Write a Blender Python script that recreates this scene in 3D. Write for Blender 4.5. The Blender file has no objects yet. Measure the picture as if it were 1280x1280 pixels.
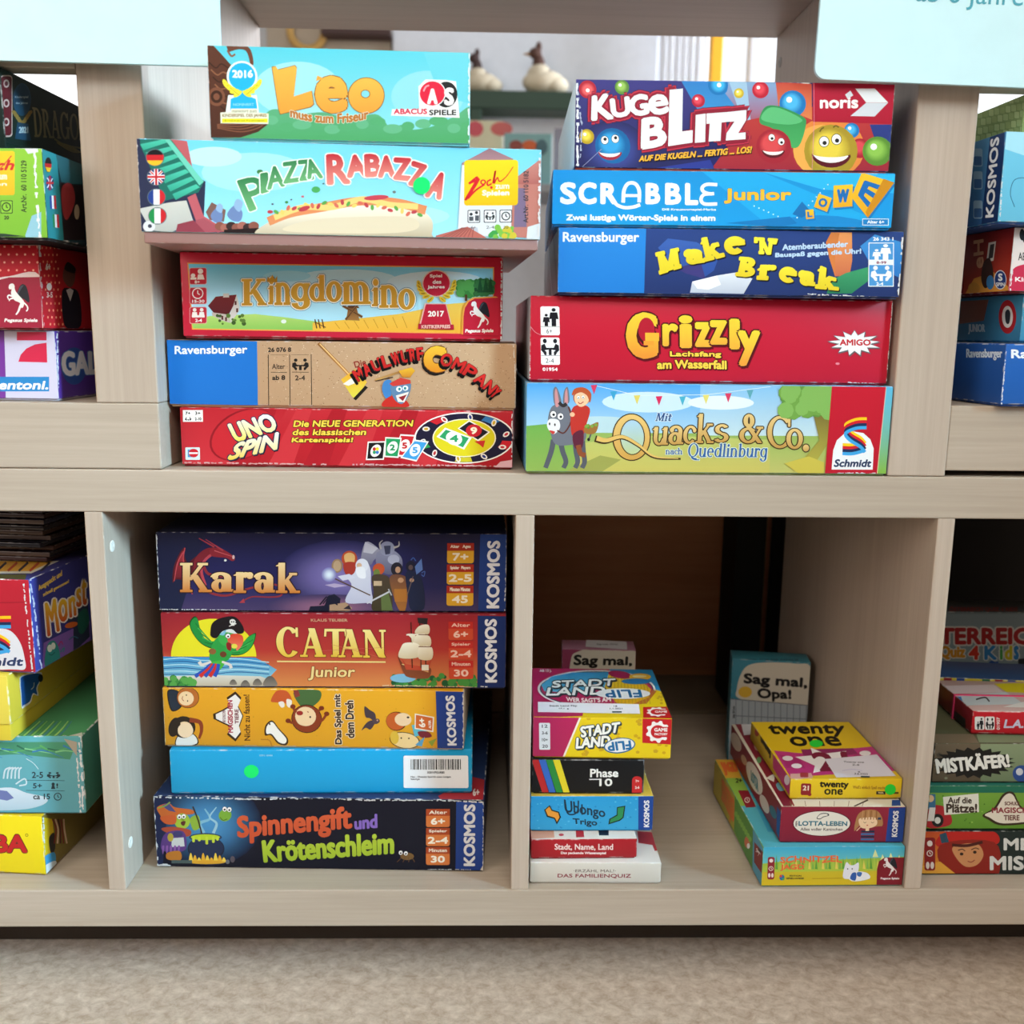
import bpy, bmesh, math, random
import numpy as np
from mathutils import Vector, Matrix
from mathutils.geometry import tessellate_polygon, delaunay_2d_cdt

# ---------------------------------------------------------------- camera
SC = bpy.context.scene
COL = SC.collection
ZO = 0.505                     # height of the middle board's top above the floor
CF, CX, CY, CZ, CP, CYAW, CR = 1227.11, -0.02354, -0.82937, 0.11617, 0.17885, 0.02456, 0.01242

def cam_axes():
    sy, cy, sp, cp = math.sin(CYAW), math.cos(CYAW), math.sin(CP), math.cos(CP)
    fwd = np.array([sy * cp, cy * cp, -sp]); right = np.array([cy, -sy, 0.0]); up = np.cross(right, fwd)
    cr, sr = math.cos(CR), math.sin(CR)
    return cr * right + sr * up, -sr * right + cr * up, fwd
AR, AU, AF = cam_axes()
CPOS = np.array([CX, CY, CZ])
cam = bpy.data.cameras.new('camera')
cam.sensor_width = 36.0
cam.lens = CF / 1280 * 36.0
cam.clip_start = 0.02
cam.dof.use_dof = True
cam.dof.focus_distance = 0.86
cam.dof.aperture_fstop = 6.3
camo = bpy.data.objects.new('camera', cam)
COL.objects.link(camo)
camo.matrix_world = Matrix(((AR[0], AU[0], -AF[0], CX), (AR[1], AU[1], -AF[1], CY), (AR[2], AU[2], -AF[2], CZ + ZO), (0, 0, 0, 1)))
SC.camera = camo

# ---------------------------------------------------------------- light
SC.view_settings.view_transform = 'Standard'
SC.view_settings.look = 'None'
SC.view_settings.exposure = -0.15
SC.view_settings.gamma = 1.0
world = bpy.data.worlds.new('world')
SC.world = world
world.use_nodes = True
bg = world.node_tree.nodes['Background']
bg.inputs[0].default_value = (1.0, 0.96, 0.92, 1)
bg.inputs[1].default_value = 0.08

def area(name, loc, target, sx, sy, power, color, spread=180):
    l = bpy.data.lights.new(name, 'AREA')
    l.shape = 'RECTANGLE'; l.size = sx; l.size_y = sy; l.energy = power; l.color = color
    l.spread = math.radians(spread)
    o = bpy.data.objects.new(name, l); COL.objects.link(o)
    o.location = (loc[0], loc[1], loc[2] + ZO)
    d = Vector(target) - Vector(loc)
    o.rotation_euler = d.to_track_quat('-Z', 'Y').to_euler()
    return o
area('window_daylight', (2.6, -1.35, 0.95), (-0.85, 0.0, -0.30), 0.4, 0.8, 6.0, (0.48, 0.80, 1.0), 26)
area('ceiling_daylight', (-0.35, -1.3, 2.0), (-0.15, 0.0, 0.0), 2.4, 1.1, 32, (1.0, 0.95, 0.80))
area('front_window_daylight', (0.25, -1.75, 1.35), (0.2, 0.1, -0.3), 1.2, 0.7, 20, (1.0, 0.93, 0.80))
area('rear_room_daylight', (0.0, 1.5, 2.2), (-0.1, 2.6, 0.4), 2.4, 0.8, 8.5, (0.92, 0.95, 1.0))
area('side_window_daylight', (-1.8, -1.8, 0.8), (-0.2, 0.0, -0.1), 1.2, 1.2, 26, (1.0, 0.84, 0.74))
area('rear_window_daylight', (1.5, 2.2, 1.0), (-0.3, 0.2, 0.3), 1.0, 0.9, 105, (0.86, 0.92, 1.0))

# ---------------------------------------------------------------- colour + materials
def lin(c):
    c = c / 255.0
    return c / 12.92 if c <= 0.04045 else ((c + 0.055) / 1.055) ** 2.4
def C3(c):
    if isinstance(c, str):
        c = c.lstrip('#'); c = c if len(c) == 6 else ''.join(k * 2 for k in c); c = tuple(int(c[i:i + 2], 16) for i in (0, 2, 4))
    return np.array([lin(c[0]), lin(c[1]), lin(c[2])])

def new_mat(name):
    m = bpy.data.materials.new(name); m.use_nodes = True
    nt = m.node_tree; b = nt.nodes['Principled BSDF']
    return m, nt, b
def plain(name, col, rough=0.6, spec=0.3):
    m, nt, b = new_mat(name)
    b.inputs['Base Color'].default_value = (*C3(col), 1)
    b.inputs['Roughness'].default_value = rough
    b.inputs['Specular IOR Level'].default_value = spec
    n = nt.nodes.new('ShaderNodeTexNoise'); n.inputs['Scale'].default_value = 35; n.inputs['Detail'].default_value = 3
    tc = nt.nodes.new('ShaderNodeTexCoord'); nt.links.new(tc.outputs['Object'], n.inputs['Vector'])
    mx = nt.nodes.new('ShaderNodeMix'); mx.data_type = 'RGBA'; mx.blend_type = 'MULTIPLY'
    r = nt.nodes.new('ShaderNodeMapRange'); r.inputs[3].default_value = 0.93; r.inputs[4].default_value = 1.05
    nt.links.new(n.outputs[0], r.inputs[0])
    mx.inputs[0].default_value = 1; mx.inputs[6].default_value = (*C3(col), 1)
    nt.links.new(r.outputs[0], mx.inputs[7]); nt.links.new(mx.outputs[2], b.inputs['Base Color'])
    return m
def wood(name, axis, c0, c1, rough=0.42, fine=1.0):
    """laminate with a fine straight grain running along AXIS"""
    m, nt, b = new_mat(name)
    L = nt.links.new
    tc = nt.nodes.new('ShaderNodeTexCoord')
    mp = nt.nodes.new('ShaderNodeMapping')
    s = [60.0 * fine] * 3; s['XYZ'.index(axis)] = 1.6
    mp.inputs['Scale'].default_value = s
    L(tc.outputs['Object'], mp.inputs[0])
    n1 = nt.nodes.new('ShaderNodeTexNoise'); n1.inputs['Scale'].default_value = 3.2; n1.inputs['Detail'].default_value = 6; n1.inputs['Roughness'].default_value = 0.65
    L(mp.outputs[0], n1.inputs['Vector'])
    mp2 = nt.nodes.new('ShaderNodeMapping')
    s2 = [9.0] * 3; s2['XYZ'.index(axis)] = 0.8
    mp2.inputs['Scale'].default_value = s2
    L(tc.outputs['Object'], mp2.inputs[0])
    n2 = nt.nodes.new('ShaderNodeTexNoise'); n2.inputs['Scale'].default_value = 1.5; n2.inputs['Detail'].default_value = 4; n2.inputs['Distortion'].default_value = 0.6
    L(mp2.outputs[0], n2.inputs['Vector'])
    ad = nt.nodes.new('ShaderNodeMath'); ad.operation = 'MULTIPLY_ADD'; ad.inputs[1].default_value = 0.55
    L(n1.outputs[0], ad.inputs[0])
    mu = nt.nodes.new('ShaderNodeMath'); mu.operation = 'MULTIPLY'; mu.inputs[1].default_value = 0.45
    L(n2.outputs[0], mu.inputs[0]); L(mu.outputs[0], ad.inputs[2])
    cr = nt.nodes.new('ShaderNodeValToRGB')
    cr.color_ramp.elements[0].position = 0.36; cr.color_ramp.elements[0].color = (*C3(c0), 1)
    cr.color_ramp.elements[1].position = 0.62; cr.color_ramp.elements[1].color = (*C3(c1), 1)
    L(ad.outputs[0], cr.inputs[0]); L(cr.outputs[0], b.inputs['Base Color'])
    b.inputs['Roughness'].default_value = rough
    b.inputs['Specular IOR Level'].default_value = 0.3
    bp = nt.nodes.new('ShaderNodeBump'); bp.inputs['Strength'].default_value = 0.06; bp.inputs['Distance'].default_value = 0.0006
    L(n1.outputs[0], bp.inputs['Height']); L(bp.outputs[0], b.inputs['Normal'])
    return m
WOOD_X = wood('birch_laminate_lengthwise', 'X', '#a99a8a', '#b8a99a')
WOOD_Z = wood('birch_laminate_upright', 'Z', '#ad9c8d', '#bcac9d')
WOOD_Y = wood('birch_laminate_deep', 'Y', '#a99a8a', '#b8a99a')
PINE = wood('brown_stained_pine', 'X', '#d08a5c', '#dc9a6c', 0.5, 0.5)  # base colour lightened to make up for too little light inside the bay

def print_mat(name, rough, spec=0.25, coat=0.0):
    """printed card: ink from the mesh, white fibres where its edges are rubbed"""
    m, nt, b = new_mat(name); L = nt.links.new
    a = nt.nodes.new('ShaderNodeAttribute'); a.attribute_name = 'ink'
    n = nt.nodes.new('ShaderNodeTexNoise'); n.inputs['Scale'].default_value = 110; n.inputs['Detail'].default_value = 5
    tc = nt.nodes.new('ShaderNodeTexCoord'); L(tc.outputs['Object'], n.inputs['Vector'])
    r = nt.nodes.new('ShaderNodeMapRange'); r.inputs[1].default_value = 0.5; r.inputs[2].default_value = 0.62
    L(n.outputs[0], r.inputs[0])
    mu = nt.nodes.new('ShaderNodeMath'); mu.operation = 'MULTIPLY'; L(r.outputs[0], mu.inputs[0]); L(a.outputs['Alpha'], mu.inputs[1])
    mx = nt.nodes.new('ShaderNodeMix'); mx.data_type = 'RGBA'
    L(mu.outputs[0], mx.inputs[0]); L(a.outputs['Color'], mx.inputs[6]); mx.inputs[7].default_value = (0.72, 0.72, 0.72, 1)
    L(mx.outputs[2], b.inputs['Base Color'])
    b.inputs['Roughness'].default_value = rough; b.inputs['Specular IOR Level'].default_value = spec
    return m
CARD = print_mat('printed_satin_card', 0.38)
PAPER = print_mat('printed_matt_paper', 0.65, 0.2)
INK = print_mat('printed_sign', 0.5, 0.2)

# ---------------------------------------------------------------- object helpers
def link(name, me, parent=None):
    o = bpy.data.objects.new(name, me); COL.objects.link(o)
    if parent is not None: o.parent = parent
    return o
def tag(o, label=None, cat=None, group=None, kind=None):
    if label: o['label'] = label
    if cat: o['category'] = cat
    if group: o['group'] = group
    if kind: o['kind'] = kind
    return o
def empty(name, loc=(0, 0, 0), rz=0.0):
    o = bpy.data.objects.new(name, None); COL.objects.link(o)
    o.empty_display_size = 0.03
    o.location = (loc[0], loc[1], loc[2] + ZO); o.rotation_euler = (0, 0, rz)
    return o
def bm_box(bm, x0, x1, y0, y1, z0, z1):
    v = [bm.verts.new(p) for p in ((x0, y0, z0), (x1, y0, z0), (x1, y1, z0), (x0, y1, z0), (x0, y0, z1), (x1, y0, z1), (x1, y1, z1), (x0, y1, z1))]
    for f in ((3, 2, 1, 0), (4, 5, 6, 7), (0, 1, 5, 4), (1, 2, 6, 5), (2, 3, 7, 6), (3, 0, 4, 7)):
        bm.faces.new([v[i] for i in f])
    return v
def finish(name, bm, mat, parent=None, bevel=0.0, seg=2, smooth=True):
    if bevel:
        bmesh.ops.bevel(bm, geom=list(bm.edges), offset=bevel, segments=seg, profile=0.5, affect='EDGES', clamp_overlap=True)
    me = bpy.data.meshes.new(name); bm.to_mesh(me); bm.free()
    if mat: me.materials.append(mat)
    return link(name, me, parent)
def board(name, x0, x1, y0, y1, z0, z1, mat, parent=None, bevel=0.0012):
    """world-space box in shelf coordinates (z measured from the middle board)"""
    bm = bmesh.new(); bm_box(bm, x0, x1, y0, y1, z0 + ZO, z1 + ZO)
    o = finish(name, bm, mat, None, bevel)
    if parent is not None:
        o.parent = parent; o.matrix_parent_inverse = parent.matrix_world.inverted()
        o.matrix_parent_inverse = Matrix.Translation(-Vector(parent.location))
    return o
def disc_bm(bm, c, r, n, ax, depth, seg=20):
    """short round cap: centre, radius, outward axis"""
    ax = Vector(ax).normalized(); q = ax.to_track_quat('Z', 'Y')
    rings = []
    for rr, h in ((r, 0.0), (r, depth * 0.6), (r * 0.85, depth), (r * 0.45, depth), (r * 0.4, depth * 0.5)):
        rings.append([bm.verts.new(Vector(c) + q @ Vector((rr * math.cos(2 * math.pi * i / seg), rr * math.sin(2 * math.pi * i / seg), h))) for i in range(seg)])
    for a, b in zip(rings, rings[1:]):
        for i in range(seg):
            bm.faces.new((a[i], a[(i + 1) % seg], b[(i + 1) % seg], b[i]))
    bm.faces.new(rings[-1])

def ray(px, py, Y):
    """where the photo's line of sight meets the upright plane at depth Y"""
    d = AF + AR * (px - 640) / CF - AU * (py - 640) / CF
    return CPOS + (Y - CY) / d[1] * d
def project(P):
    d = np.asarray(P, float) - CPOS
    return (640 + CF * (d @ AR) / (d @ AF), 640 - CF * (d @ AU) / (d @ AF))
# ---------------------------------------------------------------- printed artwork: flat inked shapes lying on a box face
def homography(src, dst):
    A = []
    for (x, y), (u, v) in zip(src, dst):
        A.append([x, y, 1, 0, 0, 0, -u * x, -u * y]); A.append([0, 0, 0, x, y, 1, -v * x, -v * y])
    b = [c for p in dst for c in p]
    return np.append(np.linalg.solve(np.array(A, float), np.array(b, float)), 1).reshape(3, 3)

_TXT = {}
def bfont(s):
    """letters of the built-in font as triangles"""
    if s not in _TXT:
        c = bpy.data.curves.new('lettering', 'FONT'); c.body = s; c.resolution_u = 3
        o = bpy.data.objects.new('lettering', c)
        m = o.to_mesh(); m.calc_loop_triangles()
        V = np.empty(len(m.vertices) * 3); m.vertices.foreach_get('co', V); V = V.reshape(-1, 3)[:, :2].copy()
        T = np.empty(len(m.loop_triangles) * 3, int); m.loop_triangles.foreach_get('vertices', T)
        o.to_mesh_clear(); bpy.data.objects.remove(o); bpy.data.curves.remove(c)
        _TXT[s] = (V, T.reshape(-1, 3))
    return _TXT[s]

# a serif alphabet drawn from stems, slabs and swelling bows (cap height 1, x height .66)
def _serif_glyph(ch, s, t):
    P = []
    b = t * 0.8                                            # slab thickness
    def quad(*p): P.append([tuple(q) for q in p])
    def bar(x0, y0, x1, y1): quad((x0, y0), (x1, y0), (x1, y1), (x0, y1))
    def slab(x, y, w, up=1):                               # serif centred on x standing on y
        bar(x - w / 2, y if up > 0 else y - b, x + w / 2, y + b if up > 0 else y)
    def V(x, y0, y1, bot=1, top=1, w=None):
        w = w or s
        bar(x, y0, x + w, y1)
        if bot: slab(x + w / 2, y0, w + 0.16, 1)
        if top == 1: slab(x + w / 2, y1, w + 0.16, -1)
        if top == 2: quad((x - 0.09, y1 - b * 1.6), (x + w * .5, y1 - b * 1.6), (x + w, y1), (x + w * .6, y1))
    def D(x0, y0, x1, y1, w): quad((x0 - w / 2, y0), (x0 + w / 2, y0), (x1 + w / 2, y1), (x1 - w / 2, y1))
    def O(cx, cy, rx, ry, a0=0, a1=360, n=22, ws=None, wt=None):
        ws = ws or s; wt = wt or t
        pr = None
        for i in range(n + 1):
            a = math.radians(a0 + (a1 - a0) * i / n); c_, s_ = math.cos(a), math.sin(a)
            o = (cx + rx * c_, cy + ry * s_); k = (cx + (rx - ws) * c_, cy + (ry - wt) * s_)
            if pr: quad(pr[0], o, k, pr[1])
            pr = (o, k)
    def dot(x, y, r):
        P.append([(x + r * math.cos(i * math.pi / 6), y + r * math.sin(i * math.pi / 6)) for i in range(12)])
    X = 0.66
    if ch == 'A': D(.12, 0, .44, 1, t); D(.76, 0, .44, 1, s); bar(.22, .3, .64, .3 + t); slab(.12, 0, .28); slab(.76, 0, s + .18); w = .9
    elif ch == 'B': V(.08, 0, 1, 1, 1); O(.3, .74, .3, .26, -90, 90); O(.3, .26, .36, .27, -90, 90); bar(.15, 0, .32, t); bar(.15, 1 - t, .32, 1); bar(.15, .48, .32, .48 + t); w = .72
    elif ch == 'C': O(.47, .5, .45, .51, 42, 318, 30); bar(.76, .68, .76 + t, .98); w = .86
    elif ch == 'D': V(.08, 0, 1); O(.36, .5, .46, .5, -90, 90, 26); bar(.15, 0, .38, t); bar(.15, 1 - t, .38, 1); w = .88
    elif ch == 'E': V(.08, 0, 1); bar(.1, 0, .6, t); bar(.1, 1 - t, .6, 1); bar(.1, .48, .48, .48 + t); bar(.56, 0, .6 + t * .4, .24); bar(.56, .76, .6 + t * .4, 1); w = .68
    elif ch == 'G': O(.47, .5, .45, .51, 42, 340, 30); bar(.76, .7, .76 + t, .98); V(.7, .02, .45, 0, 1); w = .95
    elif ch == 'K': V(.08, 0, 1); D(.3, .42, .68, 1, t * 1.3); D(.76, 0, .42, .58, s); slab(.68, 1, .3, -1); slab(.76, 0, s + .18); w = .9
    elif ch == 'M': V(.06, 0, 1, 1, 1, t * 1.4); D(.5, .05, .16, 1, s); D(.5, .05, .84, 1, t * 1.4); V(.78, 0, 1); w = 1.08
    elif ch == 'N': V(.1, 0, 1, 1, 1, t); D(.72, 0, .16, 1, s); V(.7, 0, 1, 0, 1, t); w = .9
    elif ch == 'O': O(.47, .5, .45, .51, n=32); w = .94
    elif ch == 'Q': O(.5, .5, .48, .51, n=32); O(.95, .0, .6, .24, 182, 262, 10, s, s * .9); bar(.9, -.24, 1.15, -.24 + t); w = 1.0
    elif ch == 'R': V(.08, 0, 1); O(.3, .74, .32, .26, -90, 90); bar(.15, 1 - t, .32, 1); bar(.15, .48, .32, .48 + t); D(.72, 0, .36, .5, s); slab(.74, 0, s + .12); w = .82
    elif ch == 'T': V(.34, 0, 1, 1, 0); bar(.02, 1 - t * 1.1, .68 + s, 1); D(.02, .74, .05, 1, t); D(.66 + s, .74, .64 + s, 1, t); w = .72 + s * .6
    elif ch == 'a': O(.28, .2, .26, .22); V(.42, 0, .5, 1, 0); O(.3, .46, .12 + s, .2, 0, 165, 12); dot(.13, .5, t * 1.1); w = .66
    elif ch == 'b': V(.06, 0, 1, 0, 2); O(.36, .33, .3, .34, n=24); w = .7
    elif ch == 'c': O(.33, .33, .31, .34, 45, 315); dot(.52, .5, t); w = .6
    elif ch == 'd': O(.34, .33, .32, .34, n=24); V(.66 - s, 0, 1, 1, 2); w = .74
    elif ch == 'e': O(.33, .33, .31, .34, 0, 310); bar(.1, .34, .63, .34 + t); w = .66
    elif ch == 'g': O(.33, .33, .31, .34, n=24); V(.64 - s, -.1, .66, 0, 2); O(.34, -.08, .3, .24, 185, 360, 14); w = .72
    elif ch == 'h': V(.06, 0, 1, 1, 2); O(.36, .38, .14 + s, .29, 0, 150, 12); V(.5, 0, .4, 1, 0); w = .74 + s * .3
    elif ch == 'i': V(.08, 0, X, 1, 2); dot(.08 + s / 2, .86, s * .62); w = .24 + s * .6
    elif ch == 'k': V(.06, 0, 1, 1, 2); D(.2, .26, .52, X, t * 1.2); D(.58, 0, .3, .42, s); slab(.54, X, .24, -1); slab(.6, 0, s + .12); w = .74
    elif ch == 'l': V(.08, 0, 1, 1, 2); w = .24 + s * .6
    elif ch == 'm': V(.06, 0, X, 1, 2); O(.3, .38, .12 + s, .29, 0, 150, 12); V(.42, 0, .4, 1, 0); O(.66, .38, .12 + s, .29, 0, 150, 12); V(.78, 0, .4, 1, 0); w = 1.02 + s * .3
    elif ch == 'n': V(.06, 0, X, 1, 2); O(.34, .38, .14 + s, .29, 0, 150, 12); V(.48, 0, .4, 1, 0); w = .7 + s * .35
    elif ch == 'o': O(.34, .33, .32, .34, n=24); w = .68
    elif ch == 'r': V(.06, 0, X, 1, 2); O(.34, .4, .2, .26, 40, 150, 8); dot(.46, .56, s * .5); w = .52
    elif ch == 's': O(.28, .49, .2, .18, 30, 270, 14, s * .8); O(.28, .17, .22, .18, -150, 90, 14, s * .8); w = .56
    elif ch == 't': V(.14, .06, .86, 0, 2); bar(.0, X - t, .42, X); O(.32, .16, .18, .17, 185, 330, 10); w = .46
    elif ch == 'u': V(.06, .25, X, 0, 2); O(.06 + .27, .26, .27, .28, 180, 350, 14); V(.5, 0, X, 1, 2); w = .74
    elif ch == '&': O(.36, .77, .2, .23); O(.34, .26, .33, .27, 40, 350, 24); D(.78, 0, .28, .66, s); D(.6, .2, .8, .52, t); slab(.78, .5, .24); w = .95
    elif ch == "'": D(.1, .7, .14, 1, s * .8); w = .24
    elif ch == '.': dot(.1, .08, s * .62); w = .28
    elif ch == ' ': w = .34
    else: return None, .4
    return P, w
_SER = {}
def serif(s, sw=.16, tw=.06):
    key = (s, sw, tw)
    if key not in _SER:
        V = []; T = []; x = 0.0
        for ch in s:
            P, w = _serif_glyph(ch, sw, tw)
            if P:
                vv = [Vector(p) for q in P for p in q]; ff = []; k = 0
                for q in P:
                    f = list(range(k, k + len(q))); k += len(q)
                    a2 = sum(q[i][0] * q[(i + 1) % len(q)][1] - q[(i + 1) % len(q)][0] * q[i][1] for i in range(len(q)))
                    ff.append(f if a2 > 0 else f[::-1])
                r = delaunay_2d_cdt(vv, [], ff, 0, 1e-5, True)
                k = len(V); V += [(x + p[0], p[1]) for p in r[0]]; T += [tuple(i + k for i in f) for f, og in zip(r[2], r[5]) if og and len(f) == 3]
            x += w + .04
        _SER[key] = (np.array(V), np.array(T))
    return _SER[key]

class Art:
    DZ = 1.2e-6
    def __init__(self, origin, u, v, W, H, quad):
        self.o, self.u, self.v = np.array(origin, float), np.array(u, float), np.array(v, float)
        self.n = np.cross(self.u, self.v); self.W, self.H = W, H
        self.Hm = homography(quad, ((0, H), (W, H), (W, 0), (0, 0)))
        self.quad = quad
        self.k = 1; self.zz = (0.0, 0.0, 1.0)
        self.pts = []; self.cols = []; self.tris = []; self.nv = 0
        self.m = 0.0004
    def z(self, ox, oy, s): self.zz = (ox, oy, s); return self      # coordinates read off an enlargement
    def px(self, p):
        p = np.asarray(p, float).reshape(-1, 2)
        return p / self.zz[2] + np.array(self.zz[:2])
    def raw(self, P, T, cols, lev=None):
        """P in photo pixels -> face; clipped to the face"""
        P = np.asarray(P, float); T = np.asarray(T, int)
        if len(T) == 0: return
        h = np.c_[P, np.ones(len(P))] @ self.Hm.T
        uv = h[:, :2] / h[:, 2:3]
        lev = np.zeros(len(P)) if lev is None else np.asarray(lev, float)
        nlev = int(lev.max()) + 1
        cols = np.c_[cols, lev]
        m = self.m; lo = np.array([m, m]); hi = np.array([self.W - m, self.H - m])
        out = ((uv < lo) | (uv > hi)).any(1)
        tin = ~out[T].any(1)
        keep = T[tin]
        if not tin.all():
            ex_uv = []; ex_c = []; ex_t = []; base = len(uv)
            for tri in T[~tin]:
                poly = [(uv[i], cols[i]) for i in tri]
                for ax in (0, 1):
                    for sgn, lim in ((1, lo[ax]), (-1, -hi[ax])):
                        res = []
                        for i in range(len(poly)):
                            (a, ca), (b, cb) = poly[i], poly[(i + 1) % len(poly)]
                            da, db = sgn * a[ax] - lim, sgn * b[ax] - lim
                            if da >= 0: res.append((a, ca))
                            if (da >= 0) != (db >= 0):
                                f = da / (da - db); res.append((a + (b - a) * f, ca + (cb - ca) * f))
                        poly = res
                        if not poly: break
                    if not poly: break
                if len(poly) >= 3:
                    k = base + len(ex_uv)
                    for a, c in poly: ex_uv.append(a); ex_c.append(c)
                    ex_t += [(k, k + i, k + i + 1) for i in range(1, len(poly) - 1)]
            if ex_uv:
                uv = np.vstack([uv, ex_uv]); cols = np.vstack([cols, ex_c]); keep = np.vstack([keep, ex_t]) if len(keep) else np.array(ex_t)
        if len(keep) == 0: return
        a, b, c = uv[keep[:, 0]], uv[keep[:, 1]], uv[keep[:, 2]]
        cr = (b[:, 0] - a[:, 0]) * (c[:, 1] - a[:, 1]) - (b[:, 1] - a[:, 1]) * (c[:, 0] - a[:, 0])
        keep = np.where(cr[:, None] < 0, keep[:, ::-1], keep)[np.abs(cr) > 1e-14]
        if len(keep) == 0: return
        used, inv = np.unique(keep, return_inverse=True)
        uv = uv[used]; cols = cols[used]
        X = self.o + uv[:, :1] * self.u + uv[:, 1:2] * self.v + self.n * (self.DZ * (self.k + cols[:, 3:4]))
        self.pts.append(X); self.cols.append(cols[:, :3]); self.tris.append(inv.reshape(-1, 3) + self.nv)
        self.nv += len(X); self.k += nlev + 1
    def colour(self, P, col, col2=None, g=None, k=1.0):
        c = C3(col) * k
        if col2 is None: return np.tile(c, (len(P), 1))
        c2 = C3(col2) * k
        g = self.px(g).reshape(2, 2) if g is not None else np.array([[P[:, 0].mean(), P[:, 1].min()], [P[:, 0].mean(), P[:, 1].max()]])
        d = g[1] - g[0]
        t = np.clip(((P - g[0]) @ d) / max(d @ d, 1e-9), 0, 1)[:, None]
        return c * (1 - t) + c2 * t
    def poly(self, pts, col, col2=None, g=None):
        P = self.px(pts)
        T = tessellate_polygon([[Vector((x, y, 0)) for x, y in P]])
        self.raw(P, T, self.colour(P, col, col2, g)); return self
    def smooth(self, pts, col, col2=None, g=None, n=5):
        """closed outline rounded through its points"""
        p = np.asarray(pts, float).reshape(-1, 2); q = []
        N = len(p)
        for i in range(N):
            a, b, c, d = p[i - 1], p[i], p[(i + 1) % N], p[(i + 2) % N]
            for j in range(n):
                t = j / n
                q.append(.5 * (2 * b + (c - a) * t + (2 * a - 5 * b + 4 * c - d) * t * t + (3 * b - a - 3 * c + d) * t ** 3))
        return self.poly(q, col, col2, g)
    def rect(self, x0, y0, x1, y1, col, col2=None, g=None):
        return self.poly([(x0, y0), (x1, y0), (x1, y1), (x0, y1)], col, col2, g)
    def rrect(self, x0, y0, x1, y1, r, col, col2=None, g=None):
        q = []
        for cx, cy, a in ((x1 - r, y0 + r, -90), (x1 - r, y1 - r, 0), (x0 + r, y1 - r, 90), (x0 + r, y0 + r, 180)):
            q += [(cx + r * math.cos(math.radians(a + i * 22.5)), cy + r * math.sin(math.radians(a + i * 22.5))) for i in range(5)]
        return self.poly(q, col, col2, g)
    def ell(self, cx, cy, rx, ry, col, col2=None, rot=0, n=24, a0=0, a1=360, g=None):
        c, s = math.cos(math.radians(rot)), math.sin(math.radians(rot)); q = []
        full = (a1 - a0) >= 360
        for i in range(n if full else n + 1):
            a = math.radians(a0 + (a1 - a0) * i / n); x, y = rx * math.cos(a), ry * math.sin(a)
            q.append((cx + x * c - y * s, cy + x * s + y * c))
        return self.poly(q, col, col2, g)
    def ball(self, cx, cy, r, rim, mid, hl='#ffffff', off=(-.25, -.3)):
        """printed shiny ball: rim colour to mid colour to a spot"""
        rings = [(1.0, rim), (.8, rim), (.45, mid), (.0, mid)]
        P = []; Cc = []; n = 20
        for f, col in rings:
            for i in range(n):
                a = 2 * math.pi * i / n
                P.append((cx + r * (f * math.cos(a) + off[0] * (1 - f)), cy + r * (f * math.sin(a) + off[1] * (1 - f)))); Cc.append(C3(col))
        T = []
        for k in range(3):
            for i in range(n):
                a, b = k * n + i, k * n + (i + 1) % n
                T += [(a, b, b + n), (a, b + n, a + n)]
        self.raw(self.px(P), T, np.array(Cc))
        if hl: self.ell(cx + off[0] * r, cy + off[1] * r, r * .22, r * .22, hl, n=12)
        return self
    def glow(self, cx, cy, rx, ry, mid, rim, n=24):
        P = []; Cc = []
        for f, w in ((1, 0), (.75, .2), (.5, .55), (.25, .85), (0, 1)):
            for i in range(n):
                a = 2 * math.pi * i / n
                P.append((cx + rx * f * math.cos(a), cy + ry * f * math.sin(a))); Cc.append(C3(mid) * w + C3(rim) * (1 - w))
        T = []
        for k in range(4):
            for i in range(n):
                a, b = k * n + i, k * n + (i + 1) % n
                T += [(a, b, b + n), (a, b + n, a + n)]
        self.raw(self.px(P), T, np.array(Cc)); return self
    def line(self, pts, w, col, col2=None, close=False, w2=None):
        p = np.asarray(pts, float).reshape(-1, 2)
        if close: p = np.vstack([p, p[:1], p[1:2]])
        N = len(p); L = []; R_ = []
        for i in range(N):
            d = p[min(i + 1, N - 1)] - p[max(i - 1, 0)]; d = d / max(np.hypot(*d), 1e-9)
            ww = (w + ((w2 if w2 is not None else w) - w) * i / max(N - 1, 1)) / 2
            nrm = np.array([-d[1], d[0]]) * ww
            L.append(p[i] + nrm); R_.append(p[i] - nrm)
        P = self.px(L + R_)
        T = [t for i in range(N - 1) for t in ((i, i + 1, N + i + 1), (i, N + i + 1, N + i))]
        self.raw(P, T, self.colour(P, col, col2)); return self
    def curve(self, pts, w, col, n=6, w2=None, col2=None):
        p = np.asarray(pts, float).reshape(-1, 2); p = np.vstack([2 * p[0] - p[1], p, 2 * p[-1] - p[-2]]); q = []
        for i in range(1, len(p) - 2):
            a, b, c, d = p[i - 1], p[i], p[i + 1], p[i + 2]
            for j in range(n):
                t = j / n
                q.append(.5 * (2 * b + (c - a) * t + (2 * a - 5 * b + 4 * c - d) * t * t + (3 * b - a - 3 * c + d) * t ** 3))
        q.append(p[-2])
        return self.line(q, w, col, col2, w2=w2)
    def text(self, s, x0, y0, x1, y1, col, col2=None, b=0, ow=0, oc='#000000', sh=None, shc='#000000', arc=0, skew=0, q=None, up=False, font=None, sw=.16, tw=.06, g=None, ow2=0, oc2=None, wave=None, cap=True):
        """lettering fitted to its inked box; b = extra weight, ow/oc = outline, sh = shadow shift, q = four corners instead of a box,
        up = reads upwards"""
        V, T = serif(s, sw, tw) if font == 's' else bfont(s)
        if len(T) == 0: return self
        lo, hi = V.min(0), V.max(0)
        t = (V - lo) / np.maximum(hi - lo, 1e-9)                       # 0..1, y up
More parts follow.
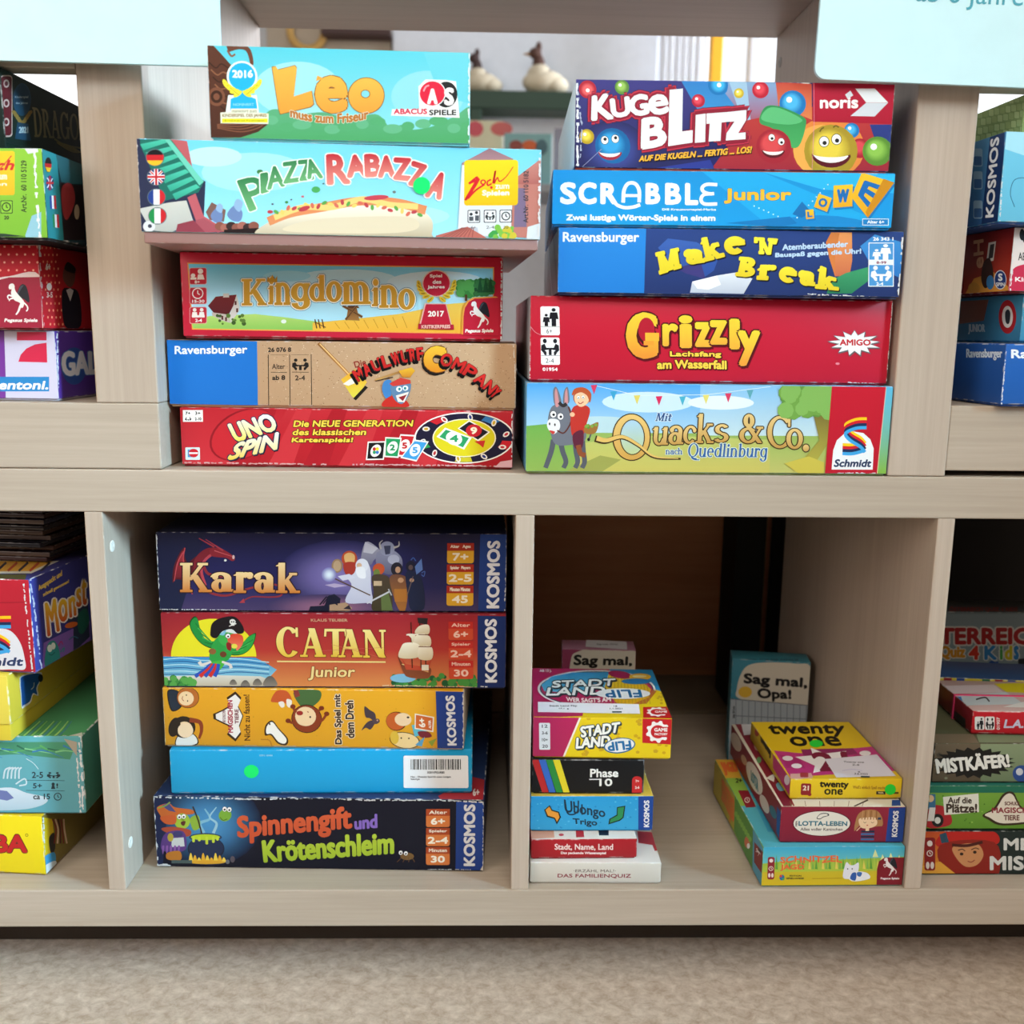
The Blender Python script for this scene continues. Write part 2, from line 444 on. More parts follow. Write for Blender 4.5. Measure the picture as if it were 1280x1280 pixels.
        if q is None:
            e = b
            if up: q = [(x0 + e, y1 - e), (x0 + e, y0 + e), (x1 - e, y0 + e), (x1 - e, y1 - e)]
            else: q = [(x0 + e, y0 + e), (x1 - e, y0 + e), (x1 - e, y1 - e), (x0 + e, y1 - e)]
        tl, tr, br, bl = [np.array(p, float) for p in q]
        if cap: b = min(b, .062 * min(np.hypot(*(tl - bl)), np.hypot(*(tr - br))) * (1.25 if len(s) == 1 else 1))
        tx, ty = t[:, :1], t[:, 1:]
        P = (tl * (1 - tx) + tr * tx) * ty + (bl * (1 - tx) + br * tx) * (1 - ty)
        if arc: P = P + np.c_[np.zeros(len(P)), arc * (1 - 4 * (t[:, 0]) * (1 - t[:, 0]))]
        if skew: P = P + np.c_[skew * t[:, 1], np.zeros(len(P))]
        if wave: P = P + np.c_[np.zeros(len(P)), wave[0] * np.sin(t[:, 0] * wave[1])]
        def blob(r, colr, c2=None, n=7, sx=0, sy=0):
            offs = [(0, 0)] if r <= 0 else [(r * math.cos(2 * math.pi * i / n), r * math.sin(2 * math.pi * i / n)) for i in range(n)] + [(0, 0)]
            PP = np.vstack([P + np.array([dx + sx, dy + sy]) for dx, dy in offs])
            TT = np.vstack([T + i * len(P) for i in range(len(offs))])
            PX = self.px(PP); self.raw(PX, TT, self.colour(PX, colr, c2, g), np.repeat(np.arange(len(offs)), len(P)))
        if ow2: blob(b + ow + ow2, oc2 or oc, n=10, sx=sh[0] if sh else 0, sy=sh[1] if sh else 0)
        elif sh: blob(b + ow, shc, n=7, sx=sh[0], sy=sh[1])
        if ow: blob(b + ow, oc, n=10)
        blob(b, col, col2)
        return self
    def chars(self, items, **kw):
        for ch, x0, y0, x1, y1, *r in items:
            self.text(ch, x0, y0, x1, y1, **dict(kw, **(r[0] if r else {})))
        return self
    def speckle(self, n, x0, y0, x1, y1, r0, r1, cols, seed=1):
        rnd = random.Random(seed); P = []; T = []; Cc = []; Lv = []
        for q_ in range(n):
            x, y, r = rnd.uniform(x0, x1), rnd.uniform(y0, y1), rnd.uniform(r0, r1); c = C3(rnd.choice(cols)); k = len(P); a0 = rnd.random() * 6
            for i in range(5):
                P.append((x + r * math.cos(a0 + i * 1.257), y + r * .8 * math.sin(a0 + i * 1.257))); Cc.append(c)
            T += [(k, k + 1, k + 2), (k, k + 2, k + 3), (k, k + 3, k + 4)]; Lv += [q_ % 23] * 5
        self.raw(self.px(P), T, np.array(Cc), Lv); return self
    def foliage(self, n, x0, y0, x1, y1, r0, r1, cols, seed=1):
        rnd = random.Random(seed)
        for c in cols:
            P = []; T = []; Cc = []; Lv = []
            for q_ in range(max(1, n // len(cols))):
                x, y, r = rnd.uniform(x0, x1), rnd.uniform(y0, y1), rnd.uniform(r0, r1); k = len(P); Lv += [q_] * 9
                for i in range(9):
                    P.append((x + r * math.cos(i * .698), y + r * math.sin(i * .698))); Cc.append(C3(c))
                T += [(k, k + i, k + i + 1) for i in range(1, 8)]
            self.raw(self.px(P), T, np.array(Cc), Lv)
        return self
    def edge_wear(self, pts, w, seed=1, col='#d8dade'):
        """rubbed white strip with a ragged side"""
        rnd = random.Random(seed); p = np.asarray(pts, float).reshape(-1, 2); q = []
        for a, b in zip(p, p[1:]):
            L_ = np.hypot(*(b - a)); n = max(2, int(L_ / (w * 1.2)))
            for i in range(n): q.append(a + (b - a) * i / n + np.array([rnd.uniform(-.3, .3), rnd.uniform(-.3, .3)]) * w)
        q.append(p[-1])
        for i in range(len(q) - 1):
            if rnd.random() < .75: self.line([q[i], q[i + 1]], w * rnd.uniform(.4, 1.2), col)
        return self

FACES = {
    'front': lambda w, d, h, z0: ((0, 0, z0), (1, 0, 0), (0, 0, 1), w, h - z0),
    'right': lambda w, d, h, z0: ((w, 0, z0), (0, 1, 0), (0, 0, 1), d, h - z0),
    'left': lambda w, d, h, z0: ((0, d, z0), (0, -1, 0), (0, 0, 1), d, h - z0),
    'top': lambda w, d, h, z0: ((0, 0, h), (1, 0, 0), (0, 1, 0), w, d),
}
def printed_mesh(name, w, d, h, z0, cols, arts, mat, parent, wear=0.7, bevel=0.0011, off=(0, 0), gain=1.0):
    """bevelled card box w x d from z0 to h, every face in its own ground colour, with the artwork lying on it as part of the same mesh"""
    bm = bmesh.new(); bm_box(bm, 0, w, 0, d, z0, h)
    bmesh.ops.bevel(bm, geom=list(bm.edges), offset=bevel, segments=2, profile=0.5, affect='EDGES')
    V = []; F = []; LC = []
    for v in bm.verts: V.append(tuple(v.co))
    bm.verts.index_update(); bm.normal_update()
    for f in bm.faces:
        n = f.normal; a = [abs(c) for c in n]; i = a.index(max(a))
        key = ('left' if n[0] < 0 else 'right') if i == 0 else ('front' if n[1] < 0 else 'back') if i == 1 else ('bottom' if n[2] < 0 else 'top')
        c = C3(cols.get(key, cols['all'])) * gain; al = 0.0 if max(a) > .999 else wear
        F.append([v.index for v in f.verts]); LC += [(*c, al)] * len(f.verts)
    bm.free()
    nb = len(V)
    parts = [np.array(V)]; tris = []
    for A in arts:
        if A.nv:
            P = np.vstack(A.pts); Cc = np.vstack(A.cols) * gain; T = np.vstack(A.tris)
            parts.append(P); tris.append((T + nb, Cc[T.ravel()])); nb += len(P)
    AV = np.vstack(parts) + np.array([off[0], off[1], 0.0])
    me = bpy.data.meshes.new(name)
    nl0 = sum(len(f) for f in F); nt = sum(len(t) for t, _ in tris)
    me.vertices.add(len(AV)); me.vertices.foreach_set('co', AV.ravel())
    loops = np.concatenate([np.array([i for f in F for i in f])] + [t.ravel() for t, _ in tris])
    starts = np.concatenate([np.cumsum([0] + [len(f) for f in F[:-1]]), nl0 + 3 * np.arange(nt)])
    tot = np.concatenate([[len(f) for f in F], np.full(nt, 3)])
    me.loops.add(len(loops)); me.loops.foreach_set('vertex_index', loops.astype(np.int32))
    me.polygons.add(len(starts)); me.polygons.foreach_set('loop_start', starts.astype(np.int32))
    lc = np.vstack([np.array(LC)] + [np.c_[c, np.zeros(len(c))] for _, c in tris])
    at = me.attributes.new('ink', 'FLOAT_COLOR', 'CORNER'); at.data.foreach_set('color', lc.astype(np.float32).ravel())
    me.update(calc_edges=True); me.validate()
    me.materials.append(mat)
    return link(name, me, parent)

class Box:
    """a board-game box standing in the shelf: place, size, label; then artwork per face; then build()"""
    gain = 1.0        # scales ink colours; below 1 darkens boxes for the dim lower shelf
    def __init__(self, x, y, yaw, w, h, zb, d, label, cols, quad=None, group=None, cat='board game', name='game_box', lidz=0.0016, single=False, mat=None, base_col='#8d8a86', wear=.5, pitch=0.0):
        self.x, self.y, self.yaw, self.w, self.h, self.d = x, y, math.radians(yaw), w, h, d
        self.root = empty(name, (x, y, zb), self.yaw); self.zb = zb
        self.root.rotation_euler = (math.radians(pitch), 0, self.yaw); self.pitch = math.radians(pitch)
        tag(self.root, label, cat, group)
        self.cols = cols if isinstance(cols, dict) else {'all': cols}
        self.single = single; self.z0 = 0.0 if single else lidz; self.base_col = base_col
        self.mat = mat or CARD; self.quad = quad; self.arts = []; self.wear = wear; self.stick = []
    def world(self, p):
        R_ = Matrix.Rotation(self.yaw, 3, 'Z') @ Matrix.Rotation(self.pitch, 3, 'X')
        v = R_ @ Vector(p); return np.array([v.x + self.x, v.y + self.y, v.z + self.zb])
    def face_quad(self, f):
        o, u, v, W, H = FACES[f](self.w, self.d, self.h, self.z0)
        o, u, v = (np.array(k, float) for k in (o, u, v))
        return [project(self.world(o + u * a + v * b)) for a, b in ((0, H), (W, H), (W, 0), (0, 0))]
    def art(self, f='front', quad=None):
        if quad is None: quad = self.quad if (f == 'front' and self.quad) else self.face_quad(f)
        A = Art(*FACES[f](self.w, self.d, self.h, self.z0), quad); self.arts.append(A); return A
    def sticker(self, name, f, outline, col, draw=None, label=None, quad=None):
        """a paper sticker on face f: a child of its own"""
        if quad is None: quad = self.quad if (f == 'front' and self.quad) else self.face_quad(f)
        A = Art(*FACES[f](self.w, self.d, self.h, self.z0), quad); A.k = max([220] + [a.k for a in self.arts]) + 20
        self.stick.append((name, A, label)); return A
    def build(self):
        if self.single:
            self.body = printed_mesh('carton', self.w, self.d, self.h, 0.0, self.cols, self.arts, self.mat, self.root, self.wear, .0008, gain=self.gain)
        else:
            self.body = printed_mesh('lid', self.w, self.d, self.h, self.z0, self.cols, self.arts, self.mat, self.root, self.wear, gain=self.gain)
            e = .0016
            self.base = printed_mesh('base', self.w - 2 * e, self.d - 2 * e, self.z0 + .012, 0.0, {'all': self.base_col}, [], self.mat, self.root, .3, .0006, (e, e), self.gain)
        for nm, A, lb in self.stick:
            V = np.vstack(A.pts); T = np.vstack(A.tris); Cc = np.vstack(A.cols)
            me = bpy.data.meshes.new(nm); me.from_pydata([tuple(p) for p in V], [], [tuple(int(i) for i in t) for t in T])
            at = me.attributes.new('ink', 'FLOAT_COLOR', 'CORNER')
            lc = np.c_[Cc[T.ravel()], np.zeros(len(T) * 3)]
            at.data.foreach_set('color', lc.astype(np.float32).ravel()); me.materials.append(PAPER)
            o = link(nm, me, self.root)
            if lb: o['label'] = lb
        return self
# ---------------------------------------------------------------- the room
def plane_mesh(name, pts, mat):
    me = bpy.data.meshes.new(name); me.from_pydata(pts, [], [tuple(range(len(pts)))]); me.materials.append(mat)
    return link(name, me)
fm, nt, fb = new_mat('marbled_linoleum'); L = nt.links.new
tc = nt.nodes.new('ShaderNodeTexCoord')
mp = nt.nodes.new('ShaderNodeMapping'); mp.inputs['Scale'].default_value = (34, 40, 34); mp.inputs['Rotation'].default_value = (0, 0, .5)
L(tc.outputs['Object'], mp.inputs[0])
n1 = nt.nodes.new('ShaderNodeTexNoise'); n1.inputs['Scale'].default_value = 2.2; n1.inputs['Detail'].default_value = 8; n1.inputs['Distortion'].default_value = .35; n1.inputs['Roughness'].default_value = .7
L(mp.outputs[0], n1.inputs['Vector'])
cr = nt.nodes.new('ShaderNodeValToRGB')
for p, c in ((.30, '#a8907a'), (.43, '#cbb6a2'), (.55, '#dac8b6'), (.72, '#e4d5c6')):
    e = cr.color_ramp.elements[0] if p == .30 else cr.color_ramp.elements[1] if p == .72 else cr.color_ramp.elements.new(p)
    e.position = p; e.color = (*C3(c), 1)
cr.color_ramp.elements[-1].position = .72; cr.color_ramp.elements[-1].color = (*C3('#e4d5c6'), 1)
L(n1.outputs[0], cr.inputs[0]); L(cr.outputs[0], fb.inputs['Base Color']); fb.inputs['Roughness'].default_value = .5
bm = bmesh.new(); bm_box(bm, -3.2, 3.2, -3.4, 2.9, -.1, 0)
tag(finish('floor', bm, fm), kind='structure')
WALLM = plain('white_plaster', '#c9ccd2', .85)
YB = 2.6
bm = bmesh.new(); bm_box(bm, -3.2, .62, YB, YB + .12, 0, 2.9)
tag(finish('wall_back', bm, WALLM), kind='structure')
bm = bmesh.new(); bm_box(bm, .62, 3.2, YB, YB + .12, 0, .75)
tag(finish('wall_back_below_window', bm, WALLM), kind='structure')
bm = bmesh.new(); bm_box(bm, -3.32, -3.2, -3.4, YB + .12, 0, .5); 
tag(finish('wall_left', bm, WALLM), kind='structure')

def sky_pane(name, x0, x1, y, z0, z1, col, st):
    m = bpy.data.materials.new('daylight_outside'); m.use_nodes = True; nt = m.node_tree; nt.nodes.clear()
    e = nt.nodes.new('ShaderNodeEmission'); e.inputs[0].default_value = (*C3(col), 1); e.inputs[1].default_value = st
    o = nt.nodes.new('ShaderNodeOutputMaterial'); nt.links.new(e.outputs[0], o.inputs[0])
    bm = bmesh.new(); bm_box(bm, x0, x1, y, y + .02, z0, z1)
    return tag(finish(name, bm, m), kind='structure')

# ---------------------------------------------------------------- the shelf
unit = tag(empty('shelf_unit', (0, .2, -.425)), 'long low birch shelf unit with thick boards and narrow dividers', 'shelf')
T1, H2, H3, D = .0366, .3882, .4250, .4290
board('top_board', -.735, .75, 0, D, -T1, 0, WOOD_X, unit)
board('bottom_board', -.735, .75, 0, D, -H3, -H2, WOOD_X, unit)
for x0, x1 in ((-.735, -.7195), (-.3675, -.3520), (0, .0164), (.3672, .3826), (.7345, .75)):
    dv = board('divider', x0, x1, .0005, D, -H2, -T1, WOOD_Z, unit, .0008)
    if abs(x0 + .3675) < .001:
        for z in (-.07, -.35):
            bm = bmesh.new(); disc_bm(bm, (-.352, .017, z + ZO), .0052, None, (1, 0, 0), .0008)
            o = finish('screw_cap', bm, plain('cream_plastic_cap', '#e2ded6', .4)); o.parent = dv
board('plinth', -.70, .715, .10, D - .03, -ZO + .0005, -H3, plain('dark_plinth', '#3a3028', .7), unit)

lu = tag(empty('shelf_module', (-.52, .2, .0004)), 'upper birch shelf frame at the left with thick upright on a bottom plate', 'shelf')
board('bottom_plate', -.735, -.2998, 0, D, .0006, .0558, WOOD_X, lu)
board('side_panel', -.3513, -.2998, .0004, D, .0560, .66, WOOD_Z, lu)
board('front_rail', -.735, -.3515, .0, .022, .318, .35, WOOD_X, lu)
ru = tag(empty('shelf_module', (.55, .2, .0004)), 'upper birch shelf frame at the right whose upright reaches down to the long shelf', 'shelf')
sp = board('side_panel', .3196, .3697, 0, D, .0004, .66, WOOD_Z, ru)
bm = bmesh.new(); disc_bm(bm, (.3196, .409, .439 + ZO), .006, None, (-1, 0, 0), .0008)
o = finish('screw_cap', bm, plain('grey_plastic_cap', '#a09a90', .4)); o.parent = sp
board('bottom_plate', .3700, .75, .002, D, .0052, .0611, WOOD_X, ru)
board('support_strip', .3700, .75, .06, D, .0004, .0052, plain('near_black_strip', '#2a2420', .9), ru, .0003)  # near-black strip set back in the gap under the plate
board('front_rail', .3699, .75, .0, .022, .3165, .35, WOOD_X, ru)
tb = board('shelf_board', -.2996, .3194, .002, D, .4712, .4905, WOOD_X)
tag(tb, 'birch board spanning between the two thick uprights above the game stacks', 'shelf board')

# pale signs fixed to the front of the uprights
def sign(x0, x1, z, rot, label, txt=None):
    r0 = empty('sign_board', (0, 0, 0)); r0.location = ((x0 + x1) / 2, -.018, z + .17 + ZO); tag(r0, label, 'sign')
    W, H, r, th = x1 - x0, .34, .009, .0035
    bm = bmesh.new(); pts = []
    for cx, cz, a in ((W / 2 - r, -H / 2 + r, -90), (W / 2 - r, H / 2 - r, 0), (-W / 2 + r, H / 2 - r, 90), (-W / 2 + r, -H / 2 + r, 180)):
        pts += [(cx + r * math.cos(math.radians(a + i * 15)), cz + r * math.sin(math.radians(a + i * 15))) for i in range(7)]
    f = [bm.verts.new((x, 0, zz)) for x, zz in pts]; bk = [bm.verts.new((x, th, zz)) for x, zz in pts]
    bm.faces.new(f); bm.faces.new(bk[::-1])
    for i in range(len(f)): bm.faces.new((f[i], bk[i], bk[(i + 1) % len(f)], f[(i + 1) % len(f)]))
    p = finish('panel', bm, plain('pale_cyan_acrylic', '#c8eaf2', .35), r0)
    bm = bmesh.new(); xs = (.352 + .01) if x0 > 0 else -.36
    cx = -r0.location.x + (.345 if x0 > 0 else -.325)
    bm_box(bm, cx - .015, cx + .015, th, .0178, -.12, .12)
    finish('mounting_strip', bm, plain('white_plastic', '#dcdcdc', .5), r0)
    r0.rotation_euler = (0, math.radians(rot), 0)
    return r0, p
sign(-.75, -.2312, .3191, .45, 'blank pale cyan sign board in front of the left upright')
sr, sp = sign(.2325, .75, .3105, 1.25, 'pale cyan sign board with teal lettering in front of the right upright')
_c = bpy.data.curves.new('lettering', 'FONT'); _c.body = 'ab 6 Jahren'; _c.size = .0212; _c.extrude = .0001; _c.offset = 0.0; _c.resolution_u = 4
_o = bpy.data.objects.new('lettering', _c); _m = bpy.data.meshes.new_from_object(_o); bpy.data.objects.remove(_o)
_m.transform(Matrix.Rotation(math.pi / 2, 4, 'X')); _m.materials.append(plain('teal_lettering', '#4a9db0', .5))
lt = link('lettering', _m, sr); lt.location = (-.1855, -.0002, -.1105)
lt['label'] = 'teal lettering'

# ---------------------------------------------------------------- behind the shelf
cb = tag(empty('cabinet', (0, .75, -ZO)), 'dark brown wooden cabinet seen through the open back of the shelf', 'cabinet')
board('back_panel', -.10, 1.1, .602, .63, -ZO + .0005, .0, PINE, cb)
board('bottom_shelf', -1.1, 1.1, .45, .6, -.42, -.393, plain('dusty_beige_board', '#8a7a66', .7), cb)
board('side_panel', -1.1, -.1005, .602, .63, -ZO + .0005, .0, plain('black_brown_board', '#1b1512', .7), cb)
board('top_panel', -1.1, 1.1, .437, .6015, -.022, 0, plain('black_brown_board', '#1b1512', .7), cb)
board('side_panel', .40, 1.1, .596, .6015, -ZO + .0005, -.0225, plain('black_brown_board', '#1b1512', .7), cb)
bx = tag(empty('upright_case', (.36, .52, -.3928)), 'tall black case standing in the dark behind the shelf', 'case')
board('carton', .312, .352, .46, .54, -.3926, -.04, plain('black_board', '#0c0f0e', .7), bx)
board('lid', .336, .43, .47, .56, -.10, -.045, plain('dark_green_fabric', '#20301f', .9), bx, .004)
# ---------------------------------------------------------------- shared printed marks
def ravens(A, x0, y0, x1, y1, col='#f2f4f6'):
    A.text('Ravensburger', x0, y0, x1, y1, col, b=max(.5, (x1 - x0) * .0045))
def kosmos_mark(A, x0, y0, x1, y1, col='#e6e8ee'):
    A.text('KOSMOS', x0, y0, x1, y1, col, b=(x1 - x0) * .055, up=True)
def info_badges(A, x0, y0, x1, y1, top, bot, rows, col='#f4ead8'):
    n = len(rows); hh = (y1 - y0) / n; w = x1 - x0
    for i, (a, b_) in enumerate(rows):
        y = y0 + hh * i
        A.rrect(x0, y + hh * .02, x1, y + hh * .97, w * .09, bot)
        A.rect(x0, y + hh * .02, x1, y + hh * .38, top)
        A.text(a, x0 + w * .12, y + hh * .10, x1 - w * .12, y + hh * .29, col, b=w * .006)
        A.text(b_, x0 + w * (.5 - .13 * len(b_) - .04), y + hh * .48, x0 + w * (.5 + .13 * len(b_) + .04), y + hh * .85, col, b=w * .018)
def winged_horse(A, x, y, s, body='#f3f1ee', wing='#20222c'):
    """rearing winged horse, about s wide"""
    P = lambda pts: [(x + a * s, y + b * s) for a, b in pts]
    for k in range(5):
        A.smooth(P([(.45, .5 + .02 * k), (.55 + .05 * k, .15 - .02 * k), (.72 + .05 * k, .05 + .1 * k), (.86 + .02 * k, .32 + .12 * k), (.7, .45 + .05 * k)]), wing if k % 2 == 0 else '#596070')
    A.smooth(P([(.10, .18), (.14, .06), (.26, .02), (.34, .1), (.36, .28), (.48, .46), (.66, .66), (.74, .8), (.70, .98), (.62, 1.02), (.6, .86), (.5, .78), (.36, .72), (.24, .58), (.2, .4), (.22, .26), (.14, .26)]), body)
    A.curve(P([(.26, .55), (.12, .5), (.06, .56), (.1, .68)]), .07 * s, body, w2=.04 * s)
    A.curve(P([(.3, .62), (.16, .66), (.12, .74)]), .07 * s, body, w2=.04 * s)
    A.curve(P([(.66, .78), (.56, 1.0), (.5, 1.16), (.4, 1.3)]), .11 * s, body, w2=.06 * s)
    A.curve(P([(.72, .8), (.86, .95), (.88, 1.08), (.82, 1.16)]), .06 * s, body, w2=.05 * s)
def schmidt_ribbon(A, x0, y0, x1, y1):
    w, h = x1 - x0, y1 - y0
    for k, c in enumerate(('#f2c21c', '#c8202c', '#1d2b52', '#3fa0dc')):
        o = k * h * .075
        A.curve([(x1, y0 + h * .03 + o), (x0 + w * .55, y0 + h * .05 + o), (x0 + w * .12, y0 + h * .18 + o), (x0 + w * .3, y0 + h * .35 + o), (x0 + w * .75, y0 + h * .52 + o), (x1 - w * .04, y0 + h * .66 + o)], h * .085, c)
        A.curve([(x0, y0 + h * .70 + o), (x0 + w * .45, y0 + h * .70 + o), (x1 - w * .05, y0 + h * .62 + o)], h * .085, c)
def table_pair(A, x0, y0, x1, y1, col='#181820'):
    w, h = x1 - x0, y1 - y0
    for s_, c in ((1, x0), (-1, x1)):
        A.ell(c + s_ * w * .22, y0 + h * .14, w * .11, h * .14, col, n=12)
        A.poly([(c + s_ * w * .02, y0 + h * .4), (c + s_ * w * .2, y0 + h * .3), (c + s_ * w * .3, y0 + h * .55), (c + s_ * w * .44, y0 + h * .55), (c + s_ * w * .44, y0 + h * .66), (c + s_ * w * .2, y0 + h * .7), (c + s_ * w * .3, y0 + h * .8), (c + s_ * w * .3, y1), (c + s_ * w * .2, y1), (c + s_ * w * .12, y0 + h * .84), (c, y0 + h * .7)], col)
    A.rect(x0 + w * .42, y0 + h * .55, x0 + w * .58, y1, col)
def adult_child(A, x0, y0, x1, y1, col='#181820'):
    w, h = x1 - x0, y1 - y0
    for cx, top, k in ((.27, .32, .75), (.70, .0, 1.0)):
        A.ell(x0 + w * cx, y0 + h * (top + .1 * k), w * .12 * k, h * .1 * k, col, n=12)
        A.poly([(x0 + w * (cx - .2 * k), y0 + h * (top + .24 * k)), (x0 + w * (cx + .2 * k), y0 + h * (top + .24 * k)), (x0 + w * (cx + .27 * k), y0 + h * (top + .62 * k)), (x0 + w * (cx + .13 * k), y0 + h * (top + .6 * k)), (x0 + w * (cx + .13 * k), y1), (x0 + w * (cx - .13 * k), y1), (x0 + w * (cx - .13 * k), y0 + h * (top + .6 * k)), (x0 + w * (cx - .27 * k), y0 + h * (top + .62 * k))], col)
def clock(A, cx, cy, r, col, w):
    A.line([(cx + r * math.cos(i * .3142), cy + r * math.sin(i * .3142)) for i in range(20)], w, col, close=True)
    A.line([(cx, cy - r * .6), (cx, cy), (cx + r * .4, cy + r * .25)], w, col)
def smile(A, cx, cy, r, col='#5a1420', teeth='#f4f0ec', rot=0):
    q = [(cx + r * math.cos(math.radians(a)), cy + r * .75 * math.sin(math.radians(a))) for a in range(15, 171, 15)]
    q2 = [(cx + r * math.cos(math.radians(a)), cy + r * .22 * math.sin(math.radians(a))) for a in range(170, 14, -15)]
    A.poly(q + q2, col)
    q3 = [(cx + r * .9 * math.cos(math.radians(a)), cy + r * .5 * math.sin(math.radians(a))) for a in range(20, 165, 15)]
    A.poly(q3 + [(a, b_ - 0) for a, b_ in q2[1:-1]], teeth)
def eyes(A, x1, y1, x2, y2, r, pup=(0, .2), iris='#1c1c20'):
    for x, y in ((x1, y1), (x2, y2)):
        A.ell(x, y, r, r * 1.1, '#202020', n=14); A.ell(x, y, r * .88, r * .98, '#f6f6f6', n=14)
        A.ell(x + pup[0] * r, y + pup[1] * r, r * .42, r * .42, iris, n=10)
LEFT_STACK = 'games of the upper stack at the left'
RIGHT_STACK = 'games of the upper stack at the right'

# ---------------------------------------------------------------- upper stack at the left
# the red one right on the shelf
B = Box(-.2890, .0209, -.55, .2862, .0509, .0004, .29, 'worn red box showing fanned cards and a round spinner',
        dict(all='#b01f2b', front='#b7202c'), [(225, 508), (641, 515), (641, 587), (227, 582.5)], LEFT_STACK, base_col='#8d2026')
A = B.art().z(200, 300, 4.2667)
A.poly([(100, 885), (700, 885), (520, 1210), (100, 1210)], '#b5222d', '#c4303a')
for k in range(7):
    A.poly([(560 + 190 * k, 885), (640 + 190 * k, 885), (520 + 190 * k, 1240), (380 + 190 * k, 1240)], '#c5323a' if k % 2 else '#a91b27')
A.ell(450, 1040, 195, 130, '#8f1722', rot=-28, n=30); A.ell(455, 1040, 188, 122, '#c02630', rot=-28, n=30)
A.text('UNO', 0, 0, 0, 0, '#f6f3ea', '#e9d44a', q=[(372, 985), (600, 925), (640, 1010), (415, 1080)], b=7, ow=5, oc='#22204c', sh=(3, 4), shc='#101018')
A.text('SPIN', 0, 0, 0, 0, '#f4f0e8', '#e8c43c', q=[(400, 1090), (620, 1030), (630, 1120), (365, 1180)], b=7, ow=6, oc='#22304c', sh=(3, 4), shc='#101018', skew=20)
for i, t_ in enumerate(('Die NEUE GENERATION', 'des klassischen', 'Kartenspiels!')):
    A.text(t_, 722 - i * 6, 962 + i * 46 + (2 if i else 0), 722 - i * 6 + (636, 395, 330)[i], 996 + i * 46 + 4, '#eecb4a', b=2.5, ow=3.5, oc='#1c1410', skew=6)
A.rect(125, 903, 235, 968, '#e9e2dd')
for r in ((130, 908, 176, 932), (184, 908, 230, 932), (130, 940, 176, 964), (184, 940, 230, 964)): A.rect(*r, '#f6f4f0')
A.text('7+', 138, 911, 168, 930, '#222222', b=1.5); A.text('3+', 192, 911, 222, 930, '#222222', b=1); A.text('2-10', 190, 943, 226, 961, '#222222', b=1); table_pair(A, 136, 942, 172, 962)
A.rrect(135, 1110, 215, 1180, 5, '#cfe0e4'); A.rect(148, 1122, 170, 1165, '#3f8fc4'); A.ell(180, 1142, 27, 24, '#c3212c'); A.rect(155, 1138, 204, 1147, '#f2f2f2')
A.z(420, 300, 4.2667)
A.ell(690, 1062, 262, 140, '#efe9e4', n=44); A.ell(690, 1062, 254, 133, '#1d1a33', n=44)
for i in range(10):
    a0 = i * 36 + 8; c = ('#c5222e', '#1d1a33', '#c9bd2c', '#1d1a33', '#2c9a54', '#1d1a33', '#c5222e', '#241f3c', '#3a78b8', '#1d1a33')[i]
    A.poly([(690 + 200 * math.cos(math.radians(a0 + j * 7)) * 1.0, 1062 + 105 * math.sin(math.radians(a0 + j * 7))) for j in range(4)] + [(690 + 252 * math.cos(math.radians(a0 + j * 7)), 1062 + 131 * math.sin(math.radians(a0 + j * 7))) for j in range(3, -1, -1)], c)
for i in range(10):
    a = math.radians(i * 36 + 26); A.ell(690 + 222 * math.cos(a), 1062 + 114 * math.sin(a), 20, 13, '#e8e2dc', rot=i * 36, n=10); A.ell(690 + 222 * math.cos(a), 1062 + 114 * math.sin(a), 12, 7, ('#c0303a', '#2a3a80', '#c9a21c')[i % 3], rot=i * 36, n=8)
A.ell(690, 1062, 166, 104, '#f2ead0', n=36); A.ell(690, 1062, 160, 99, '#d9cb22', n=36)
A.poly([(655, 1010), (715, 965), (825, 1030), (765, 1080)], '#f0ece4'); A.poly([(664, 1010), (716, 973), (815, 1030), (762, 1071)], '#1c1a26'); A.ell(740, 1022, 42, 34, '#c4242e', n=16); A.text('9', 722, 1002, 758, 1042, '#f6ead0', b=3)
A.poly([(545, 1055), (590, 1005), (730, 1060), (690, 1125)], '#f0f0ea'); A.poly([(560, 1055), (594, 1016), (715, 1062), (684, 1113)], '#2a9b62'); A.ell(637, 1064, 44, 36, '#f2f2ee', n=18, rot=25); A.text('4', 612, 1042, 662, 1086, '#2a9b62', b=5)
A.poly([(742, 1080), (800, 1075), (790, 1115), (770, 1098)], '#c9302e')
for i, (q, c) in enumerate((([(355, 1040), (435, 1045), (400, 1165), (320, 1160)], '#c3242e'), ([(275, 1055), (362, 1060), (345, 1170), (270, 1165)], '#22945a'), ([(182, 1080), (278, 1078), (268, 1180), (172, 1182)], '#16161a'), ([(430, 1070), (505, 1080), (440, 1190), (355, 1170)], '#3d9ad8'))):
    cx, cy = sum(p[0] for p in q) / 4, sum(p[1] for p in q) / 4
    A.poly(q, '#efebe6'); A.poly([(cx + (x - cx) * .86, cy + (y - cy) * .86) for x, y in q], c)
    A.ell(cx, cy, 26, 36, '#f4f0ec', rot=28, n=16)
    if c != '#16161a': A.text('523'[i % 3] if i < 3 else '5', cx - 15, cy - 18, cx + 15, cy + 18, c, b=3)
    else:
        for j, k in enumerate(('#c3242e', '#d8c424', '#2a9b62', '#3d7ac8')): A.ell(cx + (j % 2) * 16 - 8, cy + (j // 2) * 18 - 9, 9, 10, k, n=10)
A.z(200, 300, 4.2667)
A.edge_wear([(102, 895), (112, 1200)], 7, 3); A.edge_wear([(112, 1195), (900, 1205)], 8, 4, '#c99'); A.z(420, 300, 4.2667); A.edge_wear([(100, 1205), (930, 1215)], 8, 5, '#caa4a6'); A.edge_wear([(938, 930), (942, 1215)], 10, 6)
A.poly([(850, 1222), (880, 1190), (945, 1180), (945, 1225)], '#d8a8b0')
B.build()

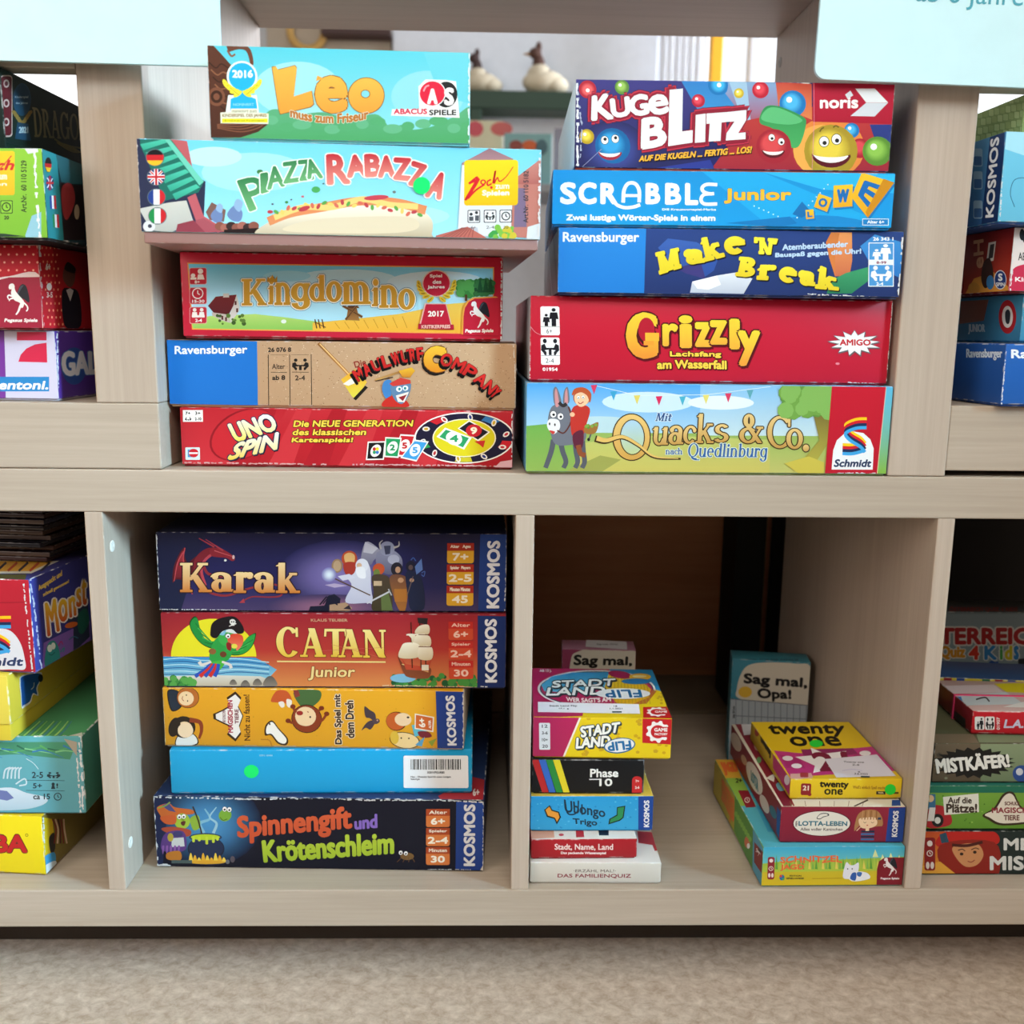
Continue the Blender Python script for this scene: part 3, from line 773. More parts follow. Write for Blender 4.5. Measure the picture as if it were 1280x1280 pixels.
# the cardboard-coloured one
B = Box(-.3000 + .002, .0231, -1.01, .2974, .0568, .0517, .29, 'natural cardboard box with blue end panel and arched red title letters',
        dict(all='#b99672', left='#1f6fc0', top='#b99672', front='#bd9a78'), [(204, 421), (645, 431), (643.5, 514), (208, 505)], LEFT_STACK, mat=PAPER, base_col='#b99672')
A = B.art().z(200, 300, 4.2667)
A.z(420, 300, 4.2667); A.speckle(900, -400, 540, 960, 920, 1.2, 3.4, ['#8f6a4a', '#7a573a', '#d9bd9c', '#a67f5c', '#e2cbb0'], 5)
A.z(200, 300, 4.2667)
A.poly([(15, 515), (508, 532), (512, 882), (30, 870)], '#1c74cc', '#1a6bc0')
ravens(A, 62, 552, 455, 612)
A.text('26 076 8', 566, 566, 692, 592, '#2a2420', b=1.6)
for x in (568, 683, 799): A.line([(x, 605), (x + 2, 884)], 4, '#1e1a18')
for x0, x1 in ((582, 668), (696, 786)): A.line([(x0, 702), (x1, 704)], 3, '#2a2420')
A.line([(580, 607), (670, 608)], 2, '#5a4a3c'); A.line([(692, 607), (786, 608)], 2, '#5a4a3c')
A.text('Alter', 588, 656, 658, 685, '#4a3a30', b=.8); A.text('ab 8', 588, 718, 660, 746, '#2a2420', b=2.2); A.text('2-4', 712, 720, 766, 748, '#3a2e26', b=1); table_pair(A, 696, 628, 786, 692, '#1c1816')
A.line([(838, 545), (985, 700), (1040, 765)], 18, '#8a5a2a', '#c88a4a'); A.line([(845, 548), (1030, 748)], 6, '#e8c080')
A.z(420, 300, 4.2667)
A.poly([(20, 745), (95, 690), (160, 760), (100, 850), (80, 840)], '#e8a028', '#d9d24a'); A.poly([(30, 770), (80, 735), (110, 760), (60, 780)], '#e9e2d8')
A.poly([(85, 850), (150, 780), (165, 790), (100, 860)], '#15110e')
A.text('Die', 0, 0, 0, 0, '#8c2a22', q=[(88, 650), (150, 632), (156, 668), (98, 682)], b=1)
# arched title: letters set one by one along the arch
def arch(A, s, pts, hgt, col, col2, b, ow, oc, sh, wf=.8):
    """letters of s along a polyline of baseline points; height from list"""
    n = len(s); P = np.array(pts, float); t = np.linspace(0, 1, len(P))
    for i, ch in enumerate(s):
        if ch == ' ': continue
        a, b_ = (i + .06) / n, (i + .94) / n
        p0 = np.array([np.interp(a, t, P[:, 0]), np.interp(a, t, P[:, 1])]); p1 = np.array([np.interp(b_, t, P[:, 0]), np.interp(b_, t, P[:, 1])])
        d = (p1 - p0) / np.hypot(*(p1 - p0)); nn = np.array([d[1], -d[0]]); hh = np.interp((a + b_) / 2, [0, 1], hgt)
        A.text(ch, 0, 0, 0, 0, col, col2, q=[p0 + nn * hh, p1 + nn * hh, p1, p0], b=b, ow=ow, oc=oc, sh=sh)
arch(A, 'MAULWURF', [(112, 758), (180, 715), (260, 680), (340, 658), (410, 646), (466, 640)], (62, 66), '#d22a26', '#b81c1c', 2.5, 2.5, '#5a1010', (-10, 16))
A.text('C', 462, 566, 588, 712, '#efc03a', '#d9861c', b=17, ow=4, oc='#6a3a10', sh=(-8, 14), shc='#15110e', cap=False)
arch(A, 'OMPANY', [(545, 665), (620, 690), (690, 730), (760, 780), (812, 830), (835, 855)], (66, 60), '#d22a26', '#b81c1c', 2.5, 2.5, '#5a1010', (-10, 16))
A.line([(205, 750), (300, 718), (395, 690)], 12, '#8a5428', '#caa060'); A.poly([(330, 700), (400, 682), (418, 700), (392, 738), (350, 735)], '#e2b32c', '#c9822a'); A.line([(205, 755), (300, 735)], 5, '#3a2418')
A.smooth([(240, 800), (255, 755), (290, 755), (290, 830), (262, 850)], '#3f7fc0'); A.smooth([(245, 895), (265, 850), (330, 835), (385, 895)], '#c22a22')
A.smooth([(285, 800), (300, 760), (360, 745), (395, 770), (385, 830), (350, 880), (310, 860)], '#5a7fa4'); A.poly([(280, 770), (340, 738), (392, 752), (395, 770), (300, 785)], '#c63b34'); A.ell(332, 800, 16, 15, '#e8f2f4'); A.ell(366, 795, 15, 14, '#e8f2f4'); A.ell(334, 800, 7, 8, '#20808c'); A.ell(364, 796, 7, 8, '#20808c')
A.poly([(315, 835), (385, 815), (360, 872), (325, 870)], '#e9e2d8'); A.poly([(328, 845), (374, 830), (352, 866)], '#8c2028')
A.edge_wear([(945, 565), (958, 905)], 6, 8, '#d8cdbd')
B.build()

# the red-framed landscape
B = Box(-.2813, .0159, 2.03, .2687, .0707, .1098, .29, 'red rimmed box with gold title over a blue sky and wheat field',
        dict(all='#b3202f', front='#cc2440'), [(224.5, 310.5), (629, 323.3), (627.5, 428.5), (229, 419.5)], LEFT_STACK, base_col='#7d1622')
A = B.art().z(200, 300, 4.2667)
def KR(pts, *a, **k): return A.poly(pts, *a, **k)
A.z(0, 0, 1)
A.poly([(234.5, 325), (618, 336), (616.5, 421), (240, 411)], '#f2a64a'); A.poly([(236, 326.5), (616.5, 337.5), (615, 419.5), (241.5, 409.5)], '#b4e6f6')
A.poly([(236, 326.5), (616.5, 337.5), (616.2, 375), (239, 375)], '#6cd2f6', '#bceaf8')  # sky inks brightened to offset the shadow of the overhanging box
A.ell(430, 352, 70, 16, '#c0eaf8'); A.ell(545, 354, 60, 14, '#d0eef8'); A.ell(360, 344, 30, 7, '#a0e0f6')
A.poly([(239, 400), (262, 394), (320, 392), (360, 397), (400, 403), (400, 413.8), (241.5, 409.5)], '#bcdc74', '#84bc56')
A.poly([(392, 404), (440, 400), (500, 394), (560, 382), (616, 378), (615, 419.5), (392, 413.5)], '#f8d05a', '#eeb03a')
for i in range(8): A.line([(420 + i * 12, 404 - i), (426 + i * 12, 412)], .8, '#c98d24')
A.z(200, 300, 4.2667)
A.poly([(258, 345), (300, 295), (412, 285), (395, 345), (370, 395), (290, 385)], '#7a2b2e', '#5d1e24'); A.poly([(412, 285), (428, 350), (425, 375), (380, 440), (372, 395), (395, 345)], '#d8cfc8'); A.poly([(278, 380), (370, 395), (378, 440), (330, 425), (282, 400)], '#c9bdb2')
for x, y in ((330, 400), (350, 408), (402, 320), (410, 360)): A.rect(x, y, x + 10, y + 22, '#5d2a28')
A.foliage(16, 280, 395, 465, 455, 6, 13, ['#3f5a2a', '#5c7a34'], 4); A.rect(340, 278, 372, 300, '#d9d0c8')
for x in (832, 850, 870): A.line([(x, 425), (x + 10, 475)], 6, '#4a2a18')
A.line([(830, 440), (890, 470)], 4, '#4a2a18'); A.ell(665, 435, 14, 11, '#e9efe6')
for k, y in enumerate((135, 243, 350)):
    A.rrect(158, y, 252, y + 92, 10, '#e9a0a0'); A.rrect(161, y + 3, 249, y + 89, 9, '#c4283a')
A.ell(178, 178, 12, 12, '#f4eee8'); A.rect(164, 188, 196, 200, '#f4eee8'); A.ell(218, 155, 15, 15, '#f4eee8'); A.poly([(200, 200), (205, 172), (232, 172), (240, 200)], '#f4eee8'); A.text('8+', 186, 204, 215, 222, '#f4eee8', b=1.5)
clock(A, 203, 276, 28, '#f4eee8', 6); A.text('15-30', 172, 310, 240, 328, '#f4eee8', b=1.5)
for c in (186, 224): A.ell(c, 366, 10, 10, '#f4eee8'); A.poly([(c - 16, 404), (c - 12, 378), (c + 12, 378), (c + 16, 404)], '#f4eee8')
A.rect(172, 396, 240, 408, '#f4eee8'); A.text('2-4', 188, 414, 226, 434, '#f4eee8', b=1.5)
A.z(0, 0, 1)
# windmill
A.poly([(434, 401), (437, 384), (447, 384), (451, 402)], '#7a5230', '#a8753f'); A.poly([(434, 386), (442, 377), (451, 386)], '#5d3a22')
for a in (35, 125, 215, 305): A.line([(442, 390), (442 + 15 * math.cos(math.radians(a)), 390 + 13 * math.sin(math.radians(a)))], 3.2, '#8a6038'); A.line([(442, 390), (442 + 15 * math.cos(math.radians(a)), 390 + 13 * math.sin(math.radians(a)))], .8, '#3f2816')
KW = dict(font='s', sw=.185, tw=.075, b=.55, ow=1.3, oc='#faf4e2', ow2=.7, oc2='#4a88a8')
for ch, x0, y0, x1, y1 in (('K', 303, 347, 337, 381), ('i', 336, 345, 345, 380), ('n', 344, 352, 366, 381), ('g', 365, 353, 389, 387), ('d', 388, 343, 409, 377), ('o', 409, 351, 429, 378), ('m', 428, 352, 465, 381), ('i', 466, 349, 476, 384), ('n', 475, 357, 500, 386), ('o', 499, 362, 520, 389)):
    A.text(ch, x0, y0, x1, y1, '#e6b240', '#c98f28', **KW)
A.poly([(335, 351), (336, 344), (339, 348), (342, 342), (345, 348), (348, 344), (348, 352)], '#c9982e')
A.z(420, 300, 4.2667)
A.foliage(60, 655, 235, 748, 300, 14, 24, ['#2f6a34', '#3f8a42', '#57a050'], 7); A.foliage(60, 745, 225, 838, 300, 10, 17, ['#1f4f30', '#2c6638', '#3a7844'], 8)
for x in (770, 800, 825): A.poly([(x - 16, 290), (x, 205), (x + 16, 290)], '#1f5232')
A.rect(690, 300, 702, 335, '#5a3a20')
A.poly([(672, 505), (675, 420), (680, 370), (700, 335), (735, 316), (850, 312), (862, 316), (858, 520), (670, 515)], '#f0a848'); A.poly([(680, 512), (682, 420), (690, 372), (710, 340), (742, 322), (870, 318), (866, 525), (680, 520)], '#c1203a')
winged_horse(A, 712, 335, 112); A.text('Pegasus Spiele', 688, 486, 838, 512, '#f2eee8', b=2, skew=4)
# award pawn
A.poly([(478, 345), (592, 348), (622, 470), (448, 465)], '#e8b8a8'); A.poly([(484, 350), (588, 352), (616, 466), (456, 462)], '#c4213a')
A.ell(540, 238, 76, 74, '#ecc9b8'); A.ell(540, 238, 70, 68, '#c4213a')
for i, t_ in enumerate(('Spiel', 'des', 'Jahres')): A.text(t_, (503, 518, 490)[i], 186 + i * 30, (572, 568, 586)[i], 212 + i * 30, '#f8efe4', b=3)
for s_ in (-1, 1):
    for k in range(6):
        a = math.radians(100 + k * 22); x = 540 + s_ * -92 * math.cos(a) * 1.0; A.ell(540 + s_ * (92 - k * k * 2.4), 240 + k * 17, 22, 11, '#e6c23a', rot=s_ * (-70 + k * 22), n=12); A.ell(540 + s_ * (92 - k * k * 2.4), 240 + k * 17, 14, 4, '#a88418', rot=s_ * (-70 + k * 22), n=8)
A.text('2017', 492, 384, 582, 420, '#faf2e6', b=4); A.poly([(444, 455), (630, 462), (632, 490), (442, 483)], '#b01c34'); A.text('KRITIKERPREIS', 460, 462, 612, 482, '#e8c0b0', b=1)
A.edge_wear([(884, 110), (880, 545)], 8, 9)
B.build()

# the pizza one: a deep lid over a dusty pink base
B = Box(-.2874, -.0560, 3.4, .3032, .0752, .1812, .29, 'sky blue box picturing a filled bread roll, pinkish base showing beneath its lid',
        dict(all='#8fb8c4', front='#8ad6ee'), [(170, 171), (676, 188), (675, 304), (175, 289)], LEFT_STACK, lidz=.0080, base_col='#a07c78')
A = B.art().z(160, 0, 4)
A.poly([(40, 680), (2070, 750), (2060, 1220), (60, 1160)], '#6cccf0', '#9cdcf0', g=(900, 700, 900, 1200))
A.ell(620, 860, 260, 100, '#9fdcf2'); A.ell(420, 780, 140, 50, '#b9e4f2'); A.ell(1300, 1090, 300, 60, '#a5e0f4')
# shutters and wall at the left
A.poly([(40, 680), (60, 690), (120, 760), (380, 905), (370, 1100), (480, 1165), (50, 1165)], '#2a2f4a')
A.poly([(205, 690), (290, 700), (315, 830), (250, 750)], '#b85c62'); A.poly([(290, 985), (330, 965), (370, 1080), (480, 1150), (440, 1165), (330, 1100)], '#b85c66')
A.poly([(180, 690), (215, 695), (370, 910), (345, 960), (180, 1000), (60, 720), (60, 690)], '#1d6a5e')
for k in range(7):
    A.poly([(60 + k * 26, 715 + k * 42), (178 + k * 26, 690 + k * 38), (196 + k * 26, 706 + k * 38), (76 + k * 26, 745 + k * 42)], '#4cc0a4', '#2e9c84')
A.poly([(178, 688), (205, 690), (372, 905), (350, 925)], '#6ac8b2')
A.poly([(50, 1040), (200, 1010), (285, 1000), (320, 1110), (210, 1160), (110, 1150)], '#c9c9c2', '#aeb2ae'); A.poly([(50, 1165), (100, 1150), (240, 1165)], '#18182a')
A.ell(100, 1130, 30, 28, '#d6d6da'); A.ell(104, 1128, 10, 10, '#404050')
A.poly([(330, 1100), (370, 1090), (480, 1160), (330, 1165)], '#a4525e'); A.poly([(240, 1120), (320, 1100), (380, 1165), (230, 1165)], '#8c3c4a')
for i, (cx, cy) in enumerate(((132, 783), (137, 880), (138, 982), (142, 1077))):
    A.ell(cx, cy, 46, 44, '#5a6a70', n=24)
    if i == 0: A.ell(cx, cy, 42, 40, '#18181c', a0=180, a1=360); A.ell(cx, cy, 42, 40, '#e8b62a', a0=20, a1=160); A.poly([(cx - 42, cy), (cx + 42, cy), (cx + 39, cy + 14), (cx - 39, cy + 14)], '#c5242c'); A.poly([(cx - 42, cy - 14), (cx + 42, cy - 14), (cx + 42, cy + 1), (cx - 42, cy + 1)], '#c5242c')
    elif i == 1:
        A.ell(cx, cy, 42, 40, '#1f2f6a')
        for w_, c in ((17, '#f2f2f2'), (8, '#c5242c')):
            A.line([(cx - 29, cy - 28), (cx + 29, cy + 28)], w_ * .8, c); A.line([(cx + 29, cy - 28), (cx - 29, cy + 28)], w_ * .8, c)
        for w_, c in ((20, '#f2f2f2'), (11, '#c5242c')):
            A.line([(cx - 42, cy), (cx + 42, cy)], w_, c); A.line([(cx, cy - 40), (cx, cy + 40)], w_, c)
    else:
        l, r = ('#26408c', '#c5242c') if i == 2 else ('#1f8a4a', '#c5242c')
        A.ell(cx, cy, 42, 40, l, a0=110, a1=250); A.ell(cx, cy, 42, 40, r, a0=-70, a1=70); A.poly([(cx - 15, cy - 38), (cx + 15, cy - 38), (cx + 15, cy + 38), (cx - 15, cy + 38)], '#f2f2f2')
# pigeons and roof tiles
A.poly([(380, 1060), (410, 1010), (480, 1050), (470, 1110), (400, 1100)], '#7a5a52')
for x, y, s_ in ((435, 1075, 1), (525, 1070, 1.3)): A.smooth([(x - 30 * s_, y), (x, y - 34 * s_), (x + 28 * s_, y - 10), (x + 20 * s_, y + 36), (x - 14, y + 34)], '#6c84b4'); A.smooth([(x - 5, y - 30 * s_), (x + 10, y - 58 * s_), (x + 30 * s_, y - 44 * s_), (x + 22, y - 10)], '#8fb0d4')
for k in range(7): A.ell(450 + k * 28, 1132 + (k % 2) * 8, 26, 22, ('#8a5448', '#a4665a', '#3a2a2a')[k % 3])
A.poly([(470, 1150), (700, 1140), (640, 1190), (470, 1180)], '#241a1c')
# bread roll
A.smooth([(625, 1175), (700, 1110), (860, 1050), (1080, 1030), (1300, 1030), (1440, 1050), (1510, 1110), (1510, 1180), (1490, 1200), (1200, 1195), (800, 1188)], '#efe6d2', '#b5a88c', g=(1000, 1040, 1000, 1200))
A.smooth([(760, 1150), (900, 1105), (1150, 1090), (1400, 1095), (1440, 1150), (1300, 1175), (900, 1170)], '#d9ccb0')
A.curve([(690, 1110), (800, 1068), (960, 1040), (1150, 1010), (1330, 1020), (1480, 1060)], 46, '#d98a5a', n=8); A.curve([(720, 1090), (860, 1040), (1010, 1040), (1160, 1000), (1300, 1030), (1440, 1040)], 30, '#eeca7a', n=8)
for k in range(26): A.ell(700 + k * 30, 1075 - 60 * math.sin((k + 2) / 27 * math.pi) + (k % 3) * 8, 15, 9, ('#b8404a', '#5aa04a', '#e6c86a', '#d26a58')[k % 4], rot=k * 37, n=10)
A.ell(1230, 993, 62, 13, '#c0404e', rot=-4); A.ell(870, 1046, 30, 12, '#b83c48', rot=-18)
for x, y, r, c in ((712, 1022, 6, '#4a4a5a'), (782, 1013, 9, '#3f8a4a'), (862, 985, 8, '#c86a6a'), (928, 950, 22, '#4aa45a'), (965, 920, 5, '#3a5a4a'), (805, 1000, 5, '#444'), (650, 858, 16, '#3a7a44'), (1320, 965, 9, '#6a7a74')): A.ell(x, y, r, r * .75, c, n=12)
PZ = dict(b=5, ow=6, oc='#e9f6f2')
for ch, q in (('P', [(540, 905), (645, 872), (650, 975), (605, 1060)]), ('I', [(655, 870), (685, 865), (690, 955), (658, 965)]), ('A', [(690, 840), (755, 828), (770, 928), (690, 945)]), ('Z', [(765, 815), (835, 806), (845, 905), (770, 915)]), ('Z', [(840, 805), (900, 800), (915, 895), (850, 902)]), ('A', [(880, 800), (920, 798), (960, 888), (890, 892)])):
    A.text(ch, 0, 0, 0, 0, '#2f7a4c', '#6cae74', q=q if ch != 'P' else [(540, 905), (640, 878), (720, 1010), (600, 1055)], **PZ)
RZ = dict(b=8, ow=6, oc='#f8f2ee')
for ch, q in (('R', [(985, 778), (1075, 772), (1095, 915), (990, 920)]), ('A', [(1095, 785), (1150, 775), (1185, 880), (1090, 885)]), ('B', [(1175, 778), (1245, 776), (1255, 880), (1180, 882)]), ('A', [(1255, 785), (1305, 785), (1320, 885), (1245, 885)]), ('Z', [(1320, 795), (1400, 800), (1400, 905), (1320, 895)]), ('Z', [(1412, 812), (1480, 835), (1455, 935), (1395, 925)]), ('A', [(1530, 868), (1588, 880), (1550, 1000), (1480, 985)])):
    A.text(ch, 0, 0, 0, 0, '#b41f30', '#e28a80', q=q, **RZ)
# houses and publisher square at the right
A.poly([(1660, 820), (1800, 745), (1920, 800), (1910, 860), (1660, 860)], '#8c6a74', '#b48a90')
A.poly([(1660, 830), (1910, 840), (1925, 1200), (1640, 1190)], '#d8dde4'); A.poly([(1660, 1150), (1740, 1150), (1750, 1195), (1640, 1190)], '#b8c0cc')
A.poly([(1930, 900), (2060, 800), (2060, 930), (1940, 940)], '#c88a80', '#a8605c'); A.poly([(1920, 930), (2060, 930), (2060, 1210), (1910, 1200)], '#b9786e'); A.poly([(1930, 950), (1980, 950), (1990, 1150), (1925, 1150)], '#7a6a88')
A.poly([(1995, 1150), (2060, 1130), (2060, 1215), (1990, 1212)], '#cfd8e0')
A.poly([(1530, 1190), (1690, 1145), (1790, 1205), (1530, 1205)], '#b8685e')
for k in range(8): A.line([(1560 + k * 22, 1200), (1665 + k * 8, 1150)], 4, '#8c4a46')
A.foliage(26, 1805, 1150, 1930, 1200, 10, 18, ['#3f9a4c', '#7ab84a', '#c8b83c'], 3)
A.rrect(1672, 805, 1945, 1038, 16, '#f0d020', '#e4b818')
A.z(420, 0, 4)
A.curve([(655, 925), (690, 910), (705, 908), (650, 1000), (690, 960), (735, 930)], 12, '#d2202c', w2=9); A.ell(728, 918, 15, 14, '#d2202c'); A.ell(728, 918, 7, 7, '#eecb20'); A.curve([(768, 905), (750, 915), (752, 935), (772, 925)], 8, '#d2202c'); A.curve([(778, 925), (790, 860), (782, 925), (800, 895), (812, 915), (845, 890), (880, 840)], 10, '#d2202c', w2=4); A.curve([(655, 925), (700, 895), (640, 1005), (660, 985)], 10, '#d2202c'); A.ell(770, 946, 7, 7, '#d2202c')
A.text('zum', 788, 930, 862, 955, '#f8f2da', b=2.5); A.text('Spielen', 722, 958, 862, 996, '#f8f2da', b=2.5)
for x in (650, 732, 812):
    A.rrect(x, 1060, x + 64, 1126, 6, '#2c3038'); A.rrect(x + 4, 1064, x + 60, 1122, 5, '#e2e6ea')
A.ell(668, 1082, 8, 8, '#2c3038'); A.ell(695, 1074, 8, 8, '#2c3038'); A.rect(658, 1094, 680, 1116, '#50545c'); A.rect(688, 1088, 708, 1116, '#50545c'); table_pair(A, 740, 1072, 788, 1112, '#2c3038'); clock(A, 844, 1093, 20, '#2c3038', 6)
A.text('6+', 668, 1142, 692, 1156, '#30343c'); A.text('2-4', 745, 1142, 785, 1157, '#30343c'); A.text('20', 832, 1144, 856, 1158, '#30343c')
A.text('Art.Nr.  60 110 5182', 932, 862, 958, 1128, '#383a44', b=.6, up=True)
A.z(160, 0, 4); A.edge_wear([(42, 690), (60, 1160)], 8, 4); A.edge_wear([(50, 684), (2060, 752)], 6, 14, '#e6f0f2'); A.z(420, 0, 4); A.edge_wear([(1015, 765), (1012, 1200)], 12, 6)
S = B.sticker('dot_sticker', 'front', None, None, label='round bright green sticker'); S.z(420, 0, 4); S.ell(418, 934, 43, 44, '#10df6c', n=32)
B.build()
# brown printed flap of the base
# topmost
B = Box(-.2337, -.0515, 1.9, .1940, .0668, .2566, .22, 'turquoise box with fat orange letters and brown mane, topmost of its stack',
        dict(all='#7fd4dc', front='#7be4f2'), [(259, 53), (587, 65), (588, 181), (261, 173)], LEFT_STACK, base_col='#6cc0c8')
A = B.art().z(160, 0, 4)
A.poly([(395, 210), (1720, 260), (1720, 730), (400, 690)], '#52c6da', '#8ad6e0', g=(900, 230, 900, 560))
A.ell(850, 440, 220, 140, '#9cdce6', n=30); A.ell(1500, 480, 180, 130, '#8cd4e0', n=30); A.poly([(1480, 260), (1720, 265), (1720, 520), (1560, 480)], '#68ccdc')
A.smooth([(395, 700), (640, 600), (720, 545), (800, 555), (850, 570), (980, 560), (1100, 590), (1240, 570), (1290, 610), (1320, 650), (1370, 625), (1420, 650), (1500, 640), (1560, 620), (1640, 580), (1720, 540), (1730, 740), (400, 700)], '#58a87a', '#489e62', g=(900, 560, 900, 720))
for k in range(14): A.ell(720 + k * 76, 600 + (k * 37 % 50), 32 + k % 3 * 8, 24, '#50a46e' if k % 2 else '#62b084')
# mane
A.poly([(395, 212), (430, 215), (470, 260), (530, 330), (540, 540), (640, 560), (700, 620), (650, 660), (560, 690), (400, 690)], '#5a3426', '#4a2a20')
A.curve([(500, 235), (560, 222), (605, 240), (622, 310), (600, 340)], 32, '#6a4030', w2=14); A.curve([(500, 240), (520, 270), (540, 260)], 10, '#8a5a44')
for k in range(9): A.curve([(405 + k * 9, 300 + k * 38), (440 + k * 7, 330 + k * 36), (470 + k * 9, 310 + k * 42), (520, 345 + k * 38)], 7, '#8a5a40' if k % 2 else '#3a2018')
for r in (44, 30, 16): A.ell(440, 478, r, r * 1.1, '#7a4c38' if r != 30 else '#3c2218')
for k in range(4): A.curve([(440, 640 - k * 6), (560, 660 - k * 14), (650, 640 - k * 16), (690, 605)], 6, '#7c4e3a')
# award pawn
def pawn(A, x, y, w, h, col, rim):
    pass
A.ell(572, 375, 78, 80, '#e6f2f2'); A.poly([(500, 470), (645, 470), (655, 560), (485, 560)], '#e6f2f2'); A.ell(572, 375, 68, 70, '#1fb0e4'); A.poly([(530, 425), (614, 425), (590, 470), (640, 490), (648, 550), (508, 550), (512, 490), (556, 470)], '#1fb0e4')
A.text('2016', 520, 340, 630, 386, '#f6fafa', b=5, arc=-3)
for s_ in (-1, 1):
    for k in range(5): A.ell(572 + s_ * (84 - k * 15), 412 + k * 13, 26, 12, '#f2e03c', rot=s_ * (-62 + k * 24), n=12); A.line([(572 + s_ * (94 - k * 15), 405 + k * 13), (572 + s_ * (70 - k * 13), 422 + k * 12)], 3, '#a89a1c')
A.text('NOMINIERT', 524, 512, 630, 526, '#8cd4f0', b=.5)
A.poly([(512, 540), (648, 540), (648, 560), (704, 566), (702, 620), (458, 616), (458, 560), (512, 556)], '#e2e6d2'); A.text('nominiert zum', 518, 544, 642, 560, '#6a6a2a'); A.text('KINDERSPIEL DES JAHRES', 468, 567, 694, 588, '#8a6a2a', b=.6); A.rect(466, 592, 698, 612, '#e8e424'); A.text('Kritikerpreis Kinderspiel', 480, 597, 680, 609, '#6a6a1a')
LE = dict(b=0)
def fat(pts, c='#efa23a'): A.poly([(x, y) for x, y in pts], '#8a5a2a'); cx = sum(p[0] for p in pts) / len(pts); cy = sum(p[1] for p in pts) / len(pts); A.poly([(cx + (x - cx) * .965, cy + (y - cy) * .972) for x, y in pts], '#f6b44a', '#ee9a3c')
fat([(722, 325), (742, 322), (752, 340), (840, 318), (850, 330), (832, 480), (925, 450), (935, 520), (918, 535), (762, 572), (752, 540)])
A.text('e', 938, 372, 1104, 566, '#f6b44a', '#ee9a3c', b=15, ow=4, oc='#8a5a2a', cap=False); A.poly([(945, 400), (952, 372), (985, 388)], '#f2a844')
A.ell(1196, 476, 92, 94, '#8a5a2a', n=36, rot=10); A.ell(1196, 476, 88, 90, '#f6b44a', '#ee9a3c', n=36, rot=10); A.ell(1192, 467, 24, 22, '#8a5a2a', n=18); A.ell(1192, 467, 20, 18, '#7cd0e0', n=18)
A.text('muss zum Friseur', 812, 555, 1208, 608, '#b8722c', b=3, ow=2, oc='#d9eee0', arc=-22, wave=(12, 2.2))
A.z(420, 0, 4)
A.poly([(415, 430), (450, 395), (545, 398), (600, 405), (620, 590), (280, 578), (285, 545), (420, 545)], '#f2f6f6')
A.ell(552, 472, 56, 66, '#1c1e22'); A.ell(484, 466, 66, 66, '#f2f6f6'); A.ell(484, 466, 62, 62, '#d8203e'); A.text('A', 458, 440, 512, 522, '#f6f2f2', b=6); A.text('S', 542, 436, 592, 528, '#f6f2f2', b=6); A.curve([(440, 455), (452, 432), (468, 425)], 8, '#f0a0a8')
A.text('ABACUS', 290, 540, 462, 574, '#d2204a', b=4); A.text('SPIELE', 466, 546, 606, 580, '#1e2024', b=4)
A.edge_wear([(664, 265), (668, 725)], 10, 5, '#dff4f4'); A.z(160, 0, 4); A.edge_wear([(398, 215), (402, 690)], 8, 6, '#c8b0a4'); A.edge_wear([(400, 212), (1710, 258)], 5, 16, '#b8e8ec')
B.build()

# ---------------------------------------------------------------- upper stack at the right
B = Box(.0076, -.0042, 0.75, .3108, .0764, .0004, .29, 'box with a donkey rider, curly gold title and red end panel',
        dict(all='#5a9cc4', front='#7fb4d8', top='#6aa6cc'), [(659, 479), (1114, 480), (1108, 591.5), (656, 589.6)], RIGHT_STACK, base_col='#7a8a50')
A = B.art().z(640, 270, 3.8788)
A.rect(60, 800, 1000, 1060, '#3f9ade', '#a6cce4'); A.rect(60, 1050, 1840, 1250, '#8fae5a', '#b8b468')
A.rect(900, 800, 1840, 1060, '#7cb8e4', '#bcd4dc'); A.poly([(60, 1020), (250, 1000), (330, 1060), (330, 1250), (60, 1250)], '#6aa44c', '#8aa650')
A.ell(650, 900, 220, 50, '#c4dcec'); A.ell(1000, 900, 160, 34, '#dbe6ee'); A.ell(420, 1010, 200, 40, '#b4d0d8'); A.poly([(330, 1100), (700, 1060), (1240, 1080), (1240, 1250), (280, 1250)], '#b4bc68', '#c0b25c')
A.poly([(240, 1245), (420, 1160), (520, 1180), (420, 1245)], '#97994e')
A.line([(390, 820), (600, 868), (930, 862), (1240, 820)], 2.5, '#d8e4ea')
for x, y, c in ((392, 820, '#d03a5c'), (485, 850, '#3a9cc8'), (597, 868, '#d8c864'), (702, 872, '#d22a58'), (815, 872, '#46a8c4'), (928, 864, '#dcd070'), (1035, 855, '#d03a5c'), (1140, 838, '#5aa0b0')): A.poly([(x - 16, y), (x + 16, y - 2), (x, y + 44)], c)
# donkey
G1, G2 = '#6c6f7a', '#53565f'
for px_, x2 in ((198, 170), (230, 256), (300, 312), (335, 345)): A.curve([(px_, 1085), (px_ + (x2 - px_) * .4, 1140), (x2, 1190), (x2 - 12, 1222)], 26, G2, w2=22)
A.smooth([(185, 1030), (230, 985), (300, 1000), (350, 1040), (345, 1090), (280, 1110), (205, 1105)], G1)
A.smooth([(172, 1000), (188, 930), (225, 912), (270, 920), (285, 965), (270, 1030), (215, 1075), (200, 1050)], G1)
A.smooth([(168, 1020), (180, 985), (222, 990), (228, 1030), (195, 1058)], '#e2e2e4')
for q in ([(205, 915), (198, 850), (215, 832), (238, 905)], [(245, 910), (250, 850), (268, 832), (275, 900)]): A.smooth(q, G1); cx = sum(p[0] for p in q) / 4; A.smooth([(cx + (x - cx) * .5, y + 8) for x, y in q], '#c88a8c')
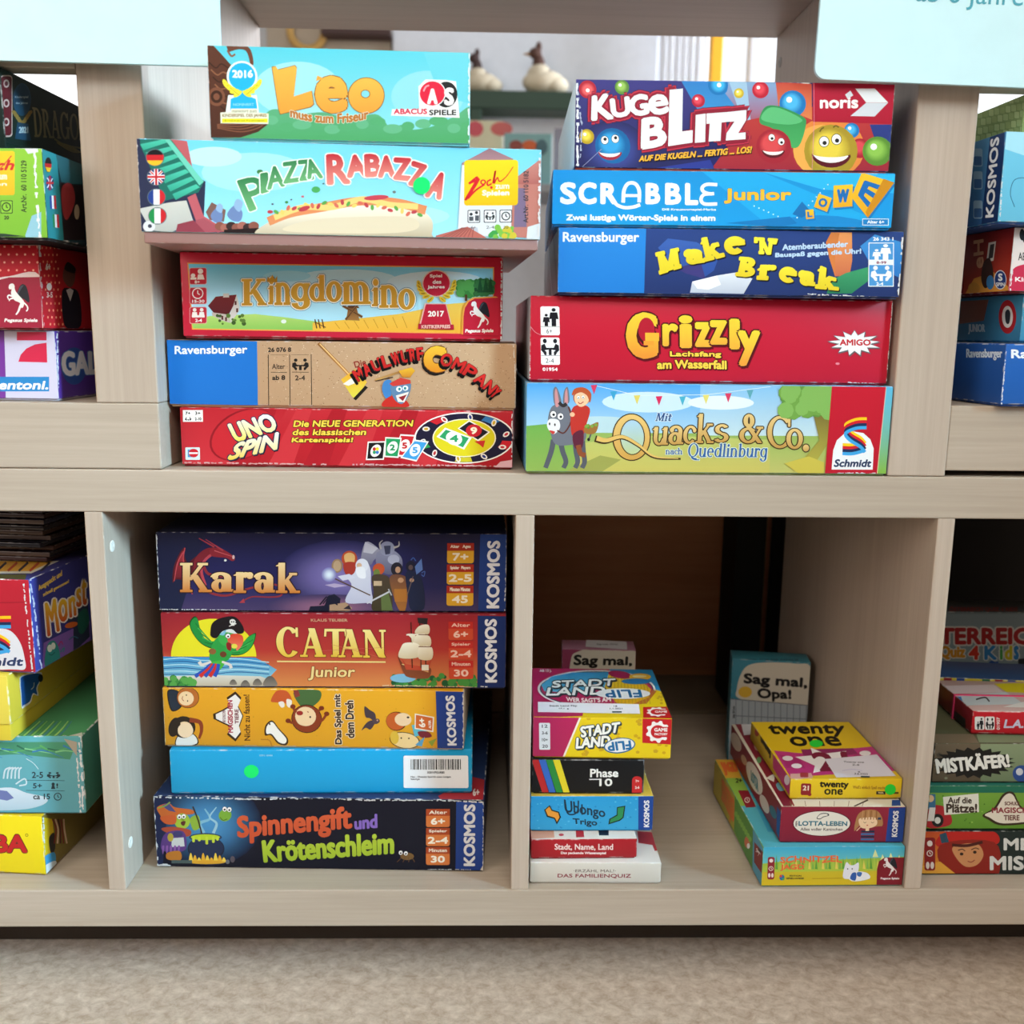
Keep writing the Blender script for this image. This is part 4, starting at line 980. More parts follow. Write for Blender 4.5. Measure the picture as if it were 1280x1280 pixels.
A.curve([(225, 905), (245, 920), (262, 910)], 16, '#2e2a2c'); eyes(A, 198, 962, 232, 972, 16, (.1, .1)); A.smooth([(178, 1040), (205, 1045), (195, 1058)], '#c23a34'); A.ell(180, 1008, 4, 7, '#333'); A.ell(205, 1012, 4, 7, '#333')
A.curve([(270, 925), (285, 985), (250, 1050), (215, 1040)], 7, '#5a2a20'); A.curve([(345, 1030), (375, 1050), (365, 1085)], 7, G2); A.ell(365, 1083, 7, 8, '#1c1c1e')
# rider in red
A.smooth([(285, 940), (330, 915), (372, 935), (355, 1010), (335, 1065), (285, 1060)], '#b8342c'); A.smooth([(290, 1060), (338, 1040), (335, 1120), (300, 1125)], '#5c2438'); A.curve([(315, 1110), (325, 1150), (350, 1160)], 24, '#8a4a2c'); A.curve([(365, 945), (345, 985), (295, 968)], 18, '#b8342c'); A.ell(288, 962, 12, 11, '#e8b890')
A.ell(333, 880, 40, 40, '#a8482c'); A.smooth([(300, 870), (330, 855), (365, 870), (362, 905), (330, 925), (304, 905)], '#eec09a'); A.smooth([(288, 870), (300, 838), (345, 832), (378, 860), (372, 905), (358, 870), (320, 852)], '#b4522e'); eyes(A, 318, 880, 340, 878, 8); A.curve([(316, 902), (326, 910), (342, 900)], 4, '#a03028')
A.smooth([(342, 1030), (380, 1010), (412, 1000), (398, 1050), (355, 1055)], '#9a6a34'); A.foliage(8, 350, 1000, 410, 1025, 5, 9, ['#5a8a3a', '#7aa044'], 3)
# title
A.text('Mit', 684, 952, 760, 992, '#234a80', font='s', b=1, ow=3, oc='#cfe0ec', skew=10, sw=.14)
A.z(0, 0, 1)
A.ell(787, 546, 24, 30, '#3a2c1a', n=34); A.ell(787, 546, 22.6, 28.6, '#e0bc72', '#c49648', n=34)
QS = dict(font='s', sw=.15, tw=.07, b=.4, ow=1.3, oc='#3c2e1e')
A.ell(788, 546, 15.5, 22.5, '#3a2c1a', n=30); A.ell(788, 546, 14.3, 21.3, '#a4c6dc', '#b6c48c', n=30)
A.curve([(742, 548), (755, 551), (775, 546), (795, 556), (815, 571), (848, 573)], 8.4, '#3a2c1a', w2=2.5); A.curve([(744, 547.5), (756, 550), (776, 545.5), (796, 556), (815, 570), (845, 572.5)], 6.2, '#d8b264', w2=1)
for ch, x0, y0, x1, y1 in (('u', 811, 533, 832, 556), ('a', 832, 531, 851, 555), ('c', 850, 531, 866, 554), ('k', 866, 516, 889, 553), ('s', 889, 529, 907, 552)):
    A.text(ch, x0, y0, x1, y1, '#dfc07e', '#b98f4a', skew=2, **QS)
A.text('&', 921, 516, 951, 553, '#dfc07e', '#b98f4a', **QS)
A.text('C', 956, 518, 985, 559, '#dfc07e', '#b98f4a', **QS); A.text('o', 980, 534, 1001, 560, '#dfc07e', '#b98f4a', **QS); A.text('.', 1001, 554, 1009, 563, '#dfc07e', '#b98f4a', **QS)
A.text('nach', 829, 559, 850, 567.5, '#2a5490', font='s', sw=.14, b=.2, ow=.8, oc='#cfdcc8'); A.text('Quedlinburg', 856, 553, 955, 576, '#2c5a98', font='s', sw=.15, tw=.05, b=.2, ow=.9, oc='#d4e0cc', skew=2)
A.z(880, 270, 3.8788)
# tree
A.poly([(520, 960), (560, 910), (605, 910), (590, 1100), (540, 1180), (470, 1180), (550, 1080)], '#6b5a2e', '#a8a044'); A.foliage(80, 380, 830, 600, 940, 30, 48, ['#4a7838', '#5c8c3e', '#6d9c46', '#7fae58'], 9); A.rect(605, 800, 640, 860, '#5c8c3e'); A.poly([(380, 1195), (500, 1160), (575, 1190), (575, 1250), (450, 1245)], '#c2b24a')
A.poly([(606, 805), (870, 810), (836, 1246), (580, 1246)], '#c11c30', '#b2182a'); A.poly([(870, 812), (910, 812), (880, 1246), (836, 1246)], '#5ab4dc', '#7fae3c', g=(890, 1060, 890, 1100)); A.line([(872, 812), (838, 1246)], 3, '#e0b8a0')
A.poly([(612, 1225), (618, 1130), (635, 1080), (670, 1048), (715, 1036), (765, 1044), (800, 1075), (818, 1120), (815, 1225)], '#e6e9ec')
schmidt_ribbon(A, 664, 968, 780, 1160); A.text('Schmidt', 620, 1172, 806, 1214, '#2a3a5c', b=3.5, skew=8)
A.edge_wear([(620, 1244), (830, 1244)], 8, 5)
B.build()

B = Box(.0098, .0020, .85, .3055, .0712, .0770, .29, 'plain red box with orange yellow title and small white starburst',
        dict(all='#b81a30', left='#a8aeb8', front='#c01d36'), [(663, 367.5), (1117, 372), (1109, 477.7), (659, 476)], RIGHT_STACK, base_col='#8c1626')
A = B.art().z(640, 270, 3.8788)
A.rrect(137, 432, 230, 575, 9, '#eef0f2'); A.rrect(135, 586, 228, 722, 9, '#eef0f2'); A.line([(138, 532), (229, 532)], 2, '#555'); A.line([(136, 676), (227, 676)], 2, '#555')
adult_child(A, 142, 440, 228, 530); table_pair(A, 136, 592, 226, 674); A.text('6+', 165, 543, 193, 566, '#222'); A.text('2-4', 158, 690, 198, 712, '#222'); A.text('01954', 141, 734, 217, 754, '#f0e8ea', b=2)
GZ = dict(b=6, ow=7, oc='#4a1418', sh=(5, 7), shc='#6a0e1c')
A.text('G', 552, 458, 712, 690, '#f2cc3a', '#e08a34', **dict(GZ, b=16, cap=False)); A.ell(655, 560, 45, 60, '#4a1418'); A.ell(655, 545, 40, 60, '#b01c30'); A.rect(648, 560, 716, 600, '#eeb038'); A.rect(640, 600, 690, 622, '#e89a34')
for ch, x0, y0, x1, y1 in (('r', 730, 512, 812, 628), ('i', 812, 472, 880, 635), ('z', 888, 505, 975, 630)): A.text(ch, x0, y0, x1, y1, '#f4d23c', '#e6a63a', **dict(GZ, b=9))
A.z(880, 270, 3.8788)
A.text('z', 30, 495, 118, 618, '#f4d23c', '#e6a63a', **dict(GZ, b=9)); A.text('l', 126, 488, 178, 640, '#f4d23c', '#e6a63a', **dict(GZ, b=10)); A.text('y', 166, 545, 278, 722, '#f4d23c', '#e6943a', **dict(GZ, b=10))
A.z(640, 270, 3.8788)
A.text('Lachsfang', 765, 648, 1020, 686, '#efc94a', b=4, ow=4, oc='#4a1418', sh=(3, 3), shc='#5a0e18'); A.text('am Wasserfall', 702, 694, 1045, 742, '#efc94a', b=4, ow=4, oc='#4a1418', sh=(3, 3), shc='#5a0e18', wave=(-4, 3))
A.z(880, 270, 3.8788)
cx, cy = 732, 605
star = []
for i in range(26):
    a = math.radians(i * 360 / 26 - 90); k = 1.0 if i % 2 == 0 else .62; kx = 132 if abs(math.cos(a)) > .8 else 120
    star.append((cx + kx * k * math.cos(a) * (1.02 if i % 4 == 0 else .95), cy + 66 * k * math.sin(a)))
A.poly([(x + 3, y + 5) for x, y in star], '#6a5a60'); A.poly(star, '#6c7078'); A.poly([(cx + (x - cx) * .94, cy + (y - cy) * .92) for x, y in star], '#eef0f2'); A.text('AMIGO', 658, 584, 812, 620, '#c2202e', b=4)
A.edge_wear([(915, 400), (888, 800)], 6, 3); A.edge_wear([(700, 800), (830, 806)], 6, 7); A.ell(650, 707, 10, 6, '#e08a98'); A.z(640, 270, 3.8788); A.edge_wear([(85, 385), (78, 790)], 6, 12); A.curve([(85, 530), (110, 560), (140, 575)], 3, '#d88a98')
S = B.art('left')
B.build()

B = Box(.0315, -.0068, -.78, .2814, .0538, .1486, .27, 'dark blue box with slanting yellow letters and coloured blocks',
        dict(all='#23407c', left='#6f757f', front='#26396e'), [(698, 279), (1130.5, 285), (1124.5, 368), (697, 363.4)], RIGHT_STACK, base_col='#1c2c54')
A = B.art().z(640, 270, 3.8788)
A.poly([(650, 38), (1910, 55), (1880, 385), (645, 365)], '#2c4584', '#223264'); A.poly([(225, 32), (654, 38), (646, 362), (222, 358)], '#2a86d8', '#2178ca'); ravens(A, 246, 60, 620, 124)
A.poly([(712, 138), (760, 92), (900, 110), (1010, 180), (985, 250), (930, 290), (800, 240)], '#3c62b0', '#2c4c98'); A.poly([(800, 240), (920, 205), (945, 292), (850, 265)], '#3f3a78')
A.poly([(870, 360), (880, 305), (1000, 275), (1100, 258), (1172, 290), (1130, 365)], '#dde4ee', '#b4bccc'); A.poly([(880, 305), (1000, 275), (1020, 320), (960, 345), (905, 340)], '#eef2f6')
A.z(880, 270, 3.8788)
A.poly([(595, 110), (620, 62), (720, 62), (722, 200), (710, 275), (640, 278), (615, 180)], '#e89a5c', '#c46a48'); A.poly([(595, 110), (620, 62), (660, 66), (640, 180), (640, 278), (612, 190)], '#d07c40')
A.poly([(620, 300), (690, 262), (800, 232), (800, 300), (720, 362), (600, 362)], '#3f9c6c', '#2c7a54'); A.poly([(760, 130), (830, 72), (960, 110), (960, 290), (880, 250), (800, 200)], '#3f8fd4', '#2f74c0')
A.text("Atemberaubender", 385, 112, 700, 150, '#b8d4f0', b=2.4, skew=0, q=[(386, 122), (700, 105), (700, 132), (386, 150)]); A.text('Bauspaß gegen die Uhr!', 0, 0, 0, 0, '#b8d4f0', b=2.4, q=[(352, 164), (764, 142), (764, 172), (352, 190)])
A.rect(800, 112, 922, 328, '#e6ecf0'); A.rect(804, 116, 918, 196, '#4a94d4'); A.rect(804, 222, 918, 324, '#4a94d4'); adult_child(A, 812, 120, 912, 196, '#eef2f4'); table_pair(A, 812, 226, 912, 300, '#eef2f4'); A.text('8-99', 838, 203, 886, 217, '#8a3a5a', b=1); A.text('2-4', 838, 306, 872, 322, '#eef2f4', b=1); A.text('26 343 1', 820, 84, 920, 104, '#eef2f4', b=2)
MB_ = dict(font='s', sw=.2, tw=.17, b=4, ow=0, oc='#181420', sh=(5, 6), shc='#15131c')
A.z(640, 270, 3.8788)
for ch, q in (('M', [(702, 165), (810, 140), (825, 235), (722, 268)]), ('a', [(838, 150), (930, 140), (938, 210), (845, 222)]), ('k', [(915, 95), (1005, 75), (1035, 180), (940, 205)]), ('e', [(1030, 90), (1130, 80), (1135, 160), (1045, 175)])): A.text(ch, 0, 0, 0, 0, '#eedf3c', '#dcc42c', q=q, **MB_)
A.z(880, 270, 3.8788)
A.text("'N'", 0, 0, 0, 0, '#eedf3c', q=[(248, 88), (360, 96), (345, 170), (255, 165)], **MB_)
for ch, q in (('B', [(180, 185), (262, 190), (245, 282), (160, 275)]), ('r', [(268, 225), (355, 225), (345, 296), (262, 292)]), ('e', [(375, 232), (455, 238), (450, 312), (370, 302)]), ('a', [(465, 250), (545, 255), (540, 325), (465, 318)]), ('k', [(560, 225), (655, 265), (655, 345), (545, 335)])): A.text(ch, 0, 0, 0, 0, '#eedf3c', '#dcc42c', q=q, **MB_)
A.edge_wear([(965, 70), (945, 370)], 12, 3); A.edge_wear([(500, 365), (930, 385)], 7, 4); A.z(640, 270, 3.8788); A.edge_wear([(225, 40), (222, 358)], 5, 5); A.rect(1172, 36, 1222, 44, '#d0607c')
A = B.art('left'); A.z(0, 0, 1)
A.poly([(640, 270), (700, 270), (700, 370), (640, 370)], '#7a808a', '#5a6068', g=(660, 270, 700, 360))
for k in range(7): A.line([(642 + k * 8, 270), (655 + k * 7, 370)], 1.6, '#9aa2ac' if k % 2 else '#454b54')
B.build()

B = Box(.0260, -.0067, -1.96, .2741, .0440, .2028, .27, 'bright blue box with white rounded capitals and yellow letter tiles',
        dict(all='#1d8fd0', left='#3a6ea0', front='#1c94d6'), [(691, 207), (1120, 211), (1115, 281.7), (690, 278.5)], RIGHT_STACK, base_col='#1a78b8')
A = B.art().z(680, 40, 4.5714)
A.poly([(50, 765), (2010, 790), (1990, 1110), (45, 1090)], '#1a90d6', '#1c9ade'); A.poly([(900, 765), (1250, 775), (1980, 1090), (1300, 1100)], '#22a6e4'); A.poly([(1250, 775), (2010, 790), (2000, 900), (1600, 880)], '#2fb4ea')
A.ell(1580, 1200, 420, 170, '#1c86cc')
for ch, x0, y0, x1, y1 in (('S', 92, 838, 188, 972), ('C', 198, 838, 305, 972), ('R', 325, 842, 425, 970), ('B', 585, 842, 672, 970), ('B', 698, 842, 792, 972), ('L', 812, 842, 890, 974)): A.text(ch, x0, y0, x1, y1, '#eef6fa', b=8)
A.curve([(458, 960), (462, 890), (480, 852), (506, 842), (532, 852), (550, 890), (550, 958)], 21, '#eef6fa'); A.line([(462, 918), (550, 918)], 18, '#eef6fa')
A.curve([(395, 940), (425, 975), (470, 990), (520, 985), (556, 972)], 20, '#eef6fa'); A.curve([(998, 852), (940, 850), (912, 868), (918, 892), (950, 905), (980, 905)], 20, '#eef6fa'); A.curve([(960, 905), (920, 912), (905, 940), (925, 966), (998, 966)], 20, '#eef6fa')
A.text('DIE Kreuzwortspiel-Marke', 682, 992, 992, 1010, '#d4ecf6', b=1.2); A.text('Zwei lustige Wörter-Spiele in einem', 128, 1030, 988, 1078, '#eaf4f8', b=2.6)
A.z(900, 0, 3.3684)
A.text('Junior', 20, 776, 308, 848, '#f2b630', b=6, ow=2, oc='#1a80c0')
for k in range(9): A.ell(150 + k * 20, 855 + k * 9, 3, 3, '#d8eef6', n=8); A.ell(330 + k * 16, 905 - k * 18, 3, 3, '#d8eef6', n=8)
A.poly([(30, 930), (300, 900), (330, 930), (260, 945)], '#1a78bc'); A.poly([(310, 890), (350, 835), (390, 880), (350, 905)], '#1c6fb0')
for q, ch, b_ in (([(365, 872), (398, 868), (402, 908), (368, 912)], 'L', 3), ([(420, 800), (475, 820), (455, 880), (400, 858)], 'O', 4), ([(482, 765), (562, 760), (560, 855), (480, 862)], 'W', 5), ([(600, 708), (735, 752), (625, 905), (555, 815)], 'E', 9)):
    cx = sum(p[0] for p in q) / 4; cy = sum(p[1] for p in q) / 4
    A.poly([(x + 6, y + 8) for x, y in q], '#1a78b8'); A.poly(q, '#f2c22e', '#e0a424')
    A.text(ch, 0, 0, 0, 0, '#1c6ab4', q=[(cx + (x - cx) * .55, cy + (y - cy) * .55) for x, y in q], b=b_)
A.poly([(690, 735), (735, 752), (625, 905), (615, 880)], '#c98a1c')
A.rect(602, 908, 712, 938, '#d6eaf4'); A.rect(605, 911, 709, 935, '#1c7cc4'); A.text('Alter 6+', 622, 915, 694, 930, '#eaf4f8', b=1.2)
A.edge_wear([(742, 715), (725, 945)], 4, 6, '#a8d4ea'); A.z(680, 40, 4.5714); A.edge_wear([(52, 766), (46, 1088)], 5, 7, '#9accea')
B.build()

B = Box(.0428, -.0060, -.93, .2536, .0684, .2472, .26, 'box with shiny smiling balls and red outlined white title, topmost of its stack',
        dict(all='#3a2a5c', left='#d2d6de', front='#2b2d66', top='#5a4a9c'), [(721, 90), (1121, 98), (1113.5, 207.5), (712.5, 203.5)], RIGHT_STACK, base_col='#c4503a', wear=1.0)
A = B.art().z(680, 40, 4.5714)
A.poly([(190, 230), (1000, 240), (900, 755), (150, 745)], '#3c3a80', '#232658'); A.poly([(800, 235), (1250, 245), (1200, 480), (900, 420)], '#2f7cc4', '#3a94d0'); A.poly([(1000, 240), (1420, 250), (1300, 520), (1180, 480)], '#7aa8d4', '#a83c44'); A.poly([(1080, 250), (1180, 250), (1200, 480), (1150, 470)], '#9cc0dc')
A.poly([(1180, 470), (2020, 300), (2020, 770), (960, 760)], '#c04038', '#9c2838'); A.poly([(600, 755), (960, 700), (990, 770), (600, 770)], '#2c3a8c')
A.z(900, 0, 3.3684)
A.ell(470, 600, 150, 130, '#e08840'); A.ell(440, 610, 120, 110, '#eca850'); A.poly([(250, 320), (400, 330), (400, 480), (260, 420)], '#c0483c', '#d8804c')
A.poly([(404, 320), (745, 335), (738, 498), (404, 488)], '#b81c3a', '#a81832'); A.poly([(640, 500), (738, 500), (730, 640), (660, 560)], '#2c3a80')
A.text('noris', 430, 380, 596, 436, '#f2eeee', b=6); A.poly([(538, 375), (560, 358), (572, 378), (548, 392)], '#d8dde4'); A.poly([(580, 350), (660, 350), (715, 408), (625, 408)], '#e6eaee'); A.poly([(715, 409), (625, 409), (560, 464), (660, 466)], '#cdd4dc')
A.ball(20, 345, 28, '#1c7cc0', '#3fb0e4'); A.ball(95, 367, 21, '#c4a828', '#eedc60'); A.ball(186, 354, 35, '#b81c34', '#e04858'); A.ball(320, 412, 56, '#1c74b8', '#4cb4e8')
A.smooth([(180, 490), (205, 425), (270, 425), (360, 465), (375, 500), (345, 590), (300, 590), (240, 520)], '#2f8a50', '#48a860'); A.smooth([(190, 480), (215, 432), (270, 432), (360, 480), (300, 500)], '#5cb878')
A.ball(238, 592, 74, '#a02434', '#d84c50', None); eyes(A, 230, 555, 270, 572, 15, (.1, .25)); smile(A, 236, 605, 50)
A.ball(565, 525, 32, '#1c74b8', '#4cb4e8'); A.ball(600, 600, 42, '#a82434', '#d84c54', None); A.ball(672, 612, 62, '#5a8c34', '#8cc052')
A.ball(478, 612, 112, '#a8902c', '#e4cc48', None); eyes(A, 450, 572, 502, 562, 22, (.1, .25)); smile(A, 480, 620, 84)
A.curve([(432, 530), (440, 518), (450, 512)], 6, '#6a5a20'); A.curve([(488, 512), (500, 505), (512, 512)], 6, '#6a5a20')
A.z(680, 40, 4.5714)
A.ball(255, 290, 52, '#b02438', '#e86468', off=(0, .1)); A.ball(458, 278, 42, '#5c8c3c', '#9ac460'); A.ball(1016, 268, 58, '#1874b8', '#3fb4ea', off=(.1, 0)); A.ball(900, 358, 38, '#b01c38', '#e04c60'); A.glow(390, 640, 200, 170, '#4858a8', '#26285c'); A.ball(236, 565, 44, '#b89a24', '#e8d450'); A.ball(388, 620, 105, '#1464a0', '#34a0dc', None); eyes(A, 342, 586, 405, 578, 24, (.1, -.25)); smile(A, 370, 650, 72, '#a02838')
# title on its red outline
RO = '#c4344c'
kg = [('K', [(285, 335), (380, 320), (395, 455), (275, 465)]), ('u', [(388, 352), (492, 338), (498, 440), (395, 452)]), ('g', [(500, 332), (600, 322), (605, 432), (505, 442)]), ('e', [(610, 335), (715, 320), (722, 425), (618, 438)])]
bl = [('B', [(575, 470), (690, 450), (700, 610), (565, 630)]), ('L', [(735, 295), (812, 290), (862, 595), (715, 620)]), ('I', [(882, 440), (940, 432), (935, 595), (870, 600)]), ('T', [(925, 432), (1090, 420), (1085, 580), (960, 590)]), ('Z', [(1040, 430), (1175, 412), (1165, 580), (1058, 590)])]
for r_, c_ in ((34, '#5a1830'), (30, RO), (22, '#8c1c34')):
    for ch, q in kg + bl: A.text(ch.upper() if ch != 'e' else 'e', 0, 0, 0, 0, c_, q=q, b=r_, cap=False)
for ch, q in kg: A.text(ch.upper() if ch != 'e' else 'e', 0, 0, 0, 0, '#e6f2f6', q=q, b=9)
A.text('B', 0, 0, 0, 0, '#e6f2f6', q=bl[0][1], b=13)
A.poly([(735, 295), (812, 288), (800, 535), (862, 528), (858, 600), (715, 622)], '#e6f2f6'); A.poly([(882, 440), (940, 432), (932, 596), (872, 602)], '#e6f2f6'); A.poly([(945, 432), (1060, 424), (1060, 480), (1030, 484), (1022, 590), (952, 594), (962, 490), (942, 492)], '#e6f2f6'); A.poly([(1052, 425), (1175, 412), (1172, 470), (1125, 545), (1168, 540), (1166, 580), (1052, 588), (1058, 545), (1105, 478), (1060, 480)], '#e6f2f6')
A.text('AUF DIE KUGELN ... FERTIG ... LOS!', 0, 0, 0, 0, '#eeb43c', q=[(540, 680), (1195, 622), (1195, 658), (540, 712)], b=4, sh=(4, 5), shc='#1c1014', skew=8)
A.line([(200, 745), (320, 640)], 4, '#8890b8'); A.edge_wear([(195, 235), (185, 480), (170, 740)], 14, 3, '#dfe4ee'); A.edge_wear([(190, 690), (210, 500), (195, 300)], 10, 33, '#aab4d0'); A.z(900, 0, 3.3684); A.edge_wear([(742, 338), (720, 690)], 4, 7); A.line([(408, 318), (408, 488), (398, 690)], 2, '#e0889c')
B.build()
Box.gain = .82  # weaker light of the lower bay baked into these inks
# ---------------------------------------------------------------- lower middle bay
CENTRE = 'games of the stack in the lower middle bay'
def dragon_wing(A, pts, c): A.poly(pts, c)
# dark one with the witch, lowest
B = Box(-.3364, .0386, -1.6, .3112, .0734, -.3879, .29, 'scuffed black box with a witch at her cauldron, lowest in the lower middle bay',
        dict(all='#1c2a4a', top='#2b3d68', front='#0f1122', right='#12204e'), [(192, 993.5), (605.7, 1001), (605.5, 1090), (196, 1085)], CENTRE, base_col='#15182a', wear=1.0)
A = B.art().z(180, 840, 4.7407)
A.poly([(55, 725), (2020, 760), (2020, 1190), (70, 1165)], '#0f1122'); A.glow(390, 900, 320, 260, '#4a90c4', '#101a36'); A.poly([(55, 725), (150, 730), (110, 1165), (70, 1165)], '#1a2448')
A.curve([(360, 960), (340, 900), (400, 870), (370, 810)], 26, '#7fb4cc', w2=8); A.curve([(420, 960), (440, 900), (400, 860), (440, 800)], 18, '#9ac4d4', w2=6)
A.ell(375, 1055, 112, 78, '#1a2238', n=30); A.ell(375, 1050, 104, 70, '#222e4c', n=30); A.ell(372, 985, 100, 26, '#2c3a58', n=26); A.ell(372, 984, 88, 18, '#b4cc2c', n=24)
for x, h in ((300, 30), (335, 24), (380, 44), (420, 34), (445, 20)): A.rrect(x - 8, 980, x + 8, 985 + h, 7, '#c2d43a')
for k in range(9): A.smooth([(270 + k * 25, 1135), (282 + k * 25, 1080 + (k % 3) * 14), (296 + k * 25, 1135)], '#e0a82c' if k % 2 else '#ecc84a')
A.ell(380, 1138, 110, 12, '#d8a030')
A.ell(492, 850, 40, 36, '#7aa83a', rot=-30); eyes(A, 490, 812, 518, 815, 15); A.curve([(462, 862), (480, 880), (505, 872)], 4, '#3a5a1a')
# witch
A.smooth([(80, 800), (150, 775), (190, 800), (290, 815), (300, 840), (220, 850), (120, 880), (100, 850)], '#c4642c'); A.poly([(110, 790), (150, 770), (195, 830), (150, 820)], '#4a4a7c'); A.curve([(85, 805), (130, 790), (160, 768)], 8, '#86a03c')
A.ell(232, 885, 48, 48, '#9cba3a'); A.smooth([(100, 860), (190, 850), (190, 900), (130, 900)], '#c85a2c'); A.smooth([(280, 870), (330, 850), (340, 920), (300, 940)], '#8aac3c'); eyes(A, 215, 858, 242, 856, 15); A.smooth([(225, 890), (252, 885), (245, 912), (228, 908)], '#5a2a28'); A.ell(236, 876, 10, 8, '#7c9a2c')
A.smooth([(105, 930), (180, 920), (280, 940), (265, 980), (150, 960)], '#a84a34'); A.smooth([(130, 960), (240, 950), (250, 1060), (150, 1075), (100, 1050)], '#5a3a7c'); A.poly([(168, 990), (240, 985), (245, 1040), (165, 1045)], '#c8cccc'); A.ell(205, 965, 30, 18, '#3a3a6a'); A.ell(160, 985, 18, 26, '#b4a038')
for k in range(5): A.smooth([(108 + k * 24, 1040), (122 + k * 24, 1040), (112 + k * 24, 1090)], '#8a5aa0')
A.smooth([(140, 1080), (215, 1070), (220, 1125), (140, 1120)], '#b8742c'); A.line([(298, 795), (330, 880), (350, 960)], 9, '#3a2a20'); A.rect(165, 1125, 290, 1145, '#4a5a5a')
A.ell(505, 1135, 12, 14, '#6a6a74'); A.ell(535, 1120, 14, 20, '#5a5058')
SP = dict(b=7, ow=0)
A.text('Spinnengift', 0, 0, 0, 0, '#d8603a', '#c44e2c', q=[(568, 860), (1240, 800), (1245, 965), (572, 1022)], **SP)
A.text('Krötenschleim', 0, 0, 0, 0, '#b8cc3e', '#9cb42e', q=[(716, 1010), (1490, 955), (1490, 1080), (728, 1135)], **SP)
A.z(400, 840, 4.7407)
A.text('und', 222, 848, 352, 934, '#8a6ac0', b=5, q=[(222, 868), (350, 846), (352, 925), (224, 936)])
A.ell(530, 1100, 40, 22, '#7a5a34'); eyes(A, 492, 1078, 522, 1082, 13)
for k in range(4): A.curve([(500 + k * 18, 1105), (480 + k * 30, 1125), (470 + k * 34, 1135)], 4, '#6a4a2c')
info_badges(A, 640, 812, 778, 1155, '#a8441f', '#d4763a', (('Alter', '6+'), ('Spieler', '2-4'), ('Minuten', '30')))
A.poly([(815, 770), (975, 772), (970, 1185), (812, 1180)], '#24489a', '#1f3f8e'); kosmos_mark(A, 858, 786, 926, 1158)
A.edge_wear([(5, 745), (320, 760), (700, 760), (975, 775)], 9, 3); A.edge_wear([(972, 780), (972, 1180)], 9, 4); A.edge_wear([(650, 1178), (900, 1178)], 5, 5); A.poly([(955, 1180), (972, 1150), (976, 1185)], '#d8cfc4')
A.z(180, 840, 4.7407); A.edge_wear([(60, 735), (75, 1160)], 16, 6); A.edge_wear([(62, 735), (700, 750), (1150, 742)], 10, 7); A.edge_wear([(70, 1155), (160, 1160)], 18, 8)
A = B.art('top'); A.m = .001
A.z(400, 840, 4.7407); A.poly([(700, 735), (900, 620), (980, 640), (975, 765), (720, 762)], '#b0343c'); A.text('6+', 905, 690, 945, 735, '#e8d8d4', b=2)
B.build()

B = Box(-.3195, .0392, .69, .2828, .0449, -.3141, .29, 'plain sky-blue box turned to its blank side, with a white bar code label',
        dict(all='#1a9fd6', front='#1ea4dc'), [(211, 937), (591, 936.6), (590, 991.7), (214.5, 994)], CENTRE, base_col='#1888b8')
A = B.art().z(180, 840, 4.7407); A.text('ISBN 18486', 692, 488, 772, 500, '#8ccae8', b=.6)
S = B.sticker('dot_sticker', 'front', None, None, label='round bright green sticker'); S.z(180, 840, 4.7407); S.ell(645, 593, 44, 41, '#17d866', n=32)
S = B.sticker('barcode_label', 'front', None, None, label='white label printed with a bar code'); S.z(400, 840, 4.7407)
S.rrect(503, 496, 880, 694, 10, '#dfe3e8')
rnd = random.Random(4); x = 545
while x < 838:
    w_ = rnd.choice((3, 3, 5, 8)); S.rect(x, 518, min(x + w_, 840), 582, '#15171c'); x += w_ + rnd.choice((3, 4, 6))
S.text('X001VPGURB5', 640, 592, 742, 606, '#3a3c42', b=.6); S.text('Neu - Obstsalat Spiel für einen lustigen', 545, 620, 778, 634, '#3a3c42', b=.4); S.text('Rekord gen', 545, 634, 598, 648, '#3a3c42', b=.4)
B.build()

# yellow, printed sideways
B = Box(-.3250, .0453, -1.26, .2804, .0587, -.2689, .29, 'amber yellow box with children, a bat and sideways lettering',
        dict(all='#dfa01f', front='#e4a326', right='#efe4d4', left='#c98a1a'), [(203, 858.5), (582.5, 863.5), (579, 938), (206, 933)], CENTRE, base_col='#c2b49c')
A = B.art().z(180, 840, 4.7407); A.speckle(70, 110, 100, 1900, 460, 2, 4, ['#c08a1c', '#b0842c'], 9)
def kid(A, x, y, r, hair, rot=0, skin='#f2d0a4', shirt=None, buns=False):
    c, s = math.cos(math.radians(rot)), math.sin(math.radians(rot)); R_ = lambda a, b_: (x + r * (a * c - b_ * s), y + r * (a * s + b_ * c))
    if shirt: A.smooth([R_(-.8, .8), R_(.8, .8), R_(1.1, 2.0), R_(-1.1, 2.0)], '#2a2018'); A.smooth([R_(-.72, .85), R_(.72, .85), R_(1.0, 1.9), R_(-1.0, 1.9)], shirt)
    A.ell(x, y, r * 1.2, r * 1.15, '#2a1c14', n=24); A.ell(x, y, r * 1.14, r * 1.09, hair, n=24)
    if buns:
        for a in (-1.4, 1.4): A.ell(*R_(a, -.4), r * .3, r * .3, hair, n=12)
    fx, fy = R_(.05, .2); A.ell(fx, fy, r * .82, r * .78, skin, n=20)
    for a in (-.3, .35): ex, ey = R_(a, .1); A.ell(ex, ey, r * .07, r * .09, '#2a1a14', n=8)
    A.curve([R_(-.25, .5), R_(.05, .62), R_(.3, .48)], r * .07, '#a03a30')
kid(A, 262, 150, 56, '#b8682c', 80, shirt='#26303e'); kid(A, 235, 330, 58, '#2c221c', -10, shirt='#e2e2de'); A.curve([(270, 285), (330, 300), (340, 350), (325, 400)], 30, '#8a3c22', w2=14); A.ell(180, 330, 34, 60, '#2c221c', rot=15); A.ell(245, 350, 46, 44, '#f2d4b0')
